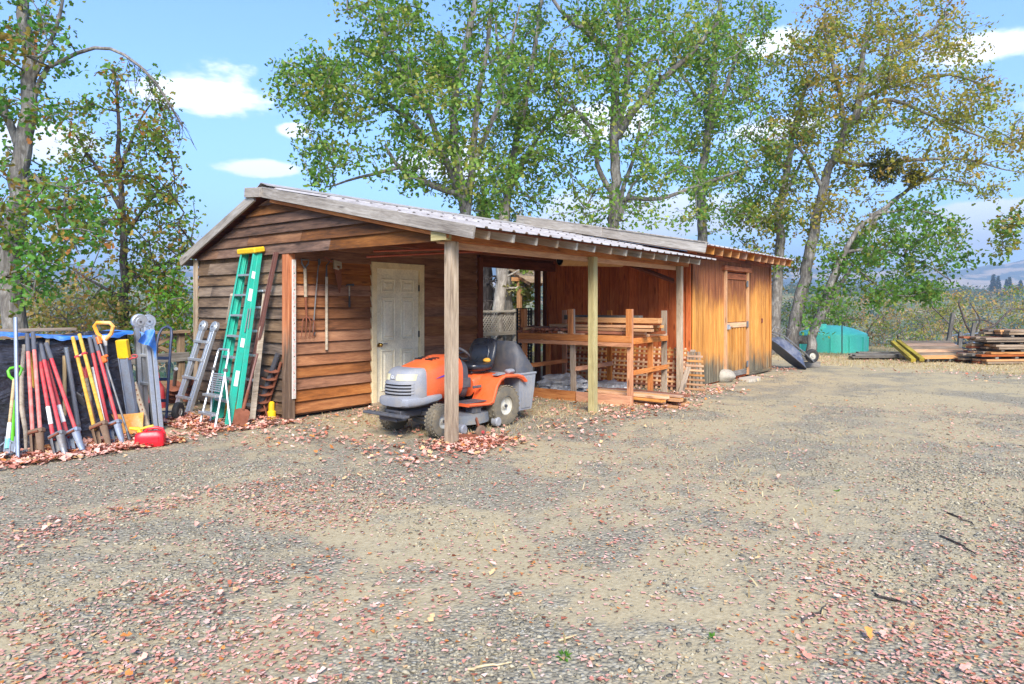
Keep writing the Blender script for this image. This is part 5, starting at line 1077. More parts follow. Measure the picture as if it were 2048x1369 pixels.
# lumber stack at the right edge
sb = gp(1978, 729); sdr = (RT + HD * .10).normalized(); sdb = V((-sdr.y, sdr.x, 0)); sdb = sdb if sdb.dot(HD) > 0 else -sdb
for lay in range(14):
    z = .04 + lay * .062; nb = 4
    for j in range(nb):
        off = rb.uniform(-.22, .22) + (.30 if lay > 10 else 0) - (.22 if lay < 5 else 0) + (0.15 if lay == 13 else 0); a = sb + sdb * (j * .24 + rb.uniform(-.03, .03)) + sdr * off + V((0, 0, z)); L = 2.6 + rb.uniform(-.3, .5)
        if lay % 3 == 2 and j == 0:
            for q in range(5): tag(plank('spacer_block', a + sdr * (.2 + q * .55) + sdb * -.05, a + sdr * (.2 + q * .55) + sdb * .8, .05, .09, W['old_grey'], None), NTH[q] + ' spacer block from the left, gap ' + NTH[lay // 3] + ' from the ground, right lumber stack', 'block', 'spacers in the lumber stack')
        if lay % 3 != 2: tag(plank('stacked_board', a, a + sdr * L + sdb * rb.uniform(-.06, .06), .052, .2, W[rb.choice(('lumber_grey', 'lumber_red', 'lumber_grey', 'old_grey', 'lumber'))], None), 'weathered board, ' + ('front', 'second', 'third', 'rear')[j] + ' row, ' + ORD[lay - lay // 3] + ' layer of the lumber stack at the right edge', 'board', 'boards in the right hand lumber stack')
# pipes and gate frame
for k in range(12):
    c = gp(1925 + rb.uniform(-8, 8), 716 + rb.uniform(-6, 2)); z = .03 + rb.uniform(0, .42); d = RT * rb.uniform(.5, .8) + HD * rb.uniform(-.4, .4); s_ = V((0, 0, rb.uniform(-.06, .06)))
    pole('black_pipe', c - d * .5 + V((0, 0, z)) - s_, c + d + V((0, 0, z)) + s_, .02, P['black'], 'black pipe in the tangle left of the lumber stack', 'pipe', 'black pipes by the lumber stack', 8)
m = MB(); c = gp(1932, 722); R = []
for j in range(8): R.append([c + RT * (-.32 + .64 * i / 9) + HD * (.5 * j / 7) + V((0, 0, .13 + .10 * j / 7 + .02 * math.sin(i * 2 + j))) for i in range(10)])
R2 = [[v - V((0, 0, .01)) for v in r][::-1] for r in R]
tag(m.rings([a + b for a, b in zip(R, R2)]).build('white_sheet', P['sheet'], None, smooth=60), 'crumpled white sheet beside the pale plank raft', 'sheet')
for (b, t, lb, Y) in (((1893, 700), (1906, 627), 'tallest leaning grey fence post behind the plank raft', 20.5), ((1938, 700), (1949, 646), 'grey fence post leaning near the lumber stack', 20.8), ((1917, 712), (1921, 665), 'short splintered grey post in the middle of the scrap', 19.5)):
    p0, p1 = at(b[0], b[1] + 6, Y), at(t[0], t[1], Y + .1); tag(plank('leaning_post', p0, p1, .10, .08, W['old_grey'], None, side=RT), lb, 'post')
o = thing('metal_gate', 'galvanised tube gate frame lying behind the leaning posts', 'gate', at(1930, 705, 20.6))
for (a, b) in (((1895, 672), (1990, 664)), ((1900, 690), (1990, 682)), ((1905, 700), (1985, 694)), ((1898, 672), (1908, 705)), ((1990, 664), (1988, 700))): MB().tube([at(a[0], a[1], 21.0), at(b[0], b[1], 21.6)], .02, 8).build('rail', P['galv'], o, world=True)
# ------------------------------------------------------------------ trees
def leaf_material():
    t = NT('leaves'); a = t.n.new('ShaderNodeVertexColor'); a.layer_name = 'col'; t.val(t.b.inputs['Base Color'], a.outputs[0]); t.b.inputs['Roughness'].default_value = 0.55; t.b.inputs['Specular IOR Level'].default_value = 0.35
    tr = t.n.new('ShaderNodeBsdfTranslucent'); t.l.new(t.mix(1.0, a.outputs[0], (1.0, 1.0, 0.6, 1), 'MULTIPLY'), tr.inputs[0]); mx_ = t.n.new('ShaderNodeMixShader'); mx_.inputs[0].default_value = 0.5
    t.l.new(t.b.outputs[0], mx_.inputs[1]); t.l.new(tr.outputs[0], mx_.inputs[2]); t.l.new(mx_.outputs[0], t.out.inputs[0]); return t.m
W['leaf'] = leaf_material()
def bark_material(name, a, b, c):
    t = NT(name); v = t.coord((9, 9, 2.2), False); n = t.noise(v, 1.6, 6, 0.7, 0.8); v2 = t.noise(t.coord((1, 1, 1), False), 3, 4, 0.6); vo = t.vor(t.coord((14, 14, 4), False), 1.3)
    f = t.math('ADD', t.math('MULTIPLY', n, 0.6), t.math('MULTIPLY', v2, 0.4)); col = t.ramp(f, [(0.34, a), (0.5, b), (0.64, c)]); t.bump(t.math('ADD', n, t.math('MULTIPLY', vo, 0.6)), 0.9, 0.03)
    return t.fin(col, 0.95, 0, 0.15)
W['bark'] = bark_material('grey oak bark', C(72, 67, 62), C(116, 111, 105), C(164, 160, 153))
W['bark_dark'] = bark_material('dark bark', C(44, 38, 36), C(78, 70, 66), C(120, 112, 106))
W['bark_pale'] = bark_material('pale bark', C(112, 104, 96), C(164, 156, 146), C(206, 198, 186))
GREEN = [(C(102, 144, 58), 3), (C(124, 162, 66), 3), (C(80, 122, 52), 1.4), (C(152, 168, 78), 2.2), (C(180, 162, 84), .8)]
OLIVE = [(C(116, 146, 62), 3), (C(140, 150, 64), 2.5), (C(172, 154, 68), 1.8), (C(98, 136, 58), 2.8), (C(184, 126, 66), .6)]
AUTUMN = [(C(182, 158, 68), 3), (C(194, 142, 62), 1.3), (C(154, 156, 68), 3.6), (C(126, 150, 64), 3.8), (C(200, 160, 84), .8)]
DRY = [(C(206, 150, 104), 2), (C(190, 160, 88), 3), (C(152, 154, 74), 3), (C(126, 150, 68), 3), (C(212, 168, 128), 1.2)]
MISTLE = [(C(82, 88, 26), 3), (C(104, 100, 30), 2), (C(64, 76, 24), 2)]
LEAF = np.array([(0, 0, 0), (.28, .30, .05), (.16, .42, .03), (.34, .72, .06), (0, 1.0, -.08), (-.34, .72, .06), (-.16, .42, .03), (-.28, .30, .05)]); LEAF[:, 1] -= .0
LFACE = np.array([(0, 1, 2), (2, 3, 4), (0, 2, 4), (0, 4, 6), (4, 5, 6), (0, 6, 7)])
def unit(a): return a / np.maximum(np.linalg.norm(a, axis=-1, keepdims=True), 1e-9)
def leaf_mesh(name, cen, out, size, cols, parent, rng, mat=None, simple=False):
    n = len(cen); d = unit(out + rng.normal(size=(n, 3)) * .9 + np.array([0, 0, -.15])); nr_ = unit(rng.normal(size=(n, 3)) * .8 + np.array([0, 0, .7])); sd_ = unit(np.cross(d, nr_)); nr_ = np.cross(sd_, d)
    L = LEAF if not simple else LEAF[[0, 1, 4, 7]]; Fc = LFACE if not simple else np.array([(0, 1, 2), (0, 2, 3)])
    s_ = size[:, None, None]; v = cen[:, None] + s_ * (L[None, :, 0:1] * sd_[:, None] + L[None, :, 1:2] * d[:, None] + L[None, :, 2:3] * nr_[:, None])
    k = len(L); f = (np.arange(n)[:, None, None] * k + Fc[None]).reshape(-1, 3)
    return bulk(name, v.reshape(-1, 3), f, mat or W['leaf'], parent, WM[parent.name] if parent is not None else None, np.repeat(cols, k, 0))
def pick(pal, n, rng, jit=.16):
    w = np.array([p[1] for p in pal]); c = np.array([p[0][:3] for p in pal]); i = rng.choice(len(pal), n, p=w / w.sum()); return np.clip(c[i] * (1 + rng.normal(size=(n, 1)) * jit), .005, .9)
def tubes(name, P0, P1, R0, R1, mat, parent, n=6):
    P0, P1 = np.asarray(P0), np.asarray(P1); d = unit(P1 - P0); ref = np.where(np.abs(d[:, 2:3]) > .9, np.array([[1., 0, 0]]), np.array([[0, 0, 1.]])); u = unit(np.cross(d, ref)); w = np.cross(d, u)
    a = np.linspace(0, 2 * np.pi, n, endpoint=False); ring = u[:, None] * np.cos(a)[None, :, None] + w[:, None] * np.sin(a)[None, :, None]
    va = P0[:, None] + ring * np.asarray(R0)[:, None, None]; vb = P1[:, None] + ring * np.asarray(R1)[:, None, None] + 0 * d[:, None]; v = np.concatenate([va, vb], 1).reshape(-1, 3)
    j = np.arange(n); f = np.stack([j, (j + 1) % n, n + (j + 1) % n, n + j], 1); f = (np.arange(len(P0))[:, None, None] * 2 * n + f[None]).reshape(-1, 4)
    return bulk(name, v, f, mat, parent, WM[parent.name], smooth=True)
def smooth_path(pts, step=.22):
    pts = [np.array(p, float) for p in pts]; out = []
    for i in range(len(pts) - 1):
        p0 = pts[max(i - 1, 0)]; p1 = pts[i]; p2 = pts[i + 1]; p3 = pts[min(i + 2, len(pts) - 1)]; n = max(2, int(np.linalg.norm(p2 - p1) / step))
        for k in range(n):
            t = k / n; out.append(.5 * ((2 * p1) + (-p0 + p2) * t + (2 * p0 - 5 * p1 + 4 * p2 - p3) * t * t + (-p0 + 3 * p1 - 3 * p2 + p3) * t ** 3))
    out.append(pts[-1]); return out
def grow(name, label, cat, limbs, attract, leaf, per, pal, bark, seed, spread=.26, twig=.006, dead=0.0, simple=False, maxlen=99, group=None, sag=.06, simple_frac=None):
    """limbs: list of (points, r0, r1); attract: (n,3) ends of the twigs; leaf: leaf length"""
    rng = np.random.default_rng(seed); base = V(limbs[0][0][0]); o = thing(name, label, cat, Matrix.Translation(base), group); b0 = np.array(base)
    nodes = []; par = []; fixr = []; trunk_edges = []; lens = []
    for li, (pts, r0, r1) in enumerate(limbs):
        sp = smooth_path([np.array(p) for p in pts]); prev = -1; lens.append(len(sp))
        if li > 0:
            N = np.array(nodes); prev = int(np.argmin(((N - sp[0]) ** 2).sum(1)))
        for k, p in enumerate(sp):
            wob = rng.normal(size=3) * (r0 * .10 if 0 < k < len(sp) - 1 else 0); f = k / max(1, len(sp) - 1); r = r0 * (1 - f) ** .9 + r1 * (1 - (1 - f) ** .9)
            if li == 0 and k < 4: r *= 1 + .28 * (1 - k / 4) ** 2
            nodes.append(p + wob); par.append(prev); fixr.append(r); i = len(nodes) - 1
            if prev >= 0: trunk_edges.append((prev, i))
            prev = i
    nfix = len(nodes); N = np.array(nodes); A_ = np.asarray(attract); dm = np.array([np.sqrt(((N - a) ** 2).sum(1)).min() for a in A_]); order = np.argsort(dm); tips = []
    NN = np.zeros((nfix + len(A_) * 7, 3)); NN[:nfix] = N; cnt = nfix
    for ai in order:
        a = A_[ai]; dd = np.sqrt(((NN[:cnt] - a) ** 2).sum(1)); pen = dd + .25 * np.maximum(0, NN[:cnt, 2] - a[2] - .1); j = int(np.argmin(pen)); dist = dd[j]
        if dist > maxlen: continue
        k = int(np.clip(dist / .28, 1, 6)); p0 = NN[j].copy(); prev = j; side = rng.normal(size=3) * dist * .10
        for q in range(1, k + 1):
            t = q / k; p = p0 + (a - p0) * t + side * math.sin(math.pi * t) + np.array([0, 0, sag * dist * math.sin(math.pi * t)]) + (rng.normal(size=3) * .02 if q < k else 0)
            NN[cnt] = p; nodes.append(p); par.append(prev); fixr.append(0); prev = cnt; cnt += 1
        tips.append(prev)
    tipn = np.zeros(cnt)
    for t in tips:
        i = t
        while i >= 0: tipn[i] += 1; i = par[i]
    rad = twig * np.maximum(tipn, 1) ** .42; fx = np.array(fixr); rad = np.where(fx > 0, fx, rad)
    E_ = [(par[i], i) for i in range(cnt) if par[i] >= 0]; te = [e for e in E_ if e[1] < nfix]; be = [e for e in E_ if e[1] >= nfix]; NNc = NN[:cnt] - b0
    def mk(nm, ed, n, mat):
        i = np.array([e[0] for e in ed]); j = np.array([e[1] for e in ed]); r0 = np.minimum(rad[i], rad[j] * 1.5) if nm == 'branches' else np.where(np.abs(rad[i] - rad[j]) > .6 * rad[i], rad[j], rad[i]); return tubes(nm, NNc[i], NNc[j], r0, rad[j], mat, o, n)
    ci = 0
    for li, (pts, r0, r1) in enumerate(limbs):
        k = lens[li]; ids = list(range(ci, ci + k)); ci += k
        if li > 0 and par[ids[0]] >= 0: ids = [par[ids[0]]] + ids
        q = [V(NNc[i]) for i in ids]; rr_ = [float(rad[i]) for i in ids]
        if li > 0: rr_[0] = rr_[1]
        m_ = MB().tube(q, rr_, 12); me = bpy.data.meshes.new('trunk'); me.from_pydata(m_.v, [], m_.f); me.update(); me.shade_smooth(); mesh_obj('trunk' if li == 0 else 'limb', me, bark, o, WM[o.name])
    if be: tag(mk('branches', be, 5, bark), kind='stuff')
    lt = [t for t in tips if rng.random() > dead]
    if lt and per:
        T = NN[lt] - b0; pj = np.array([par[t] for t in lt]); D = unit(NN[lt] - NN[pj]); n = len(lt); cc = pick(pal(NN[lt]) if callable(pal) else pal, n, rng, .10) if not callable(pal) else pal(NN[lt], rng)
        cnts = rng.integers(int(per * .6), int(per * 1.4) + 1, n); idx = np.repeat(np.arange(n), cnts); m = len(idx); off = rng.normal(size=(m, 3)) * np.array([1, 1, .75]); off = unit(off) * (rng.random((m, 1)) ** .5) * spread
        cen = T[idx] - D[idx] * (rng.random((m, 1)) * .30) + off; cols = cc[idx] * .55 + (pick(pal, m, rng) if not callable(pal) else cc[rng.permutation(n)][idx]) * .45; cols = np.clip(cols * (1 + rng.normal(size=(m, 1)) * .14), .004, .9)
        leaf_mesh('crown', cen, off + D[idx] * .2, leaf * rng.uniform(.65, 1.25, m), cols, o, rng, simple=simple)
    return o
def blobs(B, Y, rng, dens):
    """B: (px, py, rx, ry, depth radius, density factor) outlines as seen, at depth Y (offset dY) -> attraction points"""
    out = []
    for b in B:
        px, py, rx, ry, dr = b[:5]; f = b[5] if len(b) > 5 else 1; dY = b[6] if len(b) > 6 else 0
        n = max(3, int(dens * f * rx * ry / 1000.0))
        for _ in range(n):
            while True:
                q = rng.uniform(-1, 1, 3)
                if q @ q < 1: break
            out.append(np.array(at(px + q[0] * rx, py + q[1] * ry, Y + dY + q[2] * dr)))
    return np.array(out)
def pth(pts, Y): return [at(p[0], p[1], Y + (p[2] if len(p) > 2 else 0)) for p in pts]
def down(p, extra=.3):   # carry the first point down to the ground
    q = V(p); q.z = gz1(q) - extra; return q
def autumn_top(z0, z1):
    def f(T, rng):
        n = len(T); a = pick(AUTUMN, n, rng, .1); g = pick(OLIVE, n, rng, .1); w = np.clip((T[:, 2] - z0) / (z1 - z0) + rng.normal(size=n) * .25, 0, 1)[:, None]; return a * w + g * (1 - w)
    return f
R_ = lambda s: np.random.default_rng(s)
# big oak behind the shed, several stems
Y = 15.5
st = pth([(935, 560), (930, 430), (915, 330), (905, 210), (930, 100), (955, -20), (965, -120)], Y)
grow('oak_tree', 'many-stemmed green oak rising behind the carport roof, crown reaching left', 'tree', [([down(st[0])] + st, .17, .04), (pth([(930, 450), (945, 330), (955, 200), (975, 90), (985, -60)], Y), .10, .03), (pth([(922, 400), (880, 290), (845, 200), (790, 120), (760, 30), (740, -60)], Y), .085, .02), (pth([(905, 385), (840, 360), (790, 325), (770, 290)], Y, ), .08, .03), (pth([(800, 335), (720, 355), (650, 375)], Y), .05, .015), (pth([(895, 330), (800, 225), (700, 180), (620, 150)], Y, ), .07, .015), (pth([(850, 215), (760, 130), (700, 95)], Y), .05, .015), (pth([(945, 330), (1000, 200), (1020, 100), (1040, 10)], Y), .07, .02)],
     blobs([(620, 165, 75, 80, 1.3, 1.3), (700, 170, 90, 100, 1.8, 1.1), (660, 270, 75, 80, 1.4, .8), (640, 340, 60, 40, 1.0, .55), (800, 110, 110, 110, 2.2, 1.1), (760, 30, 90, 60, 1.8, 1), (860, 210, 100, 120, 2.2, 1.1), (960, 130, 100, 140, 2.2, .95), (880, 330, 110, 70, 2, .9), (780, 300, 70, 60, 1.6, .45), (960, 350, 80, 80, 1.8, .8), (1000, -60, 180, 60, 2.4, .6), (780, -60, 150, 50, 2.4, .6), (560, 200, 18, 28, .7, 1.2)], Y, R_(1), 7.6), .112, 27, GREEN, W['bark'], 11, spread=.34, dead=.08)
Y = 18.0
st = pth([(1015, 560), (1012, 430), (1030, 300), (1055, 180), (1075, 60), (1085, -60)], Y)
grow('oak_tree', 'slim green oak between the two big trunks above the roof', 'tree', [([down(st[0])] + st, .15, .04), (pth([(1020, 380), (1060, 300), (1110, 230), (1150, 180)], Y), .07, .02), (pth([(1045, 230), (1000, 120), (990, 20)], Y), .07, .02)],
     blobs([(1060, 130, 70, 130, 1.8, 1), (1030, 280, 70, 80, 1.6, .9), (1010, 390, 70, 60, 1.5, .8), (1090, 330, 60, 80, 1.4, .6), (1090, -40, 90, 50, 2, .6), (1095, 210, 50, 50, 1.5, .7), (1070, 220, 110, 240, 2, .45), (1000, 420, 90, 50, 1.5, .6)], Y, R_(2), 8), .112, 26, GREEN, W['bark'], 12, spread=.35)
Y = 17.0
st = pth([(1228, 560), (1226, 470), (1230, 380), (1228, 260), (1232, 150), (1240, 60), (1225, -60)], Y)
grow('oak_tree', 'tall pale trunked oak straight above the middle of the roofs', 'tree', [([down(st[0])] + st, .185, .06), (pth([(1235, 270), (1265, 225), (1320, 160), (1380, 110), (1440, 40)], Y), .115, .03), (pth([(1238, 250), (1252, 180), (1258, 60), (1250, -60)], Y), .09, .03), (pth([(1222, 385), (1195, 330), (1190, 270), (1150, 220), (1110, 180)], Y), .075, .02), (pth([(1238, 440), (1245, 380), (1270, 310), (1280, 240)], Y), .07, .02), (pth([(1230, 105), (1180, 70), (1120, 20), (1090, -30)], Y), .085, .03), (pth([(1262, 395), (1320, 398), (1400, 370), (1470, 345)], Y), .06, .02), (pth([(1240, 440), (1265, 370), (1290, 350)], Y), .05, .02)],
     blobs([(1180, 120, 100, 90, 2, .8), (1300, 110, 110, 90, 2, .75), (1220, 20, 130, 60, 2, .8), (1400, 60, 110, 80, 2, .8), (1160, 250, 70, 70, 1.6, .5), (1310, 260, 80, 70, 1.6, .5), (1330, 370, 100, 40, 1.5, .7), (1240, 200, 60, 60, 1.6, .5), (1200, 400, 50, 50, 1.2, .35), (1260, -70, 160, 50, 2, .5), (1270, 330, 40, 40, 1, .4), (1230, 210, 190, 240, 2.2, .42), (1180, 420, 80, 50, 1.4, .5), (1320, 440, 90, 40, 1.4, .5)], Y, R_(3), 7.5), .112, 24, GREEN, W['bark'], 13, spread=.34)
Y = 20.5
st = pth([(1405, 560), (1406, 480), (1402, 370), (1415, 270), (1425, 180), (1435, 60), (1450, -60)], Y)
grow('oak_tree', 'oak with a straight trunk rising over the ridge of the storage shed', 'tree', [([down(st[0])] + st, .19, .05), (pth([(1418, 265), (1440, 210), (1470, 120), (1500, 40)], Y), .09, .03), (pth([(1403, 380), (1460, 350), (1530, 330)], Y), .06, .02), (pth([(1420, 230), (1370, 160), (1330, 90)], Y), .07, .02)],
     blobs([(1420, 150, 90, 110, 2.2, .8), (1480, 80, 80, 90, 2, .9), (1390, 240, 80, 70, 2, .7), (1470, 220, 80, 80, 2, .7), (1420, 340, 90, 60, 1.8, .8), (1500, 330, 70, 60, 1.6, .8), (1440, -40, 120, 50, 2, .6), (1400, 430, 60, 30, 1.2, .35), (1520, 20, 50, 50, 1.5, .7), (1440, 230, 130, 240, 2.4, .5), (1460, 440, 90, 40, 1.5, .7)], Y, R_(4), 7.5), .116, 24, GREEN, W['bark'], 14, spread=.36)
Y = 21.0
st = pth([(1548, 690), (1552, 600), (1560, 480), (1556, 430), (1570, 360), (1590, 250), (1615, 160)], Y)
grow('oak_tree', 'dark leaning trunk just behind the storage shed right corner', 'tree', [([down(st[0])] + st, .20, .05), (pth([(1575, 340), (1530, 300), (1490, 270)], Y), .06, .02), (pth([(1565, 400), (1600, 330), (1620, 280)], Y), .07, .02)],
     blobs([(1560, 300, 70, 70, 1.8, .9), (1520, 400, 70, 60, 1.6, .9), (1600, 220, 60, 70, 1.8, .8), (1580, 420, 60, 60, 1.5, .9), (1490, 450, 60, 40, 1.3, .7), (1570, 540, 40, 60, 1, .8), (1600, 110, 60, 60, 1.5, .6), (1550, 300, 100, 220, 2, .6), (1510, 500, 60, 40, 1.2, .5)], Y, R_(5), 8), .116, 24, OLIVE, W['bark'], 15, spread=.35)
Y = 20.5
st = pth([(1583, 690), (1600, 600), (1625, 480), (1645, 380), (1680, 290), (1715, 210), (1725, 120), (1740, 30)], Y)
TR = grow('oak_tree', 'large autumn coloured oak with leaning trunk spreading to the right', 'tree', [([down(st[0])] + st, .20, .05), (pth([(1622, 680), (1650, 600), (1690, 520), (1760, 430), (1830, 370), (1900, 330)], Y), .13, .03), (pth([(1655, 400), (1620, 330), (1600, 300), (1540, 260)], Y), .08, .02), (pth([(1690, 270), (1680, 190), (1660, 100), (1650, 20)], Y), .09, .03), (pth([(1715, 205), (1780, 120), (1840, 80), (1900, 30)], Y), .09, .03), (pth([(1700, 250), (1770, 200), (1860, 230), (1950, 270), (2020, 290)], Y), .07, .02), (pth([(1672, 320), (1740, 330), (1830, 320), (1930, 320), (2010, 340)], Y), .08, .02), (pth([(1720, 200), (1790, 170), (1900, 150), (1990, 180)], Y), .07, .02), (pth([(1770, 420), (1850, 360), (1950, 370)], Y), .05, .02)],
     blobs([(1700, 60, 110, 80, 2.4, .85), (1840, 80, 110, 80, 2.4, .8), (1640, 130, 80, 90, 2, .8), (1760, 180, 120, 80, 2.4, .7), (1900, 170, 90, 90, 2.2, .6), (1980, 240, 70, 90, 2, .8), (1650, 270, 90, 80, 2, .7), (1760, 290, 90, 70, 2, .5), (1880, 290, 110, 80, 2, .55), (1960, 350, 80, 45, 1.6, .8), (1700, 400, 70, 60, 1.6, .6), (1760, -30, 200, 50, 2.4, .6), (1930, 60, 70, 50, 1.8, .5), (2060, 280, 50, 80, 1.8, .8), (1760, 200, 250, 200, 2.6, .36), (1640, 420, 80, 80, 1.6, .6), (1720, 480, 80, 60, 1.6, .5)], Y, R_(6), 7.5), .118, 25, autumn_top(3.4, 8.5), W['bark'], 16, spread=.37)
Y = 19.5
st = pth([(1622, 690), (1650, 600), (1672, 540), (1715, 460), (1790, 400)], Y)
grow('oak_tree', 'green oak with slender leaning trunk drooping over the turquoise tank', 'tree', [([down(st[0])] + st, .15, .03), (pth([(1640, 640), (1680, 570), (1700, 540)], Y), .11, .05), (pth([(1690, 505), (1760, 500), (1850, 530), (1900, 560)], Y), .05, .015), (pth([(1740, 430), (1830, 420), (1900, 440)], Y), .05, .015), (pth([(1690, 520), (1740, 560), (1780, 590)], Y), .04, .012)],
     blobs([(1850, 430, 80, 55, 1.6, 1.1), (1900, 500, 55, 45, 1.3, 1.1), (1780, 490, 90, 55, 1.6, 1.1), (1830, 560, 80, 45, 1.4, 1.1), (1700, 540, 60, 60, 1.4, .9), (1760, 590, 80, 30, 1.2, .9), (1650, 570, 45, 60, 1.2, .7), (1860, 590, 40, 20, .8, .9), (1640, 640, 50, 30, 1, .6)], Y, R_(7), 8.5), .118, 27, [(C(88, 132, 52), 3), (C(106, 148, 58), 3), (C(126, 152, 62), 2), (C(160, 146, 66), .6)], W['bark'], 17, spread=.34)
for (px, py, r, s_, lb) in ((1770, 335, .52, 1, 'larger dark olive mistletoe ball hanging in the autumn oak'), (1828, 352, .36, 2, 'smaller yellowish mistletoe ball right of the larger one')):
    rng = R_(60 + s_); c = at(px, py, 20.0); o = thing('mistletoe', lb, 'mistletoe', Matrix.Translation(c)); n = 1500 if s_ == 1 else 850; d = unit(rng.normal(size=(n, 3))); q = d * (rng.random((n, 1)) ** .45) * r * np.array([.9, .9, 1.1]); leaf_mesh('leaves', q, d, np.full(n, .10) * rng.uniform(.6, 1.2, n), pick(MISTLE if s_ == 1 else [(C(150, 140, 40), 2), (C(112, 112, 36), 2)], n, rng), o, rng, simple=True)
    e = unit(rng.normal(size=(60, 3))) * r * .9; tubes('twigs', e * .0, e, np.full(60, .012), np.full(60, .004), W['bark_dark'], o, 4)
Y = 16.0
st = [at(2230, 640, Y), at(2220, 520, Y), at(2190, 430, Y), at(2100, 420, Y)]
grow('oak_tree', 'branch tip of an oak reaching in at the right edge below the clouds', 'tree', [([down(st[0])] + st, .14, .04), (pth([(2130, 425), (2060, 440), (2000, 470)], Y), .03, .01), (pth([(2200, 450), (2230, 350), (2240, 200)], Y), .08, .02)],
     blobs([(2015, 470, 50, 40, .8, .8), (2050, 440, 45, 30, .8, .9), (1985, 505, 25, 14, .5, .8), (2130, 420, 80, 60, 1.2, .7), (2230, 300, 90, 120, 1.6, .5)], Y, R_(8), 8), .12, 22, OLIVE, W['bark'], 18, spread=.28)
# left side
Y = 11.0
st = pth([(28, 800), (30, 640), (20, 560), (35, 420), (45, 300), (60, 180), (55, 60), (40, -60)], Y)
T1 = grow('oak_tree', 'rough grey trunk at the left edge with an arching bare limb', 'tree', [([down(st[0])] + st, .20, .07), (pth([(45, 330), (80, 160), (120, 125), (190, 97), (250, 110), (310, 165), (345, 220), (365, 255)], Y), .045, .012), (pth([(40, 300), (0, 200), (-60, 100)], Y), .07, .02), (pth([(60, 170), (110, 60), (130, -20)], Y), .05, .015), (pth([(38, 380), (70, 350), (90, 380), (120, 360)], Y), .05, .012)],
     blobs([(30, 60, 100, 80, 1.6, .9), (90, 110, 60, 80, 1.2, .8), (-60, 150, 80, 150, 1.8, .7), (30, 220, 90, 70, 1.2, .6), (40, 330, 70, 60, 1, .5), (50, 480, 80, 80, 1.0, .9, -.8), (90, 400, 80, 60, 1.0, .9, -1.0), (150, 490, 80, 60, 1, .9, -1.0), (200, 400, 60, 60, 1, .5, -.6), (60, 570, 90, 40, 1, .8, -.6), (-60, 420, 80, 160, 1.5, .7), (60, -60, 160, 50, 1.6, .6), (120, 240, 30, 30, .8, .3)], Y, R_(9), 5.6), .10, 19, [(C(80, 134, 56), 3), (C(100, 150, 60), 3), (C(130, 146, 62), 2), (C(184, 120, 62), 1.1)], W['bark'], 19, spread=.28, dead=.12)
# bare twigs on the arch
rng = R_(44); arch = smooth_path([np.array(p) for p in pth([(190, 97), (250, 110), (310, 165), (345, 220), (365, 255)], Y)], .1); P0, P1 = [], []
b0 = np.array(WM[T1.name].translation)
for p in arch[4:]:
    for _ in range(3):
        a = p; d = np.array([rng.normal() * .5, rng.normal() * .5, -abs(rng.normal()) - .3]); d /= np.linalg.norm(d)
        for k in range(3): b = a + d * rng.uniform(.08, .2) + rng.normal(size=3) * .03; P0.append(a - b0); P1.append(b - b0); a = b
tubes('bare_twigs', P0, P1, np.full(len(P0), .005), np.full(len(P0), .003), W['bark_dark'], T1, 4)
Y = 14.5
st = pth([(252, 740), (250, 640), (248, 520), (242, 400), (238, 300), (236, 200), (225, 140)], Y)
grow('oak_tree', 'slender green and rust oak left of the shed, pointed crown', 'tree', [([down(st[0])] + st, .13, .02), (pth([(245, 480), (300, 400), (350, 360)], Y), .05, .012), (pth([(242, 420), (190, 330), (150, 270)], Y), .05, .012), (pth([(250, 560), (310, 540), (370, 500)], Y), .045, .012), (pth([(240, 340), (280, 240), (310, 200)], Y), .04, .01), (pth([(250, 600), (180, 560), (130, 530)], Y), .04, .012)],
     blobs([(225, 170, 50, 45, 1.0, .7), (290, 165, 40, 30, .8, .6), (170, 230, 60, 50, 1.2, .8), (280, 250, 80, 60, 1.4, .9), (330, 290, 40, 50, 1, .8), (180, 330, 70, 60, 1.4, .9), (280, 370, 90, 70, 1.6, 1), (350, 420, 50, 40, 1.2, 1), (200, 450, 80, 70, 1.6, .8), (320, 500, 80, 60, 1.4, 1.1), (250, 570, 100, 60, 1.6, 1.1), (350, 590, 50, 60, 1.2, 1.1), (130, 400, 40, 60, 1.2, .7), (300, 650, 70, 40, 1.2, 1)], Y, R_(10), 7.6), .105, 21, [(C(98, 146, 58), 3), (C(124, 156, 62), 3), (C(150, 142, 62), 2), (C(184, 114, 58), 1.2)], W['bark_dark'], 20, spread=.30)
# trunks seen through the carport opening
Y = 18.5
st = pth([(972, 720), (972, 600), (970, 500), (968, 400)], Y)
grow('dead_tree', 'dark burnt looking trunk with pale bare twigs behind the lattice fence', 'tree', [([down(st[0])] + st, .20, .16)], blobs([(975, 570, 26, 45, 1, 10), (960, 620, 20, 30, .8, 6)], Y - .6, R_(12), 3), 0, 0, GREEN, W['bark_dark'], 21, twig=.008)
Y = 17.5
st = pth([(992, 720), (998, 600), (1004, 500), (1010, 400)], Y)
grow('oak_tree', 'pale grey thick trunk behind the lattice fence in the opening', 'tree', [([down(st[0])] + st, .17, .13), (pth([(1002, 560), (1030, 545), (1055, 530)], Y), .03, .01)], blobs([(1035, 575, 30, 40, 1.2, 6), (1045, 600, 25, 30, 1.2, 5), (1050, 545, 20, 20, 1, 5)], Y + 1, R_(13), 4), .12, 18, [(C(110, 140, 60), 3), (C(150, 150, 80), 2), (C(190, 170, 130), 1)], W['bark_pale'], 22)
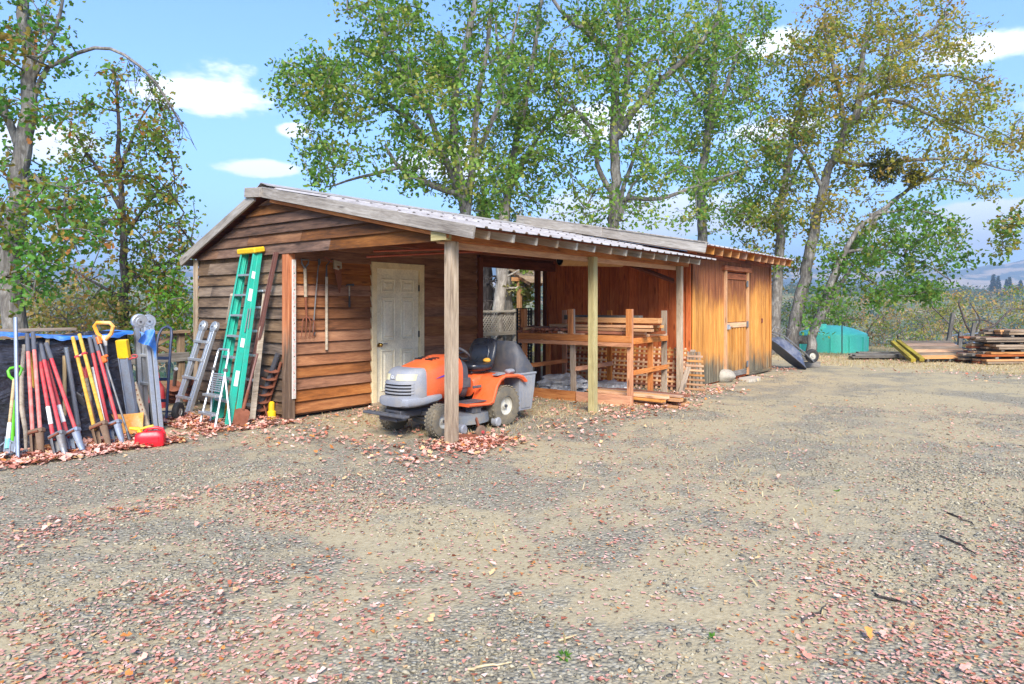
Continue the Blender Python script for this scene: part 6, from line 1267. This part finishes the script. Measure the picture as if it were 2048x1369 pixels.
# ---- scrub and bushes
def bush(label, px, py, rx, ry, Y, pal, seed, dens, leaf=.10, per=16, bark='bark', base=None, dead=.1, name='shrub', simple=True, dr=None):
    rng = R_(seed); b = at(px, py, Y); b.z = gz1(b) - .15; limbs = []
    for k in range(3):
        t = at(px + rng.uniform(-.6, .6) * rx, py - rng.uniform(.1, .7) * ry, Y + rng.uniform(-.6, .6)); m = b.lerp(t, .5) + V((rng.normal() * .25, rng.normal() * .25, .1)); limbs.append(([b, m, t], .05 - k * .008, .012))
    grow(name, label, 'shrub', limbs, blobs([(px, py, rx, ry, dr if dr else rx / FPX * Y * .9, 1)], Y, rng, dens), leaf, per, pal, W[bark], seed, dead=dead, simple=simple, spread=.30)
bush('rust and olive scrub behind the black tarp at far left', 60, 645, 120, 85, 13.0, DRY, 31, 13)
bush('yellowing shrub behind the amber D-handle', 190, 650, 90, 80, 14.0, DRY, 32, 13)
bush('green leafy shrub beside the gable wall corner', 350, 630, 55, 85, 13.5, [(C(96, 150, 44), 3), (C(120, 160, 54), 2), (C(176, 120, 70), 1)], 33, 14)
bush('tall pale dry shrub filling the gap between the two left trees', 130, 590, 90, 70, 16.5, DRY, 34, 8, dead=.35)
bush('pink brown dry shrub low beside the rail fence', 340, 690, 60, 45, 15.0, [(C(196, 136, 104), 3), (C(170, 140, 80), 2), (C(120, 130, 60), 1)], 35, 15)
bush('olive shrub at the far left behind the trunk', -40, 600, 90, 120, 14.5, OLIVE, 36, 10)
bush('dry pink shrub behind the turquoise tank', 1740, 660, 70, 50, 25.5, [(C(190, 140, 110), 2), (C(150, 140, 80), 3), (C(96, 116, 56), 2)], 37, 22, per=12, dead=.3)
bush('green leafy shrub between tank and plank raft', 1800, 668, 70, 40, 25.0, OLIVE, 38, 22, per=14)
bush('pale brown open scrub right of the tank', 1850, 650, 70, 55, 27.0, [(C(190, 152, 120), 2), (C(150, 146, 84), 3), (C(100, 120, 60), 2)], 39, 18, per=11, dead=.3)
bush('yellow green scrub behind the leaning posts', 1930, 645, 70, 50, 26.0, [(C(150, 146, 60), 3), (C(112, 128, 56), 3), (C(176, 140, 70), 1)], 40, 18, per=12, dead=.35)
bush('twisted sparse scrub above the lumber stack', 2010, 640, 70, 55, 27.5, [(C(160, 140, 70), 3), (C(112, 128, 60), 3), (C(186, 150, 90), 1)], 41, 16, per=11, dead=.35)
bush('olive scrub at the far right behind the lumber stack', 2120, 640, 80, 70, 28.0, OLIVE, 42, 14, per=12)
bush('green undergrowth behind the storage shed and leaning trunks', 1600, 650, 60, 60, 23.5, OLIVE, 43, 18, per=14)
bush('olive undergrowth below the leaning oak trunks', 1670, 640, 60, 50, 24.5, GREEN, 45, 18, per=14)
bush('pale undergrowth glimpsed behind the lattice fence', 1030, 640, 60, 60, 20.5, [(C(190, 180, 120), 2), (C(150, 170, 90), 2), (C(200, 170, 140), 1)], 46, 18, per=14)
for k, (px, py, rx, ry, Yb, pal, lb) in enumerate(((1960, 615, 110, 40, 38, DRY, 'dry golden brush on the slope above the leaning posts'), (1850, 610, 90, 40, 36, OLIVE, 'olive brush on the slope right of the drooping oak'), (2060, 610, 90, 45, 40, OLIVE, 'olive brush on the slope at the right edge'), (1760, 625, 80, 40, 34, DRY, 'tawny brush on the slope behind the drooping oak leaves'), (1660, 610, 70, 50, 33, OLIVE, 'olive brush on the slope behind the leaning trunks'), (1900, 665, 90, 30, 30, DRY, 'tawny low brush just beyond the plank raft'))):
    bush(lb, px, py, rx, ry, Yb, pal, 130 + k, 22, leaf=.15, per=13, dead=.15)
# bare black twisted branch snag
rng = R_(71); o = thing('dead_snag', 'twisted dark dead branch rising behind the scrap posts', 'branch', at(1960, 690, 24.0)); b0 = np.array(WM[o.name].translation); P0, P1, Ra, Rb = [], [], [], []
for pts, r0, r1 in (([(1945, 705), (1955, 670), (1990, 650), (2010, 630), (2025, 618), (2048, 620)], .06, .02), ([(1940, 680), (1915, 665), (1890, 640), (1860, 610)], .04, .015), ([(1925, 628), (1918, 610), (1920, 598)], .035, .025), ([(1925, 628), (1932, 650), (1945, 670)], .035, .04), ([(1950, 665), (1960, 640), (1945, 615), (1940, 605)], .03, .012), ([(1990, 650), (1965, 640), (1940, 642)], .035, .02)):
    sp = smooth_path([np.array(p) for p in pth(pts, 24.0)], .15)
    for k in range(len(sp) - 1):
        f = k / (len(sp) - 1); P0.append(sp[k] - b0); P1.append(sp[k + 1] - b0); Ra.append(r0 + (r1 - r0) * f); Rb.append(r0 + (r1 - r0) * (k + 1) / (len(sp) - 1))
tubes('limb', P0, P1, Ra, Rb, W['bark_dark'], o, 7)
# ---- conifers on the far ridge
def ridge_spot(px):
    best = None
    for d in np.linspace(160, 640, 60):
        p = at(px, 600, d); z = gz1(p); e = (z - CAM.z) / d
        if best is None or e > best[0]: best = (e, d, V((p.x, p.y, z)))
    return best
def conifer(px, topy, Y, hgt, seed, label):
    rng = R_(seed); e_, d_, b = ridge_spot(px); b = b - V((0, 0, .5)) - HD * rng.uniform(0, 18); hgt = hgt * d_ / 300
    b.z = gz1(b) - .5; o = thing('fir_tree', label, 'tree', Matrix.Translation(b), 'firs on the far ridge'); n = 900; f = rng.random(n) ** .7; h = hgt * (.08 + .92 * (1 - f)); r = hgt * .20 * f * (rng.random(n) ** .4) * (1 + .25 * np.sin(h * 3)); a = rng.uniform(0, 6.28, n)
    c = np.stack([r * np.cos(a), r * np.sin(a), h - r * .25], 1); leaf_mesh('crown', c, np.stack([np.cos(a), np.sin(a), -.3 + 0 * a], 1), hgt * .085 * rng.uniform(.6, 1.3, n), pick([(C(34, 62, 44), 2), (C(46, 76, 50), 2), (C(30, 52, 40), 1)], n, rng), o, rng, simple=True)
    tubes('trunk', [np.zeros(3)], [np.array([0, 0, hgt * .95])], [hgt * .016], [hgt * .003], W['bark_dark'], o, 6)
rngc = R_(80)
for k, px in enumerate([1850, 1862, 1962, 1975, 1986, 1998, 2008, 2020, 2032, 2045, 2060, 2075, 2100]): conifer(px + rngc.uniform(-3, 3), 560, 300 + rngc.uniform(-25, 30), rngc.uniform(6, 10), 90 + k, 'dark green fir, ' + NTH[k] + ' from the left on the far forested ridge')
# ---- far forest on the hills (one mass)
def forest():
    rng = R_(99); n = 9500; az_ = rng.uniform(-.95, .95, n); d = np.exp(rng.uniform(math.log(75), math.log(640), n)); ca = A - 0; dirv = np.stack([np.sin(A + az_), np.cos(A + az_)], 1); x = CAM.x + dirv[:, 0] * d; y = CAM.y + dirv[:, 1] * d; z = gheight(x, y)
    dn = fbm(x / 60, y / 60, 77, 3); keep = (dn > .33) | (rng.random(n) < .35); x, y, z, d = x[keep], y[keep], z[keep], d[keep]; n = len(x); s_ = rng.uniform(1.8, 3.6, n)
    m = 26; c = []; col = []; per = np.repeat(np.arange(n), m); q = unit(rng.normal(size=(n * m, 3))) * (rng.random((n * m, 1)) ** .33); cen = np.stack([x, y, z], 1)[per] + q * (s_[per][:, None] * np.array([1.15, 1.15, .95])) + np.array([0, 0, 1]) * s_[per][:, None] * .9
    tc_ = pick([(C(70, 98, 54), 4), (C(92, 108, 56), 3), (C(134, 122, 66), 2), (C(168, 136, 84), 1.2), (C(54, 80, 52), 2)], n, rng); col = np.clip(tc_[per] * (1 + rng.normal(size=(n * m, 1)) * .16), .01, .9)
    tag(leaf_mesh('far_woodland', cen, q, s_[per] * .62 * rng.uniform(.6, 1.2, n * m), col, None, rng, simple=True), 'hazy mixed woodland covering the far hillside', 'woodland', kind='stuff')
forest()
# ------------------------------------------------------------------ loose gravel, fallen leaves, dry grass
def cam_xy(X, Yd): return CAM.x + RT.x * X + HD.x * Yd, CAM.y + RT.y * X + HD.y * Yd
def stone_material():
    t = NT('loose stones'); a = t.n.new('ShaderNodeVertexColor'); a.layer_name = 'col'; n = t.noise(t.coord((1, 1, 1), False), 90, 3, 0.6); c = t.hsv(a.outputs[0], 0.5, 1, t.mr(n, 0.3, 0.7, 0.8, 1.15)); return t.fin(c, 0.92, 0, 0.2)
W['stone_col'] = stone_material()
def blocked(x, y): return ((x > -.05) & (x < 3.9) & (y > -.05) & (y < 2.4)) | ((x > 6.2) & (x < 10.75) & (y > -3.0) & (y < .4))
def gravel(name, n, ymin, ymax, smin, smax, seed, pw):
    rng = R_(seed); u = rng.random(n); Yd = (ymin ** pw + u * (ymax ** pw - ymin ** pw)) ** (1 / pw); X = rng.uniform(-.98, .98, n) * Yd; x, y = cam_xy(X, Yd)
    d = .6 * fbm(x * .55 + 9, y * .55 + 4, 51, 3) + .4 * fbm(x * 2.2, y * 2.2, 52, 3); trk = np.exp(-((np.abs(np.abs(x * TRN.x + y * TRN.y - TRC) - .75)) / .25) ** 2); keep = (rng.random(n) < np.clip((d - .36) / .16, .10, 1) * (1 - .7 * trk)) & ~blocked(x, y); x, y = x[keep], y[keep]; n = len(x); z = gheight(x, y)
    s_ = smin * (smax / smin) ** (rng.random(n) ** 2.2); base = np.array([(1, 0, 0), (.3, .95, .1), (-.8, .6, -.1), (-.75, -.65, .1), (.35, -.9, 0), (.1, .05, .75), (-.15, -.1, -.7)]); F_ = np.array([(0, 1, 5), (1, 2, 5), (2, 3, 5), (3, 4, 5), (4, 0, 5), (1, 0, 6), (2, 1, 6), (3, 2, 6), (4, 3, 6), (0, 4, 6)])
    v = base[None] * (1 + rng.normal(size=(n, 7, 1)) * .2) + rng.normal(size=(n, 7, 3)) * .12; v = v * (s_[:, None, None] * np.stack([rng.uniform(.8, 1.3, n), rng.uniform(.55, 1, n), rng.uniform(.35, .7, n)], 1)[:, None]); a = rng.uniform(0, 6.28, n); ca, sa = np.cos(a)[:, None], np.sin(a)[:, None]; tl_ = rng.normal(size=n)[:, None] * .2
    vx = v[..., 0] * ca - v[..., 1] * sa; vy = v[..., 0] * sa + v[..., 1] * ca; vz = v[..., 2] + vx * tl_; V_ = np.stack([vx + x[:, None], vy + y[:, None], vz + z[:, None] + s_[:, None] * .12], -1)
    col = pick([(C(142, 134, 113), 4), (C(160, 150, 126), 3.5), (C(122, 115, 99), 3), (C(146, 143, 132), 1.2), (C(174, 163, 137), 2), (C(98, 93, 84), .6), (C(180, 172, 154), .05)], n, rng, .1)
    return tag(bulk(name, V_.reshape(-1, 3), (np.arange(n)[:, None, None] * 7 + F_[None]).reshape(-1, 3), W['stone_col'], None, None, np.repeat(col, 7, 0)), 'loose grey crushed gravel strewn over the yard', 'gravel', kind='stuff')
gravel('gravel', 95000, 2.2, 6.5, .005, .020, 201, 1.0)
gravel('gravel', 52000, 5.5, 15, .008, .021, 202, 1.0)
def litter_material():
    t = NT('dry leaf litter'); a = t.n.new('ShaderNodeVertexColor'); a.layer_name = 'col'; n = t.noise(t.coord((1, 1, 1), False), 60, 3, 0.6); return t.fin(t.hsv(a.outputs[0], 0.5, 1, t.mr(n, 0.3, 0.7, 0.85, 1.15)), 0.8, 0, 0.25)
W['litter'] = litter_material()
GL = [(C(206, 150, 130), 4), (C(214, 164, 145), 3), (C(194, 128, 108), 2.0), (C(222, 182, 164), 1.6), (C(164, 96, 72), 1.6), (C(206, 166, 118), 1.6), (C(118, 70, 50), 1.0), (C(190, 120, 60), .8)]
def fallen(name, n, X_, Y_, size, seed, dens=None, lift=.012):
    rng = R_(seed); x = rng.uniform(*X_, n); y = rng.uniform(*Y_, n)
    if dens is not None: keep = rng.random(n) < dens(x, y); x, y = x[keep], y[keep]
    keep = ~blocked(x, y); x, y = x[keep], y[keep]; n = len(x); z = gheight(x, y) + lift + rng.random(n) * .02; L = LEAF.copy(); L[:, 1] -= .5; a = rng.uniform(0, 6.28, n); s_ = size * rng.uniform(.5, 1.3, n)
    curl = rng.uniform(.0, .9, n); lv = np.repeat(L[None], n, 0); lv[..., 2] = curl[:, None] * (np.abs(lv[..., 0]) * 1.1 + lv[..., 1] ** 2 * .9) + rng.normal(size=(n, 8)) * .03; tx = rng.normal(size=n) * .28; ty = rng.normal(size=n) * .28
    lv[..., 2] += lv[..., 0] * tx[:, None] + lv[..., 1] * ty[:, None]; lv *= s_[:, None, None]; ca, sa = np.cos(a)[:, None], np.sin(a)[:, None]; V_ = np.stack([lv[..., 0] * ca - lv[..., 1] * sa + x[:, None], lv[..., 0] * sa + lv[..., 1] * ca + y[:, None], np.maximum(lv[..., 2], -.008) + z[:, None]], -1)
    return tag(bulk(name, V_.reshape(-1, 3), (np.arange(n)[:, None, None] * 8 + LFACE[None]).reshape(-1, 3), W['litter'], None, None, np.repeat(pick(GL, n, rng, .14), 8, 0)), 'fallen pink brown oak leaves scattered over the ground', 'fallen leaves', kind='stuff')
def d_general(x, y):
    st_ = fbm(x * .5 + 2, y * 1.1 + 7, 61, 3); X = (x - CAM.x) * RT.x + (y - CAM.y) * RT.y; Yd = (x - CAM.x) * HD.x + (y - CAM.y) * HD.y
    side = np.clip((-X - .2) / 2.0, 0, 1) * .55 + np.clip((X - .9) / 1.2, 0, 1) * np.clip((5.2 - Yd) / 2, 0, 1) * .45 + .10; side = np.where(Yd > 10, .06, side)
    return np.clip((st_ - .40) / .15, .06, 1) * side * (np.abs(X) < Yd * 1.1 + 1)
fallen('fallen_leaves', 27000, (-7.5, 6.5), (-10.5, 2.0), .040, 301, d_general)
def d_band(x, y):   # drifted along the tools and along the drip line of the carport
    n = fbm(x * 1.3, y * 1.3, 71, 3); a = np.exp(-((y + .12) / .30) ** 2) * (x < -.2) * (x > -4.2); b = np.exp(-((y + 3.35 + .1 * np.sin(x * 2)) / .42) ** 2) * (x > -1.1) * (x < 6.6); c = np.exp(-(((x + .45) / .5) ** 2)) * (y > -3.4) * (y < .8) * .55; d = np.exp(-((y + 3.15) / .25) ** 2) * (x > 6) * (x < 11.5) * .6
    e = (x > -.5) * (x < 6.0) * (y < -.1) * (y > -3.3) * .16
    return np.clip(np.maximum.reduce([a, b * .85, c, d, e]) * np.clip((n - .25) / .25, .15, 1), 0, 1)
fallen('fallen_leaves', 30000, (-4.4, 12), (-4.4, 1.0), .056, 302, d_band)
fallen('fallen_leaves', 4200, (-.6, 1.0), (-3.7, -2.5), .065, 303, lambda x, y: np.exp(-((x - .25) / .4) ** 2 - ((y + 3.05) / .3) ** 2) * .9)
fallen('fallen_leaves', 5000, (10.8, 22), (-9, 0), .055, 304, lambda x, y: np.clip(fbm(x * .8, y * .8, 81, 3) - .35, 0, 1) * 2)
fallen('fallen_leaves', 3200, (-3.5, -1.6), (-.55, .40), .08, 305, lambda x, y: np.clip(1.15 - ((y + .08) / .42) ** 2, 0, 1) * np.clip((fbm(x * 2, y * 2, 83, 3) - .28) / .2, .2, 1))
fallen('fallen_leaves', 1900, (-1.3, -.05), (-.35, 1.4), .075, 306, lambda x, y: np.clip((fbm(x * 2, y * 2, 84, 3) - .30) / .2, .15, 1))
def fragments(n, seed):
    rng = R_(seed); Yd = rng.uniform(2.2, 10.5, n); X = rng.uniform(-.95, .95, n) * Yd; x, y = cam_xy(X, Yd); keep = (rng.random(n) < np.clip(.16 + d_general(x, y) * 1.6, 0, 1)) & ~blocked(x, y); x, y = x[keep], y[keep]; n = len(x); z = gheight(x, y) + .008; a = rng.uniform(0, 6.28, n); s_ = rng.uniform(.008, .022, n); q = np.array([(-.6, -.3, 0), (.7, -.25, .15), (.45, .5, 0), (-.5, .4, .2)]); v = q[None] * s_[:, None, None] * (1 + rng.normal(size=(n, 4, 3)) * .3); ca, sa = np.cos(a)[:, None], np.sin(a)[:, None]
    V_ = np.stack([v[..., 0] * ca - v[..., 1] * sa + x[:, None], v[..., 0] * sa + v[..., 1] * ca + y[:, None], v[..., 2] + z[:, None]], -1); tag(bulk('leaf_fragments', V_.reshape(-1, 3), np.arange(n * 4).reshape(-1, 4), W['litter'], None, None, np.repeat(pick(GL, n, rng, .14), 4, 0)), 'broken pink brown leaf crumbs spread across the gravel', 'leaf litter', kind='stuff')
fragments(90000, 310)
# dry grass along the far edge
def grass(name, n, X_, Y_, hgt, seed, pal, dens=None):
    rng = R_(seed); x = rng.uniform(*X_, n); y = rng.uniform(*Y_, n)
    if dens is not None: keep = rng.random(n) < dens(x, y); x, y = x[keep], y[keep]
    keep = ~blocked(x, y); x, y = x[keep], y[keep]; n = len(x); z = gheight(x, y); h = hgt * rng.uniform(.4, 1.3, n); a = rng.uniform(0, 6.28, n); w = .006; ln = rng.normal(size=(n, 2)) * .55
    p = np.stack([x, y, z], 1); dx = np.stack([np.cos(a), np.sin(a), 0 * a], 1) * w; tip = p + np.stack([ln[:, 0] * h, ln[:, 1] * h, h], 1); mid = (p + tip) / 2 + np.array([0, 0, .12]) * h[:, None]; V_ = np.stack([p - dx, p + dx, mid + dx * .7, mid - dx * .7, tip], 1); F_ = np.array([(0, 1, 2), (0, 2, 3), (3, 2, 4)])
    return tag(bulk(name, V_.reshape(-1, 3), (np.arange(n)[:, None, None] * 5 + F_[None]).reshape(-1, 3), W['leaf'], None, None, np.repeat(pick(pal, n, rng, .12), 5, 0)), 'short dry straw coloured grass along the yard edge', 'dry grass', kind='stuff')
ST = [(C(206, 188, 146), 3), (C(192, 170, 126), 3), (C(220, 204, 166), 2), (C(166, 150, 110), 1)]
grass('dry_grass', 34000, (10.9, 25), (-11, 2.5), .06, 401, ST, lambda x, y: np.clip((x + (fbm(x * .5, y * .5, 91, 3) - .45) * 9 - 12.3) / 2.5, 0, 1))
grass('dry_grass', 9000, (-4, 11), (2.45, 5.5), .22, 402, ST + [(C(120, 130, 60), 2)])
grass('dry_grass', 2600, (0.2, 6.0), (-3.2, -.1), .05, 403, ST)
grass('dry_grass', 1500, (-4.2, 3.5), (-9.5, -4), .05, 404, ST, lambda x, y: np.clip(fbm(x, y, 95, 3) - .38, 0, 1) * 5)
# twigs and a few weeds in the foreground
for k, (a, b, lb) in enumerate((((1600, 1250), (1655, 1215), 'straight grey twig lying in the right foreground'), ((1895, 1028), (1945, 1052), 'dark crooked twig near the right edge of the gravel'), ((1880, 1075), (1960, 1115), 'thin dark twig below the crooked one at right'), ((1740, 1190), (1850, 1225), 'long thin twig across leaves in the right foreground'), ((1115, 1286), (1150, 1278), 'short straw coloured stick in the bottom middle'), ((925, 1345), (1005, 1330), 'pale straw stalk at the bottom edge'))):
    p0, p1 = gp(*a), gp(*b); rngt = R_(500 + k); sp = [p0.lerp(p1, f) + V((rngt.normal() * .012, rngt.normal() * .012, .012)) for f in np.linspace(0, 1, 7)]
    tag(MB().tube(sp, [.005, .006, .006, .005, .005, .004, .003], 6).build('twig', W['bark_dark'] if k < 4 else W['handle'], None), lb, 'twig')
for k, (px, py, lb) in enumerate(((1130, 1315, 'small green weed sprouting at the bottom middle'), (1428, 1280, 'tiny green weed among leaves near the bottom'), (1675, 985, 'tiny green weed on the gravel at right'))):
    rng = R_(520 + k); c = gp(px, py); n = 22; d = unit(rng.normal(size=(n, 3)) + np.array([0, 0, .6])); o = thing('weed', lb, 'weed', Matrix.Translation(c)); leaf_mesh('leaves', d * .012 * np.array([1.6, 1.6, .6]), d, np.full(n, .028), pick([(C(88, 140, 50), 1), (C(110, 160, 60), 1)], n, rng), o, rng, simple=True)
# ------------------------------------------------------------------ air
hm = bpy.data.materials.new('air'); hm.use_nodes = True; hn = hm.node_tree.nodes
for q in list(hn):
    if q.type == 'BSDF_PRINCIPLED': hn.remove(q)
pv = hn.new('ShaderNodeVolumePrincipled'); pv.inputs['Color'].default_value = (.62, .79, 1.0, 1); pv.inputs['Density'].default_value = 0.0007; pv.inputs['Anisotropy'].default_value = 0.2
hm.node_tree.links.new(pv.outputs[0], hn['Material Output'].inputs['Volume'])
tag(MB().box((CAM.x, CAM.y, 115), (7200, 7200, 320)).build('haze', hm, None, Matrix(), smooth=0), kind='stuff')
